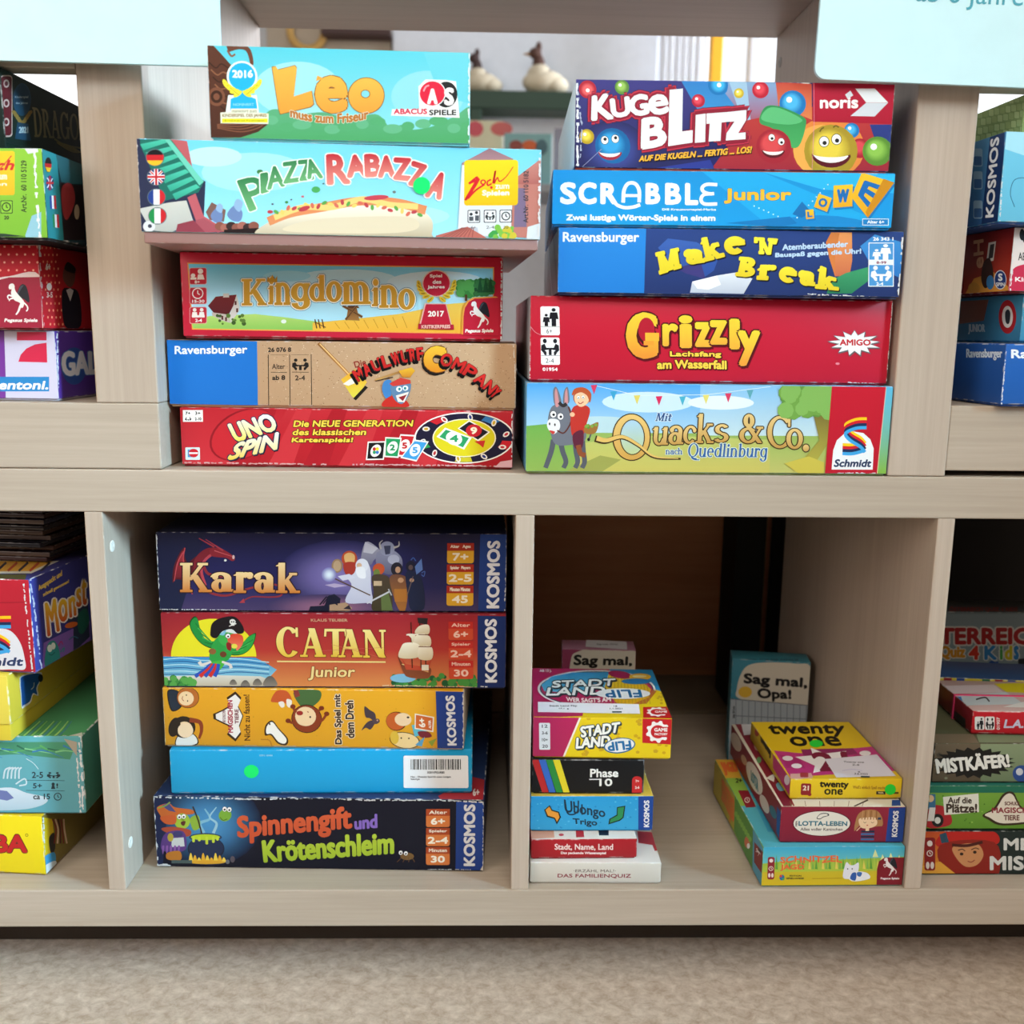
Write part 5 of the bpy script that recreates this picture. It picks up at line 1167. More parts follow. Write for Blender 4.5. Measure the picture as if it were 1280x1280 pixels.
for k_, c_ in ((1.0, '#3a2818'), (.88, '#efe8e2')):
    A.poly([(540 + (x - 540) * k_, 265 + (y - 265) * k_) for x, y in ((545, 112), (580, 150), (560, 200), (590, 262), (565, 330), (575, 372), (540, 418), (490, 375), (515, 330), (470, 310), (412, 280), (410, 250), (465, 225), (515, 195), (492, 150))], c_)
A.text('DIE SCHULE DER', 466, 228, 484, 302, '#7a3a44', up=True, b=.5); A.text('MAGISCHEN', 496, 165, 528, 365, '#a8344a', up=True, b=2); A.text('TIERE', 538, 220, 562, 310, '#7a3a44', up=True, b=1.5)
A.text('Nicht zu fassen!', 592, 132, 628, 412, '#4a2c18', up=True, b=.8)
A.smooth([(720, 320), (760, 290), (800, 340), (850, 400), (840, 440), (790, 430), (750, 380), (715, 380)], '#3a2a1c'); A.smooth([(728, 325), (760, 300), (796, 345), (840, 400), (832, 430), (794, 420), (756, 372), (725, 370)], '#f4efe8'); A.curve([(690, 405), (740, 410), (756, 450)], 7, '#c0802c'); A.ell(745, 312, 5, 6, '#2a1a14')
A.smooth([(755, 170), (790, 110), (850, 110), (880, 160), (870, 200), (830, 180), (790, 180)], '#c8582c'); A.smooth([(800, 180), (830, 175), (835, 205), (815, 210)], '#f0e4d8'); A.smooth([(850, 160), (880, 170), (870, 210), (850, 200)], '#f0e4d8')
A.smooth([(895, 110), (1040, 105), (1050, 160), (990, 210), (930, 200)], '#4a6a3c'); A.poly([(890, 105), (920, 105), (930, 140), (900, 150)], '#8a3a34')
kid(A, 965, 280, 76, '#8c3c20', 172, buns=False); A.ell(940, 270, 40, 50, '#f2d0a4'); A.ell(925, 245, 20, 14, '#9c2c28')
for x, y, x2, y2 in ((900, 300, 855, 292), (905, 240, 885, 205), (1040, 300, 1085, 250), (1020, 230, 1055, 215)): A.curve([(x, y), ((x + x2) / 2, (y + y2) / 2 + 8), (x2, y2)], 15, '#8c3c20'); A.ell(x2, y2, 16, 14, '#7a3018')
A.z(400, 840, 4.7407)
A.text('Das Spiel mit', 86, 130, 138, 436, '#3a2414', up=True, b=2.4, ow=4, oc='#f0dcc0'); A.text('dem Dreh', 152, 168, 204, 398, '#3a2414', up=True, b=2.4, ow=4, oc='#f0dcc0')
for s_ in (0, 1):
    o = (268, 205) if s_ == 0 else (245, 352); t_ = (330, 300)
    A.smooth([o, (o[0] + 30, o[1] + (20 if s_ == 0 else -45)), (o[0] + 62, o[1] + (45 if s_ == 0 else -62)), t_, (300, 278 if s_ == 0 else 345), (272, 268 if s_ == 0 else 335)], '#4a3c44')
A.ell(335, 296, 22, 16, '#54424a', rot=-20); A.ell(342, 290, 5, 5, '#d0a090')
A.ell(455, 295, 62, 58, '#3a1c10'); A.ell(452, 295, 58, 54, '#c8602a'); A.ell(495, 285, 50, 40, '#f0d0a8'); A.ell(525, 272, 8, 6, '#2a2a2a'); A.ell(500, 412, 90, 50, '#3a2c1c', rot=8); A.ell(500, 412, 84, 46, '#f0cf94', rot=8); A.ell(480, 398, 5, 5, '#3a2a1c'); A.ell(525, 400, 5, 5, '#3a2a1c'); A.ell(440, 395, 26, 40, '#dcb440')
A.poly([(545, 320), (600, 310), (640, 370), (560, 390)], '#5cb4c8'); A.smooth([(580, 360), (640, 360), (660, 390), (600, 395)], '#7a2834'); A.poly([(560, 440), (620, 390), (600, 450)], '#5a9cc0'); A.poly([(640, 420), (660, 450), (690, 400)], '#8a9c3c')
A.poly([(566, 248), (680, 270), (672, 362), (562, 342)], '#f0e4d4'); A.poly([(572, 256), (672, 276), (665, 354), (568, 336)], '#d0662c'); A.text('6+', 585, 275, 628, 335, '#f4ece0', up=True, b=4); A.text('ALTER', 645, 290, 660, 340, '#f4ece0', up=True, b=1)
A.poly([(696, 112), (865, 116), (848, 468), (692, 465)], '#1f3f92', '#233f86'); kosmos_mark(A, 752, 138, 808, 444)
A.edge_wear([(860, 118), (846, 465)], 9, 4); A.z(180, 840, 4.7407); A.edge_wear([(110, 90), (126, 440)], 6, 5, '#f0dca8')
B.build()

# red sunset with the parrot
B = Box(-.3226, .0443, 0, .3165, .0722, -.2102, .29, 'red and orange box with a parrot, a sailing ship and gold capitals',
        dict(all='#8a2430', front='#b0322c', right='#10205a', left='#7a2a2c'), [(202, 765), (634, 766.5), (632.5, 861), (203.5, 858)], CENTRE, base_col='#1a2a60')
A = B.art().z(180, 630, 5.3333)
A.rect(110, 710, 2440, 980, '#98202f', '#b4362f'); A.rect(110, 975, 2440, 1235, '#b4362f', '#d88a4c')
A.ell(458, 1015, 280, 255, '#e6da28', n=44, a0=180, a1=360)
A.poly([(120, 1015), (730, 1022), (800, 1060), (870, 1105), (800, 1180), (120, 1180)], '#2a86c0', '#8cc4d4')
for k in range(6): A.curve([(120, 1035 + k * 20), (260, 1025 + k * 22), (400, 1042 + k * 20), (600, 1030 + k * 18), (820, 1055 + k * 16)], 6, '#1c5c94' if k % 2 else '#b4dce4')
A.poly([(120, 1150), (420, 1140), (760, 1150), (870, 1190), (860, 1225), (125, 1220)], '#d8d4c8', '#b8a890'); A.foliage(34, 130, 1160, 320, 1220, 14, 26, ['#2a6a34', '#3f8a3e', '#57a04a'], 3)
for x, y, r in ((580, 1190, 24), (660, 1200, 30), (740, 1190, 30), (825, 1185, 46)): A.smooth([(x - r, y + r * .6), (x - r * .5, y - r * .6), (x + r * .4, y - r * .7), (x + r, y + r * .6)], '#5a5450', '#8a8074')
# parrot
for q, c in (([(335, 745), (360, 760), (380, 850), (420, 910), (480, 920), (450, 960), (380, 930), (325, 860), (305, 790)], '#1f8a3c'), ([(735, 855), (738, 880), (710, 950), (650, 1000), (570, 1005), (560, 970), (640, 930), (690, 880)], '#2a9a40')): A.smooth(q, '#12401c'); cx = sum(p[0] for p in q) / len(q); cy = sum(p[1] for p in q) / len(q); A.smooth([(cx + (x - cx) * .92, cy + (y - cy) * .92) for x, y in q], c)
for k in range(5): A.curve([(345 + k * 14, 790 + k * 32), (390 + k * 14, 850 + k * 20), (450, 920)], 6, '#46b858' if k % 2 else '#156a2c'); A.curve([(720 - k * 22, 900 + k * 22), (640 - k * 12, 950 + k * 10), (570, 985)], 5, '#46b858' if k % 2 else '#156a2c')
A.smooth([(430, 1000), (470, 900), (540, 880), (580, 960), (550, 1040), (450, 1060)], '#2c9a44'); A.smooth([(450, 1050), (530, 1045), (490, 1110), (430, 1090)], '#4ab03c')
for k, c in enumerate(('#2a50b0', '#c8302c', '#2a50b0', '#c8302c', '#2a50b0')): A.curve([(440 + k * 12, 1065), (390 + k * 22, 1110), (330 + k * 32, 1150)], 22, c, w2=26)
A.curve([(360, 1050), (380, 1070), (440, 1050)], 24, '#dcd4cc', w2=14); A.curve([(570, 1095), (560, 1070), (510, 1050)], 22, '#dcd4cc', w2=14); A.ell(450, 980, 24, 20, '#8a5a34'); A.ell(520, 1000, 22, 20, '#6a3a24')
A.ell(550, 880, 62, 66, '#3aa84c'); A.smooth([(500, 870), (550, 820), (620, 830), (610, 860), (540, 850)], '#d6dcdc'); A.smooth([(500, 865), (520, 850), (545, 830), (530, 870)], '#7ab4d4')
A.smooth([(555, 880), (600, 860), (650, 875), (650, 930), (610, 975), (600, 930), (560, 930)], '#d8402c', '#e87a5c'); A.ell(595, 945, 20, 16, '#e2d24c'); A.smooth([(545, 920), (575, 930), (570, 975), (545, 960)], '#8c2024')
eyes(A, 552, 876, 556, 876, 16); A.smooth([(440, 850), (455, 790), (510, 755), (600, 745), (650, 800), (660, 850), (620, 860), (580, 830), (520, 845), (480, 890), (445, 880)], '#18141a'); A.ell(588, 780, 20, 18, '#e2e0dc'); A.rect(578, 790, 600, 806, '#e2e0dc'); A.ell(582, 780, 5, 5, '#18141a'); A.ell(595, 780, 5, 5, '#18141a'); A.line([(565, 810), (612, 792)], 6, '#e2e0dc')
A.text('KLAUS TEUBER', 1105, 758, 1350, 778, '#c89878', b=1)
CA = dict(font='s', sw=.24, tw=.07, b=2, ow=4, oc='#6a1c14')
for ch, x0, y0, x1, y1 in (('C', 872, 812, 1018, 1020), ('A', 1028, 822, 1200, 1018), ('T', 1190, 826, 1345, 1018)): A.text(ch, x0, y0, x1, y1, '#f2dc8c', '#e0b83c', **CA)
A.z(400, 630, 4.9231)
for ch, x0, y0, x1, y1 in (('A', 100, 765, 252, 942), ('N', 255, 768, 398, 945)): A.text(ch, x0, y0, x1, y1, '#f2dc8c', '#e0b83c', **CA)
A.z(0, 0, 1); A.line([(344, 826.5), (480, 827.5)], 1.8, '#e8d084')
A.text('Junior', 382, 833, 440, 851, '#ecd08a', b=.5, ow=.7, oc='#6a2c18', skew=2)
A.z(400, 630, 4.9231)
# ship
A.foliage(60, 440, 1060, 960, 1125, 12, 26, ['#1f5a34', '#2f7a3e', '#47903f'], 5); A.ell(500, 1075, 80, 28, '#7cb4d0')
A.smooth([(470, 935), (510, 990), (600, 1010), (672, 1010), (670, 1060), (640, 1078), (540, 1070), (505, 1040)], '#6a2c1c', '#8a4a2c'); A.line([(495, 985), (660, 1035)], 6, '#d8b070'); A.poly([(490, 940), (520, 985), (620, 1000), (680, 960), (660, 1030), (520, 1020)], '#b8442c')
for x in (555, 610, 640): A.line([(x, 720), (x + 4, 1010)], 6, '#3a2018')
for q in ([(605, 745), (664, 738), (662, 795), (580, 790)], [(585, 805), (668, 808), (670, 875), (570, 868)], [(490, 880), (520, 850), (600, 860), (600, 940), (480, 945)], [(605, 880), (682, 878), (680, 955), (600, 950)], [(530, 795), (580, 800), (560, 855), (555, 820)]): A.smooth(q, '#efe4cc', '#cdb894')
A.line([(525, 800), (640, 796)], 9, '#e8dcc4'); A.poly([(595, 692), (660, 695), (655, 735), (600, 725)], '#2a2024'); A.rect(618, 990, 662, 1025, '#e0d4bc'); A.line([(600, 798), (668, 800)], 5, '#6a3020'); A.line([(600, 875), (680, 876)], 5, '#6a3020')
info_badges(A, 788, 714, 942, 1084, '#c22c26', '#cc4a2e', (('Alter', '6+'), ('Spieler', '2-4'), ('Minuten', '30')), '#f0c8b8')
A.poly([(972, 678), (1160, 682), (1148, 1142), (966, 1135)], '#16306e', '#142a64'); kosmos_mark(A, 1015, 698, 1092, 1104)
A.line([(60, 860), (390, 950)], 2, '#c86a50'); A.line([(0, 900), (380, 880)], 2, '#c4685a'); A.edge_wear([(370, 1120), (960, 1132)], 6, 5, '#e0c4a0'); A.edge_wear([(985, 1128), (1030, 1130)], 6, 6)
B.build()

# the night-blue one on top
B = Box(-.3234, .0450, .62, .3170, .0748, -.1378, .29, 'night blue box with a red dragon, gold title and group of heroes',
        dict(all='#1a2148', front='#1d2350', right='#13306e', left='#23284a'), [(194, 662), (633.7, 666.5), (634, 764), (199.5, 764)], CENTRE, base_col='#161a36', wear=1.0)
A = B.art().z(180, 630, 5.3333)
A.rect(70, 165, 2440, 560, '#16163a', '#242458'); A.rect(70, 555, 2440, 720, '#242458', '#463a60'); A.poly([(70, 165), (420, 165), (250, 720), (100, 720)], '#161a3a', '#1a2240'); A.glow(1330, 470, 420, 240, '#8072b0', '#222252'); A.glow(1250, 690, 420, 90, '#94647e', '#3c345c')
# dragon
A.curve([(560, 480), (440, 460), (400, 400), (390, 520), (430, 580), (560, 610), (720, 560), (860, 530), (940, 560), (930, 610), (850, 620), (740, 618), (670, 650)], 20, '#8c2c34', w2=8)
A.smooth([(195, 520), (200, 420), (240, 320), (278, 275), (275, 330), (300, 380), (360, 340), (345, 440), (300, 520), (250, 500), (215, 500)], '#5a1620'); A.smooth([(205, 500), (212, 420), (245, 330), (268, 300), (262, 350), (290, 400), (285, 470), (250, 485), (218, 485)], '#a02c38', '#6a1c28'); A.curve([(278, 280), (270, 380), (330, 600)], 8, '#c04850'); A.curve([(275, 300), (230, 380), (205, 510)], 5, '#c8525a')
A.curve([(400, 560), (370, 460), (370, 370), (430, 310), (500, 300)], 60, '#7c202c', w2=44, n=8); A.curve([(420, 540), (395, 460), (400, 390), (450, 335), (500, 325)], 18, '#b84450', n=8)
A.smooth([(450, 290), (520, 285), (600, 330), (620, 360), (600, 372), (560, 350), (500, 345), (460, 335)], '#8a2430'); A.line([(375, 215), (480, 275)], 6, '#a83a44', w2=12); A.line([(420, 222), (540, 300)], 5, '#a83a44', w2=12); A.ell(555, 367, 9, 8, '#e0dcd4'); A.ell(610, 345, 8, 14, '#d8b4b0'); A.line([(480, 300), (600, 340)], 5, '#c85a60'); A.poly([(650, 660), (680, 630), (690, 660)], '#a83a44')
A.z(0, 0, 1)
KA = dict(font='s', sw=.2, tw=.075, b=.5, ow=1.3, oc='#2a1420')
for ch, x0, y0, x1, y1 in (('K', 226, 702, 267, 740), ('a', 265, 714, 295, 740), ('r', 294, 714, 320, 741), ('a', 320, 714, 348, 741), ('k', 348, 702, 379, 741)): A.text(ch, x0, y0, x1, y1, '#f4d49a', '#c87830', **KA)
A.poly([(390, 764), (392, 758), (410, 757), (414, 745), (422, 742), (430, 748), (428, 764)], '#14182e'); A.line([(408, 755), (416, 744), (428, 752)], 1.4, '#10142a')
# heroes
A.z(400, 630, 4.9231)
A.smooth([(270, 330), (300, 225), (370, 260), (390, 300), (350, 340), (330, 370), (280, 370)], '#a8a4b4', '#6e6a80'); A.poly([(295, 225), (375, 265), (340, 300), (285, 290)], '#c4c0cc')
A.smooth([(365, 300), (400, 280), (470, 280), (520, 330), (515, 400), (440, 430), (370, 380)], '#8c8aa0', '#5a5870'); A.ell(430, 268, 46, 46, '#8e8ea4'); A.poly([(410, 250), (452, 248), (448, 300), (420, 305)], '#3a3c54'); A.curve([(392, 270), (385, 235), (402, 215)], 14, '#b0a8a0', w2=4); A.curve([(470, 262), (500, 250), (502, 222)], 14, '#b0a8a0', w2=4); A.ell(470, 335, 36, 30, '#a8a6b8')
A.ell(125, 375, 34, 44, '#9a7a5c'); A.ell(125, 375, 24, 34, '#b89a78'); A.ell(200, 330, 48, 50, '#b84a2c'); A.smooth([(168, 310), (200, 292), (232, 310), (225, 360), (180, 360)], '#e0b070'); A.smooth([(165, 360), (235, 355), (230, 420), (180, 430)], '#a8382c')
A.smooth([(265, 340), (300, 340), (330, 400), (335, 520), (360, 650), (345, 655), (330, 610), (180, 605), (215, 500), (190, 450), (230, 420)], '#dcdce8', '#b4b4cc'); A.ell(278, 372, 40, 42, '#e2e2ec'); A.ell(260, 372, 16, 16, '#d8b090'); A.smooth([(240, 390), (290, 385), (300, 450), (255, 445)], '#eeeef4'); A.line([(60, 430), (330, 560)], 7, '#5a4430'); A.poly([(130, 440), (200, 425), (240, 450), (160, 468)], '#d4d4e4'); A.glow(75, 430, 46, 46, '#e8f4fc', '#7c78b4'); A.poly([(50, 495), (110, 485), (190, 500), (110, 512)], '#b4a4c4')
A.ell(380, 395, 36, 36, '#c0502c'); A.ell(368, 420, 20, 26, '#6a7a3c'); A.smooth([(340, 440), (410, 430), (450, 470), (460, 655), (345, 655), (350, 540)], '#4a3c30', '#3a3420'); A.poly([(395, 560), (440, 540), (470, 655), (400, 655)], '#5c6a3c'); A.line([(310, 610), (450, 535)], 10, '#c4c4cc'); A.line([(440, 520), (460, 560)], 8, '#a8a8b0'); A.rect(350, 470, 400, 500, '#c4a888')
A.ell(490, 395, 36, 42, '#22202c'); A.ell(497, 400, 16, 20, '#b88a6c'); A.smooth([(450, 440), (540, 440), (560, 520), (545, 650), (510, 655), (470, 560)], '#6a4434', '#a0642c'); A.ell(515, 465, 18, 16, '#b88864'); A.poly([(475, 520), (550, 520), (555, 600), (480, 600)], '#a8692c')
A.ell(575, 380, 30, 36, '#1a1c30'); A.smooth([(545, 420), (610, 420), (650, 480), (660, 640), (580, 650), (560, 560)], '#1c2440'); A.poly([(600, 380), (640, 330), (648, 400), (610, 430)], '#5a78b4'); A.curve([(640, 420), (660, 410), (655, 440), (640, 430)], 5, '#4a6ab0'); A.curve([(575, 340), (590, 325), (605, 345)], 6, '#3a5a9c'); A.ell(575, 385, 14, 16, '#5a4a4c'); A.ell(582, 465, 14, 12, '#b08a70'); A.line([(555, 560), (590, 440)], 5, '#6a5a54')
A.poly([(80, 620), (180, 605), (220, 640), (200, 660), (80, 660)], '#a8886c'); A.line([(20, 620), (60, 570), (110, 590)], 9, '#14182e'); A.line([(40, 640), (80, 590), (130, 620)], 9, '#14182e'); A.poly([(165, 645), (200, 620), (215, 650)], '#2a2430')
info_badges(A, 794, 232, 955, 628, '#a82c1e', '#dca62c', (('Alter   Ages', '7+'), ('Spieler  Players', '2-5'), ('Minuten Minutes', '45')))
A.poly([(992, 178), (1160, 182), (1160, 665), (985, 660)], '#1f3f86', '#1b377a'); kosmos_mark(A, 1034, 220, 1112, 640)
A.edge_wear([(1152, 185), (1145, 655)], 8, 7); A.z(180, 630, 5.3333); A.edge_wear([(80, 175), (90, 400), (100, 710)], 13, 2); A.edge_wear([(100, 705), (640, 708)], 6, 3); A.edge_wear([(80, 175), (140, 178)], 14, 4)
B.build()

# ---------------------------------------------------------------- lower right bay: small boxes
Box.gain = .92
SMALL_L = 'small boxes beside the middle divider'
B = Box(.0180, .0092, -.6, .1222, .0219, -.3879, .105, 'flat white box with thin capitals, lowest of the small stack beside the middle divider',
        dict(all='#d6d2cc', top='#dcd8d4', front='#d2cdc4'), [(662.7, 1078.5), (830, 1079.5), (829, 1106.7), (663, 1106.8)], SMALL_L, cat='card game', name='card_game_box', base_col='#cfc9c0')
A = B.art().z(640, 780, 3.7647); A.text('·ERZÄHL MAL!·', 300, 1158, 502, 1176, '#6a5a5a', b=.3); A.text('DAS FAMILIENQUIZ', 222, 1184, 574, 1207, '#8a3a44', b=.9)
A = B.art('top'); A.z(640, 780, 3.7647); A.poly([(590, 975), (660, 980), (690, 1065), (672, 1068), (660, 1040), (595, 1030)], '#b8404a')
B.build()
B = Box(.0188, .0134, .86, .0992, .0208, -.3659, .14, 'flat dark red box with thin white lettering, second from bottom beside the middle divider',
        dict(all='#a8222a', top='#d8d0c8', front='#a61f28'), [(664, 1049), (797.5, 1048), (797, 1073.4), (664, 1075.5)], SMALL_L, cat='card game', name='card_game_box', base_col='#8a1a20')
A = B.art().z(640, 780, 3.7647); A.text('Stadt, Name, Land', 205, 1036, 482, 1072, '#f0dcd8', b=1); A.text('Das packende Wissensspiel', 235, 1076, 450, 1094, '#f0dcd8', b=1.4)
A = B.art('top'); A.z(640, 780, 3.7647); A.poly([(80, 960), (195, 960), (200, 1005), (90, 1012)], '#d89a80'); A.poly([(300, 960), (335, 960), (340, 1003), (302, 1004)], '#b82c34'); A.poly([(405, 960), (455, 960), (455, 995), (410, 995)], '#1a2438'); A.text('♥', 215, 985, 245, 1000, '#c03040') if False else A.ell(232, 992, 12, 6, '#c03040')
B.build()
B = Box(.0184, .0271, .29, .1158, .0361, -.3450, .16, 'bright blue small box with dark scrawled title and two angular puzzle shapes',
        dict(all='#2a8cc8', right='#16386e', top='#d8b84a', front='#2f9ad2'), [(663.3, 994.5), (818, 994.5), (816.5, 1039), (663, 1039.3)], SMALL_L, cat='card game', name='card_game_box', base_col='#1c6a9c')
A = B.art().z(640, 780, 3.7647)
A.rect(85, 805, 600, 980, '#2a9ad6', '#3aa2d2'); A.speckle(60, 90, 810, 590, 970, 2, 6, ['#58b4dc', '#2488c2'], 4)
for q in ([(250, 830), (262, 890), (290, 898), (310, 880), (314, 830)], [(330, 848), (332, 900)], ): A.curve(q, 7, '#1f3446')
A.text('Ubongo', 0, 0, 0, 0, '#203648', q=[(246, 825), (440, 870), (440, 925), (252, 905)], b=1.5); A.text('Trigo', 290, 915, 400, 962, '#203648', b=1.5, q=[(288, 918), (402, 925), (402, 962), (292, 952)])
A.poly([(152, 875), (178, 852), (190, 875), (222, 885), (232, 912), (212, 948), (200, 920), (165, 910)], '#1c1c18'); A.poly([(158, 876), (176, 859), (187, 880), (218, 890), (225, 912), (213, 935), (203, 914), (170, 904)], '#e89a3a')
A.poly([(496, 862), (536, 855), (528, 915), (510, 930), (456, 948), (460, 920), (495, 900)], '#1c241c'); A.poly([(500, 866), (530, 861), (523, 912), (507, 925), (463, 940), (466, 922), (499, 904)], '#2f8a52')
A.rect(597, 805, 672, 980, '#1f4796'); A.text('KOSMOS', 622, 828, 650, 962, '#e8e8ea', b=2.2, up=True)
B.build()
B = Box(.0192, .0302, -.37, .1053, .0350, -.3086, .145, 'black small box with four slanting coloured stripes and white title',
        dict(all='#17171a', right='#1d4a7c', front='#141417'), [(665, 948), (806, 949), (805, 993), (664, 991.5)], SMALL_L, cat='card game', name='card_game_box', base_col='#101012', wear=.3)
A = B.art().z(640, 780, 3.7647)
for k, c in enumerate(('#c22a2c', '#3a6ac0', '#2f8a3e', '#e2cc2c')): A.poly([(92 + k * 33, 634), (124 + k * 33, 634), (172 + k * 33, 800), (142 + k * 33, 800)], c)
A.text('Phase', 366, 680, 500, 722, '#f0f0ee', b=1.6); A.text('10', 410, 728, 472, 766, '#f0f0ee', b=1.6); A.line([(362, 732), (412, 732)], 5, '#f0f0ee'); A.line([(470, 714), (500, 714)], 5, '#f0f0ee')
A.rrect(566, 718, 614, 830, 20, '#c42a2c'); A.text('7+', 582, 735, 600, 748, '#f0e0dc', b=1); A.text('2-6', 580, 766, 602, 780, '#f0e0dc', b=1)
A = B.art('right'); A.z(640, 780, 3.7647); A.poly([(630, 640), (640, 800), (670, 800), (650, 640)], '#1d4a8c'); A.text('KOSMOS', 0, 0, 0, 0, '#d8dce4', q=[(625, 795), (628, 720), (642, 705), (640, 792)], b=1)
B.build()
B = Box(.0196, .0321, -1.6, .1290, .0410, -.2733, .135, 'magenta, yellow and blue small box, topmost of the small stack beside the middle divider',
        dict(all='#d8b81c', top='#e0c020', left='#a8285c', front='#e2c422'), [(666, 895), (842, 898), (840.5, 949.5), (664.4, 948)], SMALL_L, cat='card game', name='card_game_box', base_col='#c8a818', wear=.3)
A = B.art().z(640, 780, 3.7647)
A.poly([(90, 425), (765, 440), (760, 645), (85, 635)], '#e6c81e'); A.speckle(44, 340, 440, 740, 630, 8, 13, ['#c8a02a', '#cfa41e'], 3); A.poly([(90, 425), (332, 425), (240, 640), (85, 640)], '#b8265c', '#b42a56'); A.line([(334, 420), (242, 640)], 9, '#f0e4d4')
A.rrect(126, 464, 180, 598, 6, '#e4e4e8')
for y, t_ in ((480, '12'), (514, '3-6'), (548, '10+'), (580, '20')): A.text(t_, 140, y - 8, 168, y + 8, '#2a2a34', b=.5)
ST = dict(b=5, ow=4, oc='#2a3a44', sh=(5, 5), shc='#2a3a44')
A.text('STADT', 0, 0, 0, 0, '#f2f2ee', q=[(328, 485), (515, 462), (505, 510), (332, 535)], **ST); A.text('LAND', 0, 0, 0, 0, '#f2f2ee', q=[(310, 540), (470, 528), (465, 575), (306, 590)], **ST)
A.ell(514, 576, 76, 38, '#1a6090', rot=-8); A.ell(514, 575, 70, 33, '#e8eaec', rot=-8); A.text('FLIP', 0, 0, 0, 0, '#1a6aa4', q=[(570, 592), (462, 602), (456, 562), (564, 552)], b=3)
A.poly([(622, 430), (760, 440), (755, 570), (622, 562)], '#c41f26')
def gear(A, cx, cy, rx, ry, col, inn):
    q = []
    for i in range(36): k = 1.0 if (i // 2) % 2 == 0 else .82; a = i * math.pi / 18; q.append((cx + rx * k * math.cos(a), cy + ry * k * math.sin(a)))
    A.poly(q, col); A.ell(cx, cy, rx * .6, ry * .6, inn)
gear(A, 694, 508, 56, 54, '#f2eeec', '#c41f26'); A.rect(680, 484, 755, 534, '#c41f26'); A.text('GAME', 676, 488, 740, 508, '#f2eeec', b=2); A.text('FACTORY', 678, 513, 740, 526, '#f2eeec', b=1.4)
A = B.art('top', [(669, 833), (819.5, 834.5), (842, 898), (666, 895)]); A.z(640, 780, 3.7647)
A.poly([(108, 195), (680, 200), (765, 445), (95, 440)], '#e6c81e'); A.poly([(108, 195), (400, 198), (330, 430), (95, 440)], '#b8265c'); A.poly([(400, 196), (680, 200), (715, 310), (460, 240)], '#2a8cc4'); A.poly([(225, 195), (470, 196), (480, 240), (230, 250)], '#b02a5c'); A.speckle(20, 690, 300, 750, 430, 6, 9, ['#c8a02a'], 5)
A.ell(408, 300, 278, 92, '#e6e4e0', n=40); A.ell(408, 300, 268, 86, '#34485a', n=40); A.ell(408, 300, 262, 82, '#b8265c', n=40)
A.poly([(150, 280), (200, 240), (300, 220), (470, 218), (440, 300), (300, 318), (160, 310)], '#2f96cc', '#5cb0d8'); A.poly([(470, 218), (600, 245), (665, 300), (650, 340), (560, 378), (500, 372), (440, 300)], '#e8c424', '#d8a41e'); A.poly([(560, 378), (650, 340), (672, 300), (690, 310), (640, 370)], '#b86a34')
for k in range(12): A.line([(480 + k * 15, 232 + k * 4), (470 + k * 17, 372)], 3, '#b8982a')
A.ell(520, 230, 55, 18, '#a8285c', rot=8); A.ell(615, 240, 52, 16, '#e8b82a'); A.ell(595, 262, 70, 14, '#2a7ab4'); A.ell(612, 238, 34, 6, '#f2e2a0')
A.text('STADT', 0, 0, 0, 0, '#f4f4f0', q=[(205, 262), (496, 250), (490, 282), (198, 292)], **ST); A.text('LAND', 0, 0, 0, 0, '#f4f4f0', q=[(180, 295), (448, 288), (440, 324), (168, 330)], **ST)
A.ell(530, 322, 130, 26, '#e8eaec'); A.text('FLIP', 0, 0, 0, 0, '#1a6aa4', q=[(620, 338), (450, 340), (440, 306), (612, 304)], b=4); A.text('WER SAGT\'S AM', 258, 342, 470, 366, '#f0e6e0', b=2, arc=-6)
A.text('AB 12 J.', 146, 206, 202, 222, '#e8e4e0', b=1); A.poly([(622, 388), (735, 386), (765, 445), (620, 440)], '#c41f26'); gear(A, 688, 412, 52, 24, '#f2eeec', '#c41f26'); A.rect(680, 400, 740, 424, '#c41f26'); A.text('GAME', 676, 404, 738, 418, '#f2eeec', b=2)
S = B.sticker('paper_label', 'top', None, None, label='white paper label', quad=[(669, 833), (819.5, 834.5), (842, 898), (666, 895)]); S.z(640, 780, 3.7647); S.poly([(126, 362), (602, 374), (606, 422), (122, 412)], '#e2e2ea'); S.text('Stadt Land Flip', 178, 378, 308, 388, '#5a5a66', b=.4); S.text('17,1  g', 222, 392, 268, 400, '#5a5a66', b=.4); S.text('18', 482, 380, 498, 388, '#5a5a66', b=.4); S.text('1.1.2021', 462, 392, 522, 400, '#5a5a66', b=.4); S.rect(472, 409, 518, 416, '#2f4a44')
B.build()
# tall card pack at the back
B = Box(.0587, .2000, -3.0, .0805, .1660, -.3880, .034, 'pink and cream card box standing upright at the back behind the small stack',
        dict(all='#a86a84', top='#b07a92', front='#9a3a5c'), None, None, cat='card game', name='card_game_box', single=True, wear=.4)
A = B.art('front').z(640, 780, 3.7647)
A.poly([(238, 100), (580, 125), (580, 900), (238, 900)], '#8e3a58'); A.smooth([(262, 400), (275, 180), (310, 130), (420, 112), (580, 118), (700, 400), (500, 900), (300, 700)], '#cdc3b4')
A.text('Sag mal,', 0, 0, 0, 0, '#1c1a1c', q=[(294, 146), (565, 156), (562, 204), (290, 206)], b=3); A.text('Oma!', 300, 225, 470, 280, '#1c1a1c', b=3)
S = B.sticker('paper_label', 'top', None, None, label='white paper label'); S.z(640, 780, 3.7647); S.poly([(350, 74), (540, 84), (542, 122), (346, 108)], '#d6d4da'); S.text('Sag mal, Oma!', 398, 92, 498, 102, '#77747c', b=.3)
B.build()

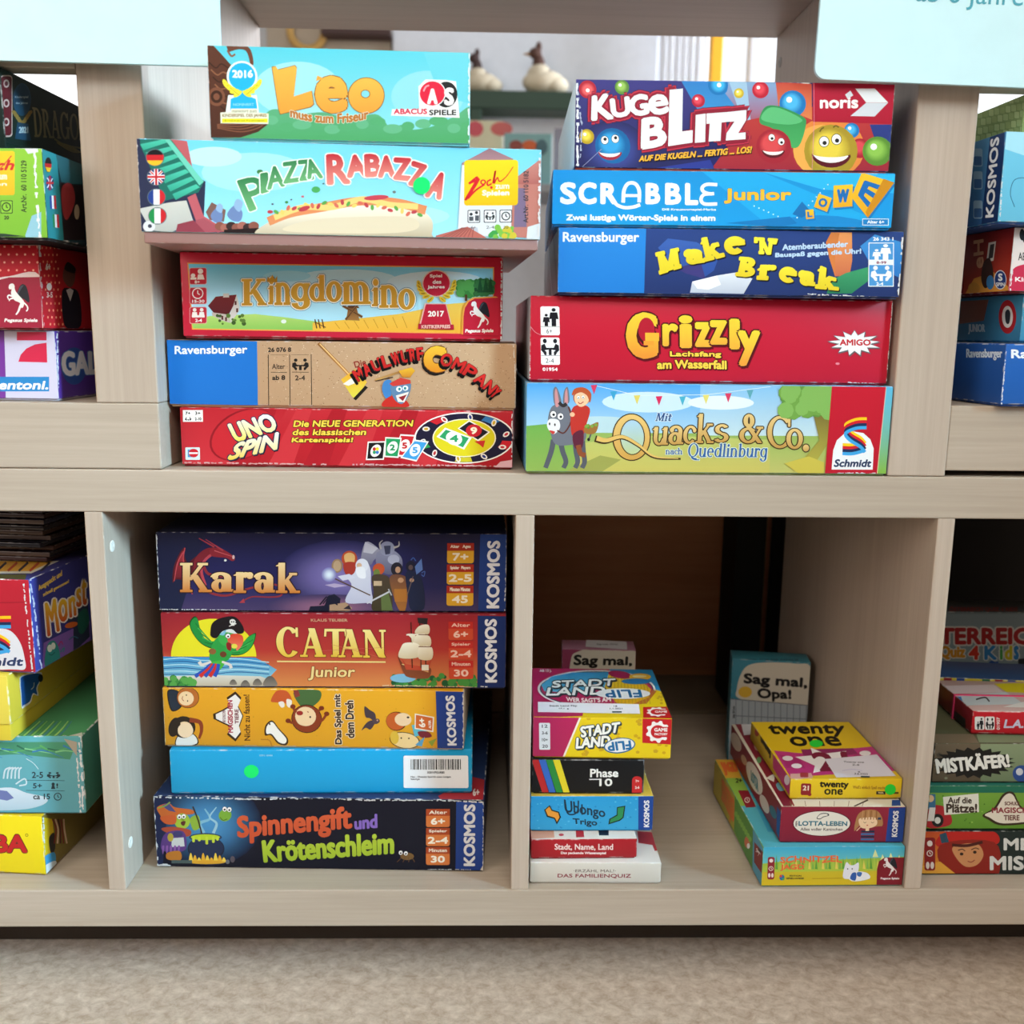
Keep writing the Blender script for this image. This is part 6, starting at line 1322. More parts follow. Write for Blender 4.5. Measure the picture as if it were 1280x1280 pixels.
SMALL_R = 'small boxes in the corner of the lower right bay'
B = Box(.2331, .0029, .61, .1333, .0408, -.3879, .19, 'turquoise and yellow box with a white cat in a meadow, lowest of the corner stack',
        dict(all='#58a8b4', left='#7aa83c', top='#52a8bc', front='#4ab0cc', right='#3a7a84'), [(953.7, 1057.5), (1133, 1059), (1127.5, 1108.3), (952, 1109.5)], SMALL_R, cat='card game', name='card_game_box', base_col='#5a8a7a', wear=.4)
A = B.art().z(870, 800, 4)
A.poly([(330, 1030), (1055, 1040), (1052, 1120), (330, 1130)], '#3aa6cc', '#6cc0c0'); A.poly([(330, 1120), (480, 1105), (760, 1100), (1050, 1090), (1045, 1170), (330, 1175)], '#8cb44a', '#b4c23c'); A.poly([(330, 1165), (1040, 1160), (1035, 1240), (325, 1242)], '#c8b42c', '#d4b41e')
for k in range(38): x = 400 + k * 17; A.poly([(x, 1150), (x + 6, 1070 + (k * 29 % 40)), (x + 14, 1152)], ('#5a9a3c', '#a8c04a', '#e0c85c', '#7cae4c')[k % 4])
for x, y in ((905, 1050), (940, 1075), (980, 1068), (1020, 1080)): A.poly([(x - 14, y + 40), (x, y), (x + 14, y + 40)], '#d8e0a0')
A.rrect(360, 1084, 396, 1204, 10, '#8c2430'); A.ell(378, 1104, 10, 10, '#eadad4'); clock(A, 378, 1146, 11, '#eadad4', 3); A.ell(370, 1182, 6, 12, '#eadad4'); A.ell(386, 1182, 6, 12, '#eadad4')
A.text('SCHNITZEL', 424, 1080, 742, 1118, '#e26a3a', b=3.5, wave=(4, 20)); A.text('JAGD', 424, 1122, 552, 1162, '#e26a3a', b=4)
A.ell(436, 1194, 13, 15, '#2a6aa0'); A.ell(430, 1186, 7, 7, '#d84a3c'); A.ell(444, 1202, 6, 6, '#4aa04a'); A.text('EDITION', 474, 1180, 536, 1190, '#3a3a24', b=1.4); A.text('SPIELWIESE', 458, 1193, 550, 1204, '#3a3a24', b=1.4)
A.smooth([(745, 1195), (755, 1130), (765, 1115), (780, 1130), (800, 1130), (822, 1118), (820, 1160), (800, 1180), (790, 1200)], '#e2e0e8'); A.smooth([(770, 1195), (800, 1165), (860, 1170), (875, 1200), (800, 1215)], '#e8e8ec'); A.smooth([(780, 1200), (790, 1172), (810, 1172), (805, 1210)], '#2f5aa4'); A.smooth([(815, 1168), (838, 1170), (830, 1190), (815, 1185)], '#3a6ab0'); A.ell(768, 1150, 3, 4, '#222'); A.ell(790, 1150, 3, 4, '#222'); A.line([(590, 1200), (740, 1198)], 3, '#a88a1c')
A.poly([(908, 1232), (912, 1150), (922, 1112), (950, 1092), (1050, 1094), (1030, 1236)], '#7c1a28'); winged_horse(A, 940, 1092, 72, '#e6dcdc', '#1c1c24'); A.text('Pegasus Spiele', 928, 1194, 1018, 1208, '#e6dcdc', b=1)
A = B.art('left').z(870, 800, 4)
A.poly([(85, 590), (130, 660), (125, 830), (85, 770)], '#c8b43a'); A.poly([(130, 660), (200, 760), (195, 960), (120, 830)], '#b8b03c'); A.poly([(195, 760), (290, 930), (285, 1160), (190, 950)], '#5a9a3c', '#3f8038'); A.poly([(285, 940), (335, 1040), (328, 1240), (282, 1160)], '#4a9ab8'); A.poly([(292, 1010), (334, 1060), (330, 1170), (290, 1110)], '#7c1a28'); winged_horse(A, 297, 1040, 30, '#d8c8c8', '#1c1c24')
A.text('SCHNITZELJAGD', 0, 0, 0, 0, '#e07a34', q=[(130, 690), (190, 800), (188, 950), (128, 830)], b=3); A.ell(256, 1010, 14, 30, '#c86a4a'); A.ell(262, 1030, 8, 14, '#eee')
for k in range(8): A.ell(200 + k * 10, 870 + k * 18, 8, 14, '#7ab84a')
A = B.art('top').z(870, 800, 4)
A.poly([(90, 590), (190, 595), (230, 690), (150, 700)], '#dca83a'); A.poly([(150, 690), (230, 690), (300, 830), (215, 830)], '#8cb44a'); A.text('JAGD', 0, 0, 0, 0, '#e06a34', q=[(120, 612), (190, 612), (220, 670), (150, 675)], b=4); A.poly([(210, 752), (262, 752), (300, 835), (250, 838)], '#8a2430'); clock(A, 256, 800, 12, '#e8d8d0', 3); A.text('2+', 196, 690, 232, 716, '#2a2418', b=3); A.poly([(300, 830), (420, 830), (440, 960), (360, 960)], '#3f9cc0')
B.build()
B = Box(.2495, .0094, -.3, .1162, .0370, -.3470, .195, 'dark red box with a cream oval title and girl with fringe',
        dict(all='#7c1f30', top='#d8d0c0', left='#7a2030', front='#8a2238', right='#1d3f80'), [(977.5, 1008.7), (1135.5, 1007.5), (1134.5, 1055), (976.2, 1054.5)], SMALL_R, cat='card game', name='card_game_box', base_col='#5c1826', wear=.4)
A = B.art().z(870, 800, 4)
A.rect(425, 830, 1065, 1025, '#8c2238', '#7e1e34'); A.poly([(974, 838), (1062, 832), (1058, 1018), (966, 1018)], '#1f3f8c'); kosmos_mark(A, 996, 852, 1026, 992)
A.ell(635, 922, 148, 68, '#5a1424', n=36); A.ell(635, 922, 142, 64, '#e2dcd0', n=36); A.smooth([(606, 895), (625, 870), (660, 868), (668, 880), (640, 890), (625, 900)], '#4a4a50'); A.smooth([(610, 892), (626, 874), (656, 872), (660, 880), (638, 886), (624, 896)], '#e2dcd0')
A.text('MEIN', 502, 910, 512, 938, '#3a3038', up=True, b=.5); A.text('LOTTA-LEBEN', 516, 908, 764, 936, '#3a7a8c', '#2c5a6c', b=2.5); A.text('Alles voller Kaninchen', 528, 944, 740, 960, '#5a4a48', b=.5)
A.smooth([(800, 960), (812, 880), (850, 850), (910, 852), (940, 890), (945, 930), (925, 935), (870, 940), (830, 930)], '#a8784c'); A.smooth([(820, 900), (850, 890), (905, 890), (915, 925), (880, 945), (835, 942)], '#e8c4a0')
for k in range(6): A.line([(840 + k * 14, 852), (836 + k * 15, 900)], 6, '#8c5c34' if k % 2 else '#b8885a')
A.curve([(845, 912), (852, 918), (860, 912)], 2, '#3a2420'); A.curve([(885, 912), (892, 918), (900, 912)], 2, '#3a2420'); A.ell(866, 930, 5, 3, '#c04a4a'); A.curve([(812, 960), (835, 935)], 4, '#e8c4a0')
for k in range(4): A.rect(836, 958 + k * 14, 905, 968 + k * 14, '#3a6a9c' if k % 2 else '#1c2a44')
A.rect(858, 940, 876, 960, '#e8c4a0'); A.rect(918, 888, 935, 900, '#2a3a5a')
A = B.art('left').z(870, 800, 4)
A.poly([(180, 410), (440, 835), (425, 1020), (175, 570)], '#882438', '#702030'); A.ell(200, 510, 22, 50, '#d8ccc0', rot=-20); A.ell(240, 600, 12, 28, '#c8a080', rot=-20); A.ell(292, 690, 30, 88, '#d8d0c4', rot=-20); A.text('LOTTA', 0, 0, 0, 0, '#3a7a8c', q=[(275, 650), (310, 700), (310, 760), (276, 700)], b=1.5); A.ell(342, 820, 18, 50, '#d0c4b8', rot=-20); A.ell(385, 860, 14, 36, '#3a6a7c', rot=-20); A.poly([(405, 830), (428, 870), (422, 1010), (402, 960)], '#1f4a94')
A = B.art('top').z(870, 800, 4)
A.poly([(190, 410), (320, 415), (480, 700), (480, 840), (440, 836)], '#7c2034'); A.poly([(225, 418), (290, 420), (310, 470), (240, 476)], '#c8c8d0'); A.smooth([(290, 500), (330, 540), (330, 560), (295, 545)], '#d8b098'); A.ell(315, 600, 12, 16, '#5a8a5a'); A.poly([(350, 690), (395, 665), (390, 710)], '#d8d4d0'); A.smooth([(400, 720), (440, 710), (460, 740), (420, 755)], '#6aa0b4'); A.line([(420, 720), (450, 750)], 4, '#2a2a2a')
for k in range(6): A.line([(480 + k * 70, 835), (470 + k * 74, 805)], 3, '#8a6a58')
A.poly([(980, 800), (1020, 800), (1024, 828), (978, 830)], '#1f4a94'); A.line([(790, 832), (860, 800)], 7, '#3a2a20'); A.line([(470, 790), (490, 830)], 8, '#8a2034')
B.build()
B = Box(.2603, .0213, .43, .1062, .0213, -.3098, .137, 'yellow box with black lettering and magenta band, topmost of the corner stack',
        dict(all='#c8a81c', top='#d8b81e', left='#b89a1c', front='#e0bf26'), [(990, 975), (1133.7, 970), (1132.5, 998.7), (989.5, 1000.7)], SMALL_R, cat='card game', name='card_game_box', base_col='#a88a18', wear=.4)
A = B.art().z(870, 800, 4)
A.rrect(530, 722, 578, 784, 8, '#8c1f24'); A.text('21', 538, 732, 568, 760, '#eadcc8', b=2); A.ell(572, 780, 9, 9, '#8c1f24')
A.text('twenty', 616, 708, 764, 752, '#1c1812', b=3.5); A.text('one', 640, 746, 736, 782, '#1c1812', b=3.5); A.text("Weil's einfach Spaß macht", 784, 726, 958, 750, '#a0741c', b=.6); A.rect(910, 756, 960, 774, '#1c1c1c'); A.text('TREFL', 918, 760, 952, 770, '#d8c48c', b=.6); A.rect(1000, 758, 1034, 770, '#5a4a1c')
TQ = [(943, 900.5), (1065, 900), (1133.7, 971), (990, 975)]
A = B.art('top', TQ).z(870, 800, 4)
A.poly([(292, 400), (785, 400), (900, 530), (400, 555)], '#e6c428', '#dcb820'); A.poly([(400, 548), (540, 560), (900, 520), (1010, 640), (1000, 690), (480, 690)], '#c03a80', '#b83478'); A.poly([(540, 540), (800, 530), (830, 560), (560, 590)], '#8c2a5c')
A.poly([(470, 690), (1060, 640), (1060, 700), (480, 705)], '#e0bc22')
for q in ([(430, 570), (530, 590), (560, 640), (460, 640)], [(800, 560), (880, 550), (920, 590), (830, 600)]): A.poly(q, '#a82c6c')
for x, y in ((470, 588), (515, 628), (862, 555)): A.ell(x, y, 28, 13, '#e8e0e4')
A.poly([(510, 580), (600, 570), (590, 530), (660, 560), (770, 545), (740, 590), (800, 630), (700, 640), (600, 665), (610, 625)], '#ece8ea'); A.text('21', 0, 0, 0, 0, '#7c1f3c', q=[(590, 560), (765, 552), (790, 640), (640, 650)], b=7)
A.text('twenty', 0, 0, 0, 0, '#1c1812', q=[(375, 420), (752, 416), (765, 470), (398, 478)], b=7); A.text('one', 0, 0, 0, 0, '#1c1812', q=[(478, 478), (722, 472), (748, 518), (498, 522)], b=7)
A.poly([(480, 672), (590, 665), (600, 690), (480, 705)], '#d8a8a0'); A.rrect(532, 664, 575, 690, 6, '#a83c40')
S = B.sticker('paper_label', 'top', None, None, label='white paper label', quad=TQ); S.z(870, 800, 4); S.poly([(660, 590), (920, 562), (1020, 672), (720, 688)], '#d2cfdc'); S.text('Twenty one', 756, 598, 858, 610, '#5a5862', b=.4); S.text('2-6', 800, 612, 836, 622, '#5a5862', b=.4); S.text('3.6.2022', 812, 660, 880, 670, '#5a5862', b=.4); S.ell(835, 655, 6, 3, '#5a5862'); S.curve([(750, 650), (800, 642), (850, 648)], 2, '#a8a0d0'); S.rect(845, 676, 890, 684, '#3a4a4a')
S = B.sticker('dot_sticker', 'top', None, None, label='round green sticker', quad=TQ); S.z(870, 800, 4); S.ell(618, 510, 34, 19, '#2ac83a', n=26)
S = B.sticker('dot_sticker', 'front', None, None, label='round green sticker'); S.z(870, 800, 4); S.ell(986, 744, 31, 31, '#28c63a', n=28)
A = B.art('left').z(870, 800, 4)
A.poly([(290, 410), (400, 560), (400, 650), (290, 470)], '#c4a424'); A.poly([(385, 545), (485, 690), (480, 800), (385, 640)], '#b02c6c'); A.ell(305, 460, 12, 22, '#a03a34'); A.text('twenty', 0, 0, 0, 0, '#1c1812', q=[(322, 470), (372, 540), (376, 600), (326, 520)], b=3); A.ell(455, 700, 14, 26, '#d8d0d8')
B.build()
B = Box(.2675, .2792, -9.1, .0902, .1290, -.3880, .034, 'blue and cream card box standing upright behind the corner stack',
        dict(all='#3f8ca0', top='#4a9cb0', front='#3a8298', right='#8a8478'), None, None, cat='card game', name='card_game_box', single=True, wear=.4)
A = B.art('front').z(870, 800, 4)
A.smooth([(205, 240), (225, 170), (265, 125), (360, 112), (500, 118), (575, 140), (575, 330), (380, 318), (215, 292)], '#d4ccbc'); A.poly([(560, 125), (576, 140), (570, 330), (555, 330)], '#d4ccbc')
A.ell(246, 260, 34, 28, '#e0b440'); A.text('Sag mal,', 0, 0, 0, 0, '#1c1c1e', q=[(242, 168), (556, 192), (552, 250), (240, 228)], b=4); A.text('Opa!', 310, 250, 474, 306, '#1c1c1e', b=4, q=[(308, 242), (474, 252), (474, 306), (312, 304)])
A.poly([(170, 292), (570, 326), (565, 700), (160, 700)], '#a8b0b8'); A.line([(170, 294), (570, 328)], 3, '#2a2c30')
for k in range(12): A.line([(200 + k * 32, 300 + k * 2.6), (194 + k * 32, 700)], 3, '#6a7078')
A.line([(185, 378), (560, 396)], 3, '#5a6068'); A.text('Inhalt: 100 Karten', 182, 330, 194, 390, '#2a2c30', up=True, b=.4)
A = B.art('top').z(870, 800, 4); A.text('SPIEL FÜR DIE FAMILIE', 250, 92, 512, 104, '#2f5a6c', b=.5)
B.build()
Box.gain = 1.0
# ---------------------------------------------------------------- stack at the far left of the upper level
FUL = 'games stacked at the left edge above'
B = Box(-.6362, .0238, -2.83, .25, .0583, .0562, .28, 'white and purple box with a red stylised numeral, at the left edge',
        dict(all='#4a2a7a', front='#c9c4dc', right='#4a2c84'), None, FUL, base_col='#b8b4c4')
A = B.art('front').z(0, 290, 4.2667)
A.rect(-900, 510, 30, 900, '#6e2f92', '#7a3a9a'); A.poly([(22, 515), (300, 525), (305, 900), (34, 890)], '#cfcbe2')
A.rect(90, 533, 248, 578, '#d2264a'); A.poly([(98, 692), (110, 655), (140, 622), (185, 600), (248, 590), (252, 696)], '#d2264a')
A.rect(-420, 772, 262, 850, '#2a86c8'); A.text('clementoni.', -196, 790, 258, 842, '#f2f4f6', b=4, skew=10)
A = B.art('right').z(0, 290, 4.2667)
A.ell(395, 715, 68, 100, '#2a4a94'); A.text('GALILEO', 0, 0, 0, 0, '#d8dce8', q=[(330, 640), (720, 640), (720, 740), (338, 765)], b=7, ow=4, oc='#5a8ac0')
A.edge_wear([(305, 530), (310, 890)], 8, 3)
B.build()
B = Box(-.6382, .0154, -4.1, .25, .0684, .1148, .28, 'red box sprinkled with pale polka dots, second from bottom at the left edge',
        dict(all='#8c1c24', front='#c4222e', right='#a81f28'), None, FUL, base_col='#701820')
A = B.art('front').z(0, 290, 4.2667)
for j in range(11):
    for i in range(10): A.ell(200 - i * 44 + (j % 2) * 22, 78 + j * 42, 6, 6, '#f2a890', n=10)
A.smooth([(-200, 520), (-150, 300), (-20, 250), (50, 236), (214, 232), (225, 520)], '#e8d0cc'); A.poly([(-200, 520), (-140, 300), (-30, 262), (50, 242), (216, 240), (228, 520)], '#9c1c38')
winged_horse(A, 34, 272, 130); A.text('Pegasus Spiele', 22, 460, 200, 486, '#f0e6e4', b=2, skew=4)
A = B.art('right').z(0, 290, 4.2667)
A.poly([(205, 58), (280, 70), (320, 515), (225, 515)], '#c4222e')
for j in range(12):
    for i in range(4): A.ell(225 + i * 22 + (j % 2) * 10 + j * 3, 85 + j * 37, 4, 7, '#f0a47c', n=8)
A.text('6+', 242, 165, 270, 205, '#f2eae6', b=3); A.ell(262, 292, 14, 20, '#f2eae6'); A.text('3-5', 248, 320, 280, 350, '#f2eae6', b=1)
A.smooth([(335, 250), (345, 180), (375, 170), (400, 200), (395, 270), (370, 295)], '#6a4238'); A.smooth([(345, 200), (360, 160), (400, 190), (395, 220)], '#241a1c'); A.smooth([(330, 320), (370, 300), (420, 330), (430, 500), (345, 500)], '#1c1a26'); A.poly([(352, 310), (372, 300), (392, 312), (374, 370)], '#c8c4c4')
A.z(0, 290, 4.2667); A.edge_wear([(208, 60), (215, 240), (228, 515)], 12, 5); B.build()
B = Box(-.6150, -.0292, -2.0, .25, .0676, .1835, .28, 'lime green box with torn teal corner and four small flags',
        dict(all='#12323a', front='#7cba34', right='#123038', top='#2a6a64'), None, FUL, base_col='#1a2226', wear=1.0)
A = B.art('front').z(0, 40, 4.2667)
A.rect(-900, 580, 300, 1120, '#8cc83a', '#74b030'); A.rrect(-180, 635, 78, 870, 12, '#f0c81e', '#e4b41c'); A.text('Zoch', -160, 680, 70, 740, '#cc2a24', b=5, skew=20); A.line([(0, 730), (62, 660)], 6, '#c84a2c'); A.text('zum', -20, 758, 40, 790, '#f6f0d8', b=4); A.text('Spielen', -160, 798, 40, 828, '#f6f0d8', b=4)
A.rrect(2, 898, 68, 968, 6, '#1f2a1a'); A.rrect(6, 902, 64, 964, 5, '#86c238'); clock(A, 34, 933, 22, '#1f2a1a', 6); A.text('20', 22, 980, 48, 1000, '#26301c', b=1); A.text('Art.Nr.  60 110 5129', 112, 685, 142, 962, '#2a3a1c', b=.8, up=True)
A.poly([(-900, 1075), (20, 1075), (140, 1090), (-900, 1110)], '#1a3a2a'); A.poly([(135, 1085), (170, 980), (220, 960), (220, 1110), (140, 1110)], '#8cc0d0'); A.poly([(95, 585), (190, 575), (205, 640), (150, 650), (130, 620)], '#d8dcdc'); A.edge_wear([(186, 620), (190, 800), (200, 960), (215, 1100)], 14, 4, '#e2e4e4')
A = B.art('right').z(0, 40, 4.2667)
A.poly([(190, 590), (300, 620), (340, 1110), (225, 1110)], '#2a8c94', '#1f7a82'); A.poly([(290, 620), (435, 660), (440, 810), (330, 810)], '#2c5c64'); A.poly([(320, 800), (445, 820), (455, 1110), (340, 1110)], '#1c1418'); A.smooth([(330, 830), (380, 810), (400, 900), (360, 1000), (335, 960)], '#8c2a2c'); A.ell(410, 960, 14, 40, '#a08a70')
for i, (cx, cy) in enumerate(((257, 708), (266, 805), (281, 908), (297, 1008))):
    if i == 0:
        A.ell(cx, cy, 18, 40, '#18181c'); A.poly([(cx - 18, cy - 8), (cx + 18, cy - 4), (cx + 17, cy + 18), (cx - 15, cy + 14)], '#c5242c'); A.poly([(cx - 15, cy + 12), (cx + 17, cy + 16), (cx + 8, cy + 38), (cx - 6, cy + 36)], '#e8b62a')
    elif i == 1:
        A.ell(cx, cy, 20, 40, '#1f2f6a'); A.line([(cx - 14, cy - 28), (cx + 14, cy + 28)], 6, '#e8e8ec'); A.line([(cx + 14, cy - 24), (cx - 14, cy + 26)], 6, '#e8e8ec'); A.line([(cx - 20, cy), (cx + 20, cy)], 11, '#c5242c'); A.line([(cx, cy - 38), (cx, cy + 38)], 8, '#c5242c')
    else:
        for k, c in enumerate(('#26408c' if i == 2 else '#1f7a4a', '#e4e6ea', '#c5242c')): A.poly([(cx - 17 + k * 11, cy - 36), (cx - 6 + k * 11, cy - 34), (cx - 2 + k * 11, cy + 36), (cx - 14 + k * 11, cy + 34)], c)
A.edge_wear([(196, 590), (225, 800), (240, 1100)], 16, 6, '#e2e4e4'); A.poly([(180, 580), (240, 590), (215, 640)], '#d8dcdc'); B.build()
B = Box(-.6563, .0051, -2.59, .25, .0655, .2512, .28, 'very dark green box with dim gold capitals, topmost of the stack at the left edge',
        dict(all='#13241f', front='#14241f', right='#1a2f28'), None, FUL, base_col='#101a17', wear=.4)
A = B.art('right').z(0, 40, 4.2667)
A.poly([(0, 165), (420, 380), (440, 700), (0, 580)], '#1f3a34', '#16241f'); A.rrect(2, 230, 66, 560, 18, '#d8c0b4'); A.rrect(6, 236, 62, 552, 16, '#6a2028')
for y in (275, 380, 480): A.ell(34, y, 16, 22, '#d8c4bc'); A.ell(34, y, 9, 13, '#6a2028')
A.ell(118, 360, 48, 88, '#24506c'); A.ell(118, 360, 42, 80, '#1f4a66'); A.text('Kinderspiel', 80, 340, 150, 356, '#a8bcc4', b=.6); A.text('des Jahres', 84, 372, 148, 388, '#a8bcc4', b=.6)
for s_ in (-1, 1):
    for k in range(4): A.ell(118 + s_ * (42 - k * 10), 430 + k * 15, 16, 10, '#9c7c3a', rot=-s_ * 40, n=10)
A.poly([(92, 480), (150, 490), (165, 580), (80, 570)], '#234a66'); A.text('2021', 100, 505, 150, 540, '#b8c8cc', b=2)
A.text('DRAGOMINO', 0, 0, 0, 0, '#a89c74', '#7c744e', q=[(172, 400), (600, 470), (600, 590), (185, 560)], font='s', sw=.17, tw=.07, b=1, ow=5, oc='#2c3a2c'); A.curve([(290, 570), (340, 600), (430, 620)], 10, '#7c743c'); A.smooth([(300, 590), (360, 600), (430, 640), (380, 640)], '#8c7c34')
B.build()

# ---------------------------------------------------------------- stack at the far right of the upper level
FUR = 'games stacked at the right edge above'
B = Box(.4071, -.0083, 2.92, .25, .0522, .0615, .28, 'plain royal blue box, lowest of the stack at the right edge', dict(all='#1f4f9c', front='#2460b4', left='#1f4c94'), None, FUR, base_col='#1a3f80')
A = B.art('left').z(1120, 80, 2.4615); A.text('Ravensburger', 216, 876, 327, 912, '#d8e2f0', b=1)
A = B.art('front').z(1120, 80, 2.4615); A.text('Ravensburger', 354, 878, 640, 914, '#e8eef4', b=1.6); A.edge_wear([(338, 865), (324, 1055)], 5, 4); B.build()
B = Box(.4312, .0163, 4.84, .25, .0412, .1142, .28, 'muted light-blue box with a round red emblem, second from bottom at the right edge', dict(all='#3a8cb0', front='#4a9cc0', left='#3a86ac'), None, FUR, base_col='#2c6a8a')
A = B.art('left').z(1120, 80, 2.4615)
A.poly([(195, 715), (390, 712), (388, 858), (190, 858)], '#4490b4', '#3a7a9c'); A.poly([(200, 730), (285, 725), (270, 790), (195, 800)], '#a0604a'); A.text('JUNIOR', 222, 800, 274, 832, '#c8d8dc', b=1); A.ell(343, 778, 27, 52, '#b0242c', n=24); A.ell(343, 778, 17, 34, '#e6e2dc', n=20); A.smooth([(336, 765), (345, 755), (352, 768), (348, 798), (338, 795)], '#2a3038'); B.build()
B = Box(.4133, .0089, 5.2, .25, .0538, .1557, .28, 'red box with a dark round badge and white front, at the right edge', dict(all='#7c1820', front='#e2dcdc', left='#84202a', top='#9a2028'), None, FUR, base_col='#5c1218')
A = B.art('left').z(1120, 80, 2.4615)
A.poly([(215, 520), (362, 500), (355, 705), (207, 712)], '#7c1a22', '#a83a24'); A.poly([(240, 660), (300, 640), (350, 690), (350, 708), (210, 712)], '#d8923c'); A.text('eH', 0, 0, 0, 0, '#d8a07c', q=[(240, 630), (240, 545), (268, 540), (268, 625)], b=2); A.poly([(285, 550), (308, 545), (300, 605), (278, 610)], '#d8d4cc'); A.poly([(290, 556), (303, 553), (298, 596), (284, 600)], '#3a3a3c'); A.smooth([(270, 610), (290, 600), (300, 660), (275, 690), (262, 660)], '#3a2420'); A.ell(290, 672, 12, 22, '#3a7ab4'); A.ell(240, 690, 18, 18, '#c88a3c'); A.ell(321, 664, 19, 30, '#d8dce4', n=22); A.ell(321, 664, 17, 27, '#1f3a7c', n=22); A.text('S', 314, 644, 328, 668, '#e8ecf0', b=1.5); A.text('SPIN', 308, 672, 334, 684, '#e8ecf0', b=.5)
A = B.art('front').z(1120, 80, 2.4615); A.ell(388, 525, 8, 18, '#1a1a1e'); A.ell(400, 540, 10, 12, '#1a1a1e'); A.text('AB JAHREN', 376, 580, 470, 612, '#3a3a3e', b=.4); A.smooth([(355, 640), (400, 615), (520, 600), (520, 720), (350, 720)], '#c4284a'); A.text('Kinder', 366, 655, 450, 670, '#f0e8ea', b=1); A.edge_wear([(362, 505), (352, 705)], 6, 4); B.build()
B = Box(.3897, -.0085, 5.12, .25, .0718, .2099, .19, 'sky blue box with a navy spine panel, second from top at the right edge', dict(all='#2f7fb0', front='#6ac0e4', left='#3a76ac', top='#8cd0e8'), None, FUR, base_col='#2a4a80')
A = B.art('left').z(1120, 80, 2.4615)
A.poly([(222, 228), (300, 215), (278, 495), (220, 505)], '#4a88b8', '#2c5a94'); A.poly([(290, 214), (335, 203), (320, 492), (262, 500)], '#1a3568', '#16305e')
for y in (260, 330, 420): A.rrect(238, y, 266, y + 56, 6, '#86aac8'); A.rrect(240, y + 24, 264, y + 52, 4, '#3a649c')
A.text('KOSMOS', 0, 0, 0, 0, '#dfe6ee', q=[(276, 472), (292, 232), (317, 224), (299, 470)], b=2.4)
A = B.art('front').z(1120, 80, 2.4615); A.poly([(320, 205), (700, 200), (700, 300), (420, 290), (330, 260)], '#a4dcf0'); A.curve([(365, 440), (352, 400), (362, 360), (390, 350), (420, 360)], 2.5, '#2c6a94'); A.edge_wear([(333, 208), (320, 490)], 4, 4); A.edge_wear([(322, 490), (500, 494)], 5, 7); B.build()
B = Box(.4085, .004, 3.0, .25, .031, .2819, .25, 'green box printed like rough stone brickwork, topmost at the right edge', dict(all='#8ca06a', front='#90a86c', left='#7e9460', top='#9ab078'), None, FUR, base_col='#5a6a44', mat=PAPER)
A = B.art('left'); A.z(0, 0, 1)
for j in range(6):
    for i in range(16): A.rrect(1205 + i * 7 + (j % 2) * 3, 110 + j * 10 + (16 - i) * 1.4, 1211 + i * 7 + (j % 2) * 3, 118 + j * 10 + (16 - i) * 1.4, 1.2, ('#96aa74', '#8a9e66', '#a2b47e')[(i * 7 + j) % 3])
B.build()

# ---------------------------------------------------------------- lower left bay
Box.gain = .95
FLL = 'games in the lower left bay'
B = Box(-.6833, .0458, -5.1, .25, .0600, -.3879, .25, 'bright yellow box with red outlined capitals, lowest in the lower left bay', dict(all='#c8a818', front='#e6cc1c', right='#7a6a30'), None, FLL, base_col='#b89a18')
A = B.art('front').z(0, 840, 4.5714)
A.text('HABA', -270, 922, 164, 1040, '#c22228', b=13, ow=5, oc='#5a2a14'); A.ell(153, 932, 9, 9, '#6a5a14'); A.ell(153, 932, 6, 6, '#e6cc1c'); A.smooth([(-300, 1150), (-60, 1150), (40, 1172), (-300, 1200)], '#e8e8e0')
A = B.art('right').z(0, 840, 4.5714)
A.poly([(245, 830), (300, 840), (310, 960), (255, 1165)], '#d8b81c'); A.smooth([(280, 950), (310, 920), (315, 1010), (290, 1030)], '#2a2622'); A.smooth([(252, 1060), (310, 1030), (315, 1090), (260, 1110)], '#3a9ad0'); A.smooth([(256, 1110), (320, 1080), (310, 1150), (258, 1165)], '#d4e2e8')
for k in range(5): A.curve([(300 + k * 16, 840), (320 + k * 12, 900), (310 + k * 18, 980)], 9, ('#7a2a24', '#d8b89c', '#4a1c1c')[k % 3])
A.edge_wear([(248, 832), (256, 1160)], 8, 3); B.build()
B = Box(-.6444, .0272, 0, .25, .0772, -.3276, .25, 'worn sea blue box painted with reeds and a white wave', dict(all='#4a8c90', front='#5ca4ac', right='#3a7a6a', top='#4a8a5c'), None, FLL, base_col='#3a6a6e', wear=1.0)
A = B.art('front').z(0, 840, 4.5714)
A.rect(-900, 400, 480, 830, '#64a8b0', '#5a9cac'); A.poly([(-900, 400), (440, 400), (400, 500), (100, 470), (-900, 520)], '#4a9070')
for k in range(16): A.curve([(-300 + k * 44, 420 + (k % 3) * 18), (-230 + k * 44, 450), (-120 + k * 44, 430 + (k % 4) * 20)], 10, ('#5aa860', '#2f6a54', '#7cc088', '#3a7ab0')[k % 4], w2=3)
A.smooth([(-400, 760), (-100, 680), (60, 660), (150, 690), (270, 720), (230, 765), (60, 790), (-400, 790)], '#cdd8e2', '#a8c0d0'); A.poly([(-200, 650), (40, 680), (80, 720), (40, 735), (-200, 690)], '#6a74a8'); 
for k in range(5): A.curve([(20 + k * 22, 610), (30 + k * 20, 560), (60 + k * 16, 545)], 9, '#c4d4dc')
A.curve([(90, 640), (140, 610), (150, 640), (110, 650)], 8, '#c4d4dc'); A.curve([(150, 495), (190, 520), (220, 555)], 3, '#d8e4e8')
A.text('2-5', 182, 570, 246, 606, '#26343c', b=1); A.text('5+', 188, 635, 240, 665, '#26343c', b=1); A.text('ca 15', 190, 695, 286, 728, '#26343c', b=1)
for y in (618, 676): A.line([(150, y), (370, y + 3)], 3, '#34565e')
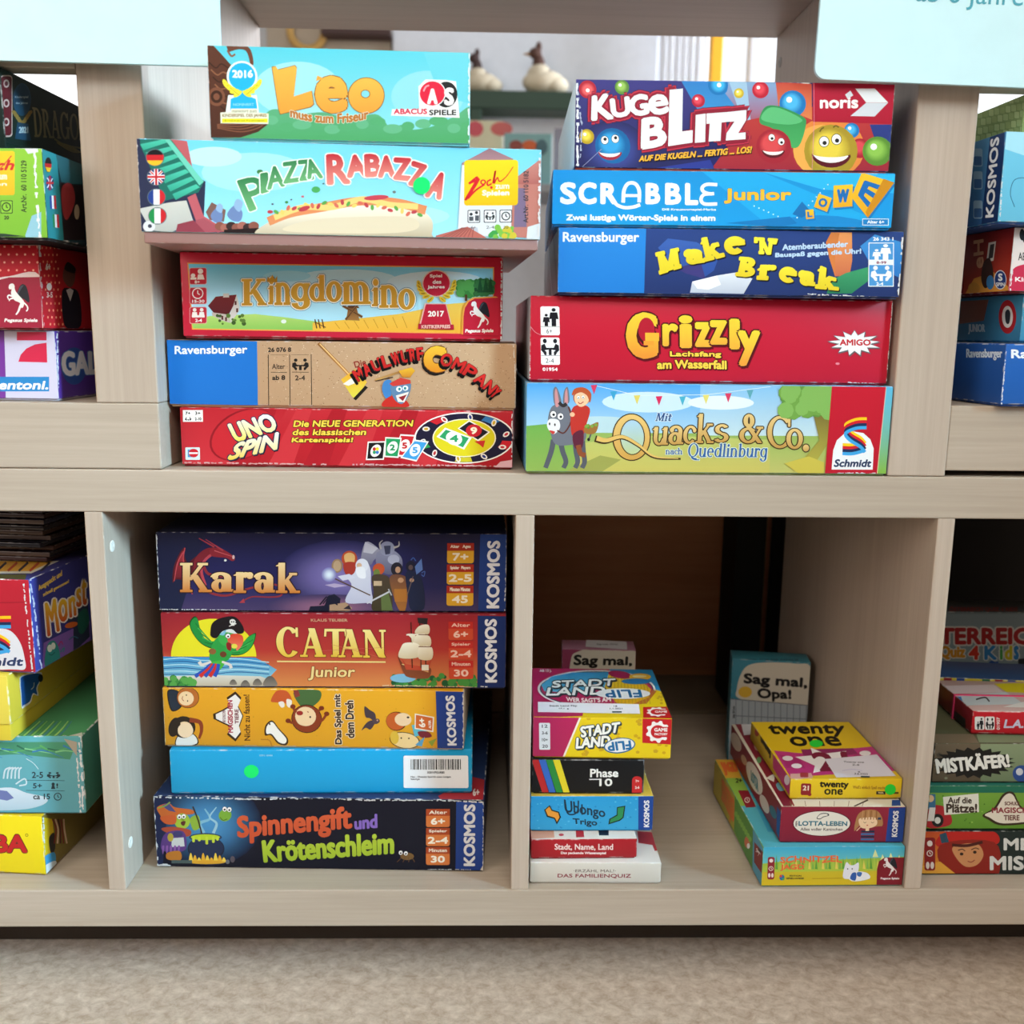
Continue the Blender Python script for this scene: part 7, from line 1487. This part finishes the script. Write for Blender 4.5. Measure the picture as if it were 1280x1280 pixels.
table_pair(A, 268, 572, 345, 606, '#26343c'); A.ell(304, 640, 9, 9, '#26343c'); A.poly([(292, 668), (298, 645), (310, 645), (316, 668)], '#26343c'); A.text('!', 322, 636, 332, 664, '#26343c', b=1); clock(A, 330, 712, 20, '#26343c', 5)
A.edge_wear([(440, 480), (450, 640), (462, 810)], 10, 4); A.edge_wear([(450, 400), (470, 560), (475, 800)], 12, 5); A.poly([(365, 380), (440, 400), (440, 480)], '#a8a090'); A.edge_wear([(-100, 820), (450, 812)], 6, 7, '#bcd8dc')
A = B.art('top').z(0, 840, 4.5714)
for k in range(12): A.curve([(40 + k * 22, 410), (120 + k * 22, 340), (190 + k * 20, 280)], 11, ('#7cb45a', '#4a8c50', '#98c46a', '#3f7a8c')[k % 4], w2=4)
A.edge_wear([(120, 395), (370, 370), (460, 365)], 14, 5); A.poly([(370, 370), (470, 345), (465, 385), (380, 395)], '#c4c4b8'); B.build()
B = Box(-.7004, .0164, -.6, .25, .0622, -.2502, .25, 'pale yellow box with a blue elephant shape and a stepped base', dict(all='#d2b83c', front='#dcc24a', right='#d0b63c'), None, FLL, lidz=.016, base_col='#d4b838')
A = B.art('right').z(0, 840, 4.5714)
A.smooth([(112, 60), (125, 20), (230, 0), (235, 40), (215, 90), (220, 135), (190, 130), (175, 175), (140, 200), (125, 205), (118, 130)], '#e8e8e0'); A.smooth([(118, 60), (130, 25), (225, 8), (228, 45), (208, 90), (212, 128), (188, 122), (170, 168), (135, 190), (126, 195), (122, 120)], '#1f5fae'); A.curve([(178, 100), (192, 85), (195, 60)], 4, '#dfe6ee'); A.curve([(135, 190), (160, 185), (180, 160)], 4, '#dfe6ee'); A.ell(232, 35, 14, 22, '#17222e'); B.build()
B = Box(-.6745, .0486, -7.2, .25, .0868, -.1876, .22, 'tall box with a split corner, red end and purple monster scene', dict(all='#3a3a80', front='#b41f30', right='#3c4290', top='#3a3a74'), None, FLL, base_col='#6a5a90', wear=1.0)
A = B.art('front').z(0, 620, 5.12)
A.rect(-900, 540, 220, 1150, '#bc2234', '#a81c2e'); A.line([(-500, 690), (155, 680)], 4, '#8c1626')
A.smooth([(-330, 1110), (-320, 980), (-260, 880), (-150, 845), (-20, 845), (70, 865), (130, 940), (158, 1040), (158, 1108), (60, 1110)], '#dcdce4'); schmidt_ribbon(A, -150, 770, 70, 1030); A.text('Schmidt', -260, 1030, 146, 1090, '#2a3a64', b=5, skew=12)
A.edge_wear([(150, 560), (175, 800), (210, 1135)], 10, 5)
A = B.art('right').z(0, 620, 5.12)
A.poly([(190, 520), (545, 385), (580, 940), (270, 1135)], '#3a3f90', '#34347a'); A.poly([(280, 940), (400, 880), (575, 800), (580, 945), (270, 1135)], '#7c5cb0'); A.poly([(400, 770), (560, 640), (575, 900), (470, 1000), (470, 850)], '#2a3450')
A.text('Ausgepackt und', 0, 0, 0, 0, '#e8c85a', q=[(245, 575), (395, 475), (397, 520), (250, 615)], b=1.4); A.text('schnell gewonnen!', 0, 0, 0, 0, '#e8c85a', q=[(275, 620), (440, 535), (440, 560), (278, 650)], b=1.4)
MN = dict(b=5, ow=9, oc='#e8e6e4')
for ch, q in (('M', [(290, 690), (352, 660), (378, 860), (308, 895)]), ('o', [(372, 680), (425, 650), (435, 790), (382, 810)]), ('n', [(440, 660), (478, 640), (485, 760), (448, 775)]), ('s', [(490, 600), (520, 590), (520, 700), (492, 710)]), ('t', [(525, 540), (548, 530), (550, 690), (528, 700)])): A.text(ch, 0, 0, 0, 0, '#e8c030', '#c84a2c', q=q, **MN)
A.smooth([(290, 1095), (300, 960), (340, 925), (370, 960), (385, 1030), (380, 1085)], '#2f8c8c'); A.ell(318, 975, 16, 24, '#d8e6e4'); A.ell(340, 960, 14, 22, '#d8e6e4'); A.curve([(372, 960), (390, 930), (400, 950)], 6, '#a82c6c'); A.curve([(385, 1000), (410, 970), (405, 1000)], 6, '#2f8c8c'); A.curve([(310, 1010), (330, 1018), (350, 1000)], 4, '#1c4a4c'); A.ell(455, 825, 42, 18, '#c8642c', rot=-15); A.smooth([(500, 760), (550, 720), (570, 800), (530, 880), (500, 860)], '#1f5a50'); A.curve([(440, 920), (470, 900), (500, 910)], 8, '#3a6a8c')
A.edge_wear([(192, 530), (230, 800), (265, 1130)], 12, 6, '#b8b8cc')
A = B.art('top').z(0, 620, 5.12)
A.poly([(-900, 410), (380, 415), (200, 495), (-900, 500)], '#d8d4c4'); A.poly([(-900, 415), (340, 418), (200, 480), (-900, 490)], '#e0a83c'); 
for k in range(9): A.line([(-300 + k * 70, 480), (-240 + k * 70, 425)], 14, '#b8482c' if k % 2 else '#2a2a3c')
A.poly([(-900, 500), (170, 500), (160, 540), (-900, 545)], '#54502c'); B.build()
# dark, film-wrapped booklets on top
zz = -.1000
rnd = random.Random(8)
spots = ('undermost of the pile', 'just above the undermost one', 'third of the pile from below', 'fourth of the pile from below', 'fifth of the pile from below', 'sixth of the pile from below', 'seventh of the pile from below', 'eighth of the pile from below', 'ninth of the pile from below', 'last but one at the top', 'topmost, right under the board')
tones = ('#3a2226', '#241f26', '#4a3028', '#1f2230', '#2c2426', '#46342c', '#201c22', '#2a3042', '#3a2a2c', '#1c1e2c', '#26304a')
words_ = ('maroon', 'black', 'brown', 'ink blue', 'charcoal', 'umber', 'black', 'slate blue', 'plum', 'midnight', 'navy')
GLOSS = print_mat('film_wrapped_card', .16, .5)
for i in range(11):
    h_ = .0046; d_ = rnd.uniform(-.006, .006)
    B = Box(-.668 + d_, .108 + rnd.uniform(-.006, .006), -7 + rnd.uniform(-1.5, 1.5), .236, h_, zz, .17, 'thin %s shiny booklet, %s above the monster box' % (words_[i], spots[i]), dict(all=tones[i], front='#5a4c48' if i % 3 == 1 else tones[i]), None, 'booklets piled in the lower left bay', cat='booklet', name='booklet', single=True, mat=GLOSS, wear=.12)
    A = B.art('front'); w0 = A.face if hasattr(A, 'face') else None
    q = B.face_quad('front'); (xa, ya), (xb, yb) = q[0], q[1]
    for k in range(3):
        f0 = rnd.uniform(0, .8); A.poly([(xa + (xb - xa) * f0, ya + 1), (xa + (xb - xa) * (f0 + .16), ya + 1), (xa + (xb - xa) * (f0 + .16), ya + 4), (xa + (xb - xa) * f0, ya + 4)], rnd.choice(('#7a6a60', '#54384a', '#8c7c70', '#3a4a6a')))
    B.build(); zz += h_ + .0006

# ---------------------------------------------------------------- lower right edge bay
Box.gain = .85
FLR = 'games in the lower right edge bay'
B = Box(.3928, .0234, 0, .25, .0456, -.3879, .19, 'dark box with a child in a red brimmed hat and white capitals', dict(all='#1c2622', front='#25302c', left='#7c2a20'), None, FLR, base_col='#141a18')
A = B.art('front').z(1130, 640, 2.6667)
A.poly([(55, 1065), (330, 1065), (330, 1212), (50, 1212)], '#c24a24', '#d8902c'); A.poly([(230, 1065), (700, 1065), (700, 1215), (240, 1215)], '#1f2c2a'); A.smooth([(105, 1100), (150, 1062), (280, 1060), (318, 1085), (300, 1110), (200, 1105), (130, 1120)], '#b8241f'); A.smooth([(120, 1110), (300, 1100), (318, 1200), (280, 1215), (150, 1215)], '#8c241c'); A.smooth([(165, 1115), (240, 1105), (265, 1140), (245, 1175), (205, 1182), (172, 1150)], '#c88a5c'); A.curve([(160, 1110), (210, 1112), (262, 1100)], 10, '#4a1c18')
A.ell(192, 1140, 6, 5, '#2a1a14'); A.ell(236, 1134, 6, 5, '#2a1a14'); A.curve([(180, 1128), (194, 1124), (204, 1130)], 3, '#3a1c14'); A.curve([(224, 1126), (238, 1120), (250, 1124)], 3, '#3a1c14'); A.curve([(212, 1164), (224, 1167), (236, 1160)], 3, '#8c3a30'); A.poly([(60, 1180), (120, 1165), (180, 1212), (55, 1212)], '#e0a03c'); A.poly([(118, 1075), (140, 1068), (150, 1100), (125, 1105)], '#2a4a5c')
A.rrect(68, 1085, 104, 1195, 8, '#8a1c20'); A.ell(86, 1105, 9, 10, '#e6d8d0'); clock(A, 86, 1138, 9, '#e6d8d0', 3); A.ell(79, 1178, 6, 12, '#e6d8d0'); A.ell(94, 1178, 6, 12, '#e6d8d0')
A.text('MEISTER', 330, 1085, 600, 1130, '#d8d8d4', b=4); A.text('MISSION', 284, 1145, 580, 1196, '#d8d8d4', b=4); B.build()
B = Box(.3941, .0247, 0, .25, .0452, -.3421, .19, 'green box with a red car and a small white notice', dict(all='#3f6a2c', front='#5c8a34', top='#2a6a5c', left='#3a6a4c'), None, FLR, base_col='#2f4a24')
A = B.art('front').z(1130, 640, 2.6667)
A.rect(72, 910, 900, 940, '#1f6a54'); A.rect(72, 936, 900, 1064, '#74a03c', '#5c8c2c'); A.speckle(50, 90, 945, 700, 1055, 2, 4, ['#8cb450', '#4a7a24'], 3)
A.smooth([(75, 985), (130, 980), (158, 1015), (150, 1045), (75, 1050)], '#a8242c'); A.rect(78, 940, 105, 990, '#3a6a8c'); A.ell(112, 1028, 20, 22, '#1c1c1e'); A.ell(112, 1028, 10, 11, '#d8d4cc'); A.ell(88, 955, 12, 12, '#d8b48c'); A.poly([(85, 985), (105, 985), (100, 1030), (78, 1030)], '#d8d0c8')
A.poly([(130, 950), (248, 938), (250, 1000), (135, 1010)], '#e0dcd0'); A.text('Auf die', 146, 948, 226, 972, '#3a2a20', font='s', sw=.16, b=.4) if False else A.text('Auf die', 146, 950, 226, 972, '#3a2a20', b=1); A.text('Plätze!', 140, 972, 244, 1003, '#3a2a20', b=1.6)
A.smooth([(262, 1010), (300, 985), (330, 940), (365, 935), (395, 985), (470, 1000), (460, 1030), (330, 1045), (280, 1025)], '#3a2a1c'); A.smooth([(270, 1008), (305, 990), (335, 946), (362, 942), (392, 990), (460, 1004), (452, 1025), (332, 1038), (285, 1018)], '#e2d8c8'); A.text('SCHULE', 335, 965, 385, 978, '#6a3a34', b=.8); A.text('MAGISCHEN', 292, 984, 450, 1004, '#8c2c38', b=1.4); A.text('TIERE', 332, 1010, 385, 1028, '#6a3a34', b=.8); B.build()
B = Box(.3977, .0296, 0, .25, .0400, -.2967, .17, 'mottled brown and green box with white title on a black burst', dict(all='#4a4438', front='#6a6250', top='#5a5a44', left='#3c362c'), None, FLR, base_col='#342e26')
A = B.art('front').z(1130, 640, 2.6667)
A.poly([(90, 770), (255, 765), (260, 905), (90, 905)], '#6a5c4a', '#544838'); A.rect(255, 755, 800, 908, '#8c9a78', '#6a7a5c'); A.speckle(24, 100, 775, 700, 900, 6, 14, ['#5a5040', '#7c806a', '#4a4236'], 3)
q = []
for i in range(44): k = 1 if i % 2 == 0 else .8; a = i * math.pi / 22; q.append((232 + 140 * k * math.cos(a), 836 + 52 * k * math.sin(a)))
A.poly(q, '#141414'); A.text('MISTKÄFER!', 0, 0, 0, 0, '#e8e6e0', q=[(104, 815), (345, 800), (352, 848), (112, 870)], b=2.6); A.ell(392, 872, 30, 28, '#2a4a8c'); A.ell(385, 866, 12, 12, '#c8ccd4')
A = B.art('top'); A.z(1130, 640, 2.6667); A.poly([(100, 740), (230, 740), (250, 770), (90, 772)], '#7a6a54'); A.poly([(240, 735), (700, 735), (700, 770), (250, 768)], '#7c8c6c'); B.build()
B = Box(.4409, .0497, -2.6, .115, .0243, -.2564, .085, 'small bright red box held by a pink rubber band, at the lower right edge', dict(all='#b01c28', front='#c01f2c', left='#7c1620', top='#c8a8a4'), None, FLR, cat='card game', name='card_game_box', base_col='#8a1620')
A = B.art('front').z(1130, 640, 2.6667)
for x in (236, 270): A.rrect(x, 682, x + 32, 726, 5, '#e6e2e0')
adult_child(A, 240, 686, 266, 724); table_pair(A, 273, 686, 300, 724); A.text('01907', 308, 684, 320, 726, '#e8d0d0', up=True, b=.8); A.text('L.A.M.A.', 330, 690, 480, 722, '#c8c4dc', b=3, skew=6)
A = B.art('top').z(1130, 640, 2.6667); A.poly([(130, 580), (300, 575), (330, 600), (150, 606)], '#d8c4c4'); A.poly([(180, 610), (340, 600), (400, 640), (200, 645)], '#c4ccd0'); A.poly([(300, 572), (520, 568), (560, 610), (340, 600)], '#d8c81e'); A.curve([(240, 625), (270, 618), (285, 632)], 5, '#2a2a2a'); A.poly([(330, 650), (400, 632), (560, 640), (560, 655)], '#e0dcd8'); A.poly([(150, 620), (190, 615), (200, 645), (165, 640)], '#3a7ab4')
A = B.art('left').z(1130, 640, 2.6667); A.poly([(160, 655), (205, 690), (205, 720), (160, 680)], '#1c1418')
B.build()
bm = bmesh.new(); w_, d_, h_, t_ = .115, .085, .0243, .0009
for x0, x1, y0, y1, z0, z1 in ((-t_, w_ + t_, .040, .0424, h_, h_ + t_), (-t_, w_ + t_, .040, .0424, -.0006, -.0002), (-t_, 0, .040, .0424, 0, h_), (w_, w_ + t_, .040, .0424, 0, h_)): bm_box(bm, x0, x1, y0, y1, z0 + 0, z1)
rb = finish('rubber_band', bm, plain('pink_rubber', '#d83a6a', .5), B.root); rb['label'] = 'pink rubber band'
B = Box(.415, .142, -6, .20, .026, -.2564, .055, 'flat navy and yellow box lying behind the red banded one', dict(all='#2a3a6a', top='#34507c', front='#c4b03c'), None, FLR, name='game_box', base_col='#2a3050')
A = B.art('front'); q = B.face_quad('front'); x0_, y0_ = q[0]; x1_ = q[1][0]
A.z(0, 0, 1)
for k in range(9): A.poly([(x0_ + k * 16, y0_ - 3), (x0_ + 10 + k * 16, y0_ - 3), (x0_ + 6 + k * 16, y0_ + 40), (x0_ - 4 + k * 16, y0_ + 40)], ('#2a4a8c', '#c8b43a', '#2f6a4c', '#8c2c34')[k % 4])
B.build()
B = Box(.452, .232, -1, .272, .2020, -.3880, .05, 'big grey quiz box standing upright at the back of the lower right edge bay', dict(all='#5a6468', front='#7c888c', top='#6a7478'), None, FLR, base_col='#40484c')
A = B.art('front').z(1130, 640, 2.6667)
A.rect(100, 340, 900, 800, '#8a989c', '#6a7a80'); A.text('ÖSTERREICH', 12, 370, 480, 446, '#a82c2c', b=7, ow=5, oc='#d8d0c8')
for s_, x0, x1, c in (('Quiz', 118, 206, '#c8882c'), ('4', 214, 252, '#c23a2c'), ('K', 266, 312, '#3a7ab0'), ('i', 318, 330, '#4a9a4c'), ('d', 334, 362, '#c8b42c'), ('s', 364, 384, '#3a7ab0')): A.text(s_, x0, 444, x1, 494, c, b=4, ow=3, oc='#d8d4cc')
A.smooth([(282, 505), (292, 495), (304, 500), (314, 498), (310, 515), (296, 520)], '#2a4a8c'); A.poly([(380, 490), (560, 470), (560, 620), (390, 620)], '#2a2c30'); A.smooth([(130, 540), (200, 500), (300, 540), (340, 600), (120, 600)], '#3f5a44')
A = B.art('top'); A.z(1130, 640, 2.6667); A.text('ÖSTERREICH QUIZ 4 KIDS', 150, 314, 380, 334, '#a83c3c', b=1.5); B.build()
# ---------------------------------------------------------------- the room beyond, seen through the open shelf
sky_pane('window_1', -2.9, -.98, YB - .03, .70, 2.3, '#fbfcff', 1.6)
sky_pane('window_2', .66, 2.6, YB + .03, .8, 2.6, '#f6faff', 1.5)
FRW = plain('white_painted_wood', '#d8dade', .5)
def upright(name, x0, x1, y, z0, z1, mat, dep=.05, label=None, cat=None, kind=None):
    bm = bmesh.new(); bm_box(bm, x0, x1, y - dep, y, z0, z1)
    return tag(finish(name, bm, mat, None, .003), label, cat, None, kind)
def pxX(px, Y): return ray(px, 60, Y)[0]
upright('trim_1', pxX(886, 2.5), pxX(900, 2.5), 2.5, .75, 2.6, plain('yellow_paint', '#e8a82c', .5), kind='structure')
upright('trim_2', pxX(933, 2.58), pxX(945, 2.58), 2.58, .75, 2.6, plain('grey_paint', '#a8acb4', .5), kind='structure')
# drawn-back curtain: a pleated sheet
bm = bmesh.new(); n = 40; x0, x1 = pxX(824, 2.46), pxX(884, 2.46); lo = []; hi = []
for i in range(n + 1):
    x = x0 + (x1 - x0) * i / n; y = 2.44 + .006 * math.sin(i * 1.1)
    lo.append(bm.verts.new((x, y, .5))); hi.append(bm.verts.new((x, y, 2.5)))
for i in range(n): bm.faces.new((lo[i], lo[i + 1], hi[i + 1], hi[i]))
bmesh.ops.solidify(bm, geom=list(bm.faces), thickness=.003)
tag(finish('curtain', bm, plain('white_curtain_cloth', '#f4f5f8', .9)), 'white curtain panel hanging beside the yellow window post', 'curtain')
# pale board on the rear wall
bm = bmesh.new(); x0, x1 = pxX(491, 2.56), pxX(822, 2.56); bm_box(bm, x0, x1, 2.55, 2.5975, ray(600, 250, 2.56)[2] + ZO, ray(600, 40, 2.56)[2] + ZO + .0)
tag(finish('notice_board', bm, plain('pale_grey_board', '#e2e8f2', .6), None, .004), 'large blank pale grey board on the rear wall behind the figurines', 'board')
bm = bmesh.new(); x0, x1 = pxX(334, 2.57), pxX(489, 2.57); bm_box(bm, x0, x1, 2.565, 2.5975, ray(400, 120, 2.57)[2] + ZO, ray(400, 10, 2.57)[2] + ZO)
tag(finish('wall_picture', bm, plain('beige_panel', '#b8ac9c', .7), None, .003), 'beige panel on the rear wall behind the turquoise box', 'panel')
# wooden ring hung on the panel
c = ray(384, 38, 2.55); R0, r0 = .055, .012; bm = bmesh.new(); rings = []
for i in range(36):
    a = 2 * math.pi * i / 36; rings.append([bm.verts.new((c[0] + (R0 + r0 * math.cos(b_)) * math.cos(a), 2.55 + r0 * math.sin(b_), c[2] + ZO + (R0 + r0 * math.cos(b_)) * math.sin(a))) for b_ in [2 * math.pi * j / 10 for j in range(10)]])
for i in range(36):
    for j in range(10): bm.faces.new((rings[i][j], rings[(i + 1) % 36][j], rings[(i + 1) % 36][(j + 1) % 10], rings[i][(j + 1) % 10]))
bmesh.ops.recalc_face_normals(bm, faces=list(bm.faces))
tag(finish('wooden_ring', bm, plain('honey_wood', '#c8a05c', .5)), 'round honey-coloured wooden ring hanging on the beige panel', 'ring')
bm = bmesh.new(); a, b_ = ray(403, 46, 2.53), ray(489, 39, 2.53); bm_box(bm, a[0], b_[0], 2.50, 2.5645, a[2] + ZO, b_[2] + ZO)
tag(finish('wall_ledge', bm, plain('dark_brown_wood', '#4a3634', .6), None, .003), 'dark brown ledge on the rear wall above the turquoise box', 'ledge')
# dark green bench frame with figurines
gz = ray(640, 113, 2.40)[2] + ZO; gz0 = ray(640, 136, 2.40)[2] + ZO
tbn = empty('side_table', (.0, 2.3, -ZO)); tag(tbn, 'dark green table in the room behind, carrying two figurines', 'table')
GREEN = plain('dark_green_paint', '#2f4438', .5)
def tpart(name, *b):
    bm = bmesh.new(); bm_box(bm, *b); o = finish(name, bm, GREEN, None, .004); o.parent = tbn; o.matrix_parent_inverse = Matrix.Translation((-0.0, -2.3, 0)); return o
tpart('table_top', pxX(560, 2.40), pxX(790, 2.40), 2.40, 2.53, gz0, gz)
for x in (pxX(587, 2.40), pxX(770, 2.40)):
    for y in (2.40, 2.49): tpart('leg', x, x + .038, y, y + .04, .0005, gz0)
def figurine(x, y, z, s, label, dark):
    r = empty('bird_figurine', (x, y, z - ZO)); tag(r, label, 'figurine', 'figurines on the green table')
    def blob(name, parts, mat):
        bm = bmesh.new()
        for cx, cy, cz, rx, ry, rz in parts:
            g = bmesh.ops.create_uvsphere(bm, u_segments=16, v_segments=10, radius=1)
            for v in g['verts']: v.co = Vector((cx + v.co.x * rx, cy + v.co.y * ry, cz + v.co.z * rz)) * s
        o = finish(name, bm, mat, r)
        for p in o.data.polygons: p.use_smooth = True
    blob('body', [(0, 0, .28, .5, .32, .28), (.25, 0, .22, .34, .3, .22), (-.1, 0, .4, .3, .26, .3)], plain('cream_plumage', '#d8ccb4', .8))
    blob('neck', [(-.12, 0, .62, .15, .14, .3), (-.02, 0, .45, .26, .2, .16)], plain('brown_plumage', dark, .8))
    blob('head', [(-.2, 0, .92, .15, .13, .13), (-.12, 0, 1.06, .07, .05, .12)], plain('brown_feathers', dark, .8))
    bm = bmesh.new(); bmesh.ops.create_cone(bm, cap_ends=True, segments=8, radius1=.05 * s, radius2=.004 * s, depth=.18 * s)
    for v in bm.verts: v.co = Matrix.Rotation(-math.pi / 2, 3, 'Y') @ v.co + Vector((-.4, 0, .9)) * s
    finish('beak', bm, plain('ochre_beak', '#a87c3c', .6), r)
figurine(pxX(680, 2.46), 2.46, gz + .0006, .135, 'cream and brown bird figurine on the green table, beside the ball game box', '#5a4038')
figurine(pxX(602, 2.46), 2.46, gz + .0006, .115, 'white and dark bird figurine on the green table, next to the turquoise box', '#4a3a38')
# books leaning behind the table frame
def slab_book(name, px0, px1, py0, py1, Y, col, label, cat='picture book', spots=()):
    a, b_ = ray(px0, py1, Y), ray(px1, py0, Y)
    bm = bmesh.new(); bm_box(bm, a[0], b_[0], Y, Y + .02, a[2] + ZO, b_[2] + ZO)
    o = finish(name, bm, plain(name + '_cover', col, .5), None, .002); tag(o, label, cat, 'books and cards on the rear stand')
    for (qx, qy, rx, ry, c) in spots:
        p = ray(qx, qy, Y - .0012); bm = bmesh.new(); vs = [bm.verts.new((p[0] + rx * math.cos(i * .314), Y - .0012 + (0), p[2] + ZO + ry * math.sin(i * .314))) for i in range(20)]
        f = bm.faces.new(vs); r_ = bmesh.ops.extrude_face_region(bm, geom=[f]); bmesh.ops.translate(bm, verts=[v for v in r_['geom'] if isinstance(v, bmesh.types.BMVert)], vec=(0, .001, 0))
        bmesh.ops.recalc_face_normals(bm, faces=list(bm.faces)); finish('printed_shape', bm, plain('ink', c, .6), o)
    return o
stand = empty('book_stand', (.2, 1.9, -ZO)); tag(stand, 'grey stand in the rear room holding picture books', 'stand')
sz = ray(640, 232, 1.9)[2] + ZO
bm = bmesh.new(); bm_box(bm, pxX(560, 1.9), pxX(760, 1.9), 1.86, 2.12, sz - .02, sz); o = finish('shelf_top', bm, plain('grey_board', '#8c949c', .6), None, .002); o.parent = stand; o.matrix_parent_inverse = Matrix.Translation((-.2, -1.9, 0))
for x in (pxX(566, 1.9), pxX(748, 1.9)):
    bm = bmesh.new(); bm_box(bm, x, x + .02, 1.87, 2.11, .0005, sz - .02); o = finish('side_panel', bm, plain('grey_board', '#8c949c', .6), None, .002); o.parent = stand; o.matrix_parent_inverse = Matrix.Translation((-.2, -1.9, 0))
slab_book('picture_book', 572, 629, 151, 231.6, 1.96, '#cfd0b4', 'pale yellow picture book with pink shapes in the rear room', spots=((594, 161, .022, .020, '#c85a68'), (627, 161, .03, .018, '#c86a68')))
slab_book('picture_book', 630, 690, 167, 231.6, 1.93, '#7aa8ac', 'teal picture book standing in the rear room', spots=((645, 182, .018, .014, '#8c4a44'), (662, 182, .02, .014, '#c8643c'), (677, 184, .016, .02, '#4a6a74')))
slab_book('picture_book', 692, 706, 160, 231.6, 1.95, '#8c8c9c', 'narrow grey book at the right of the teal one in the rear room')
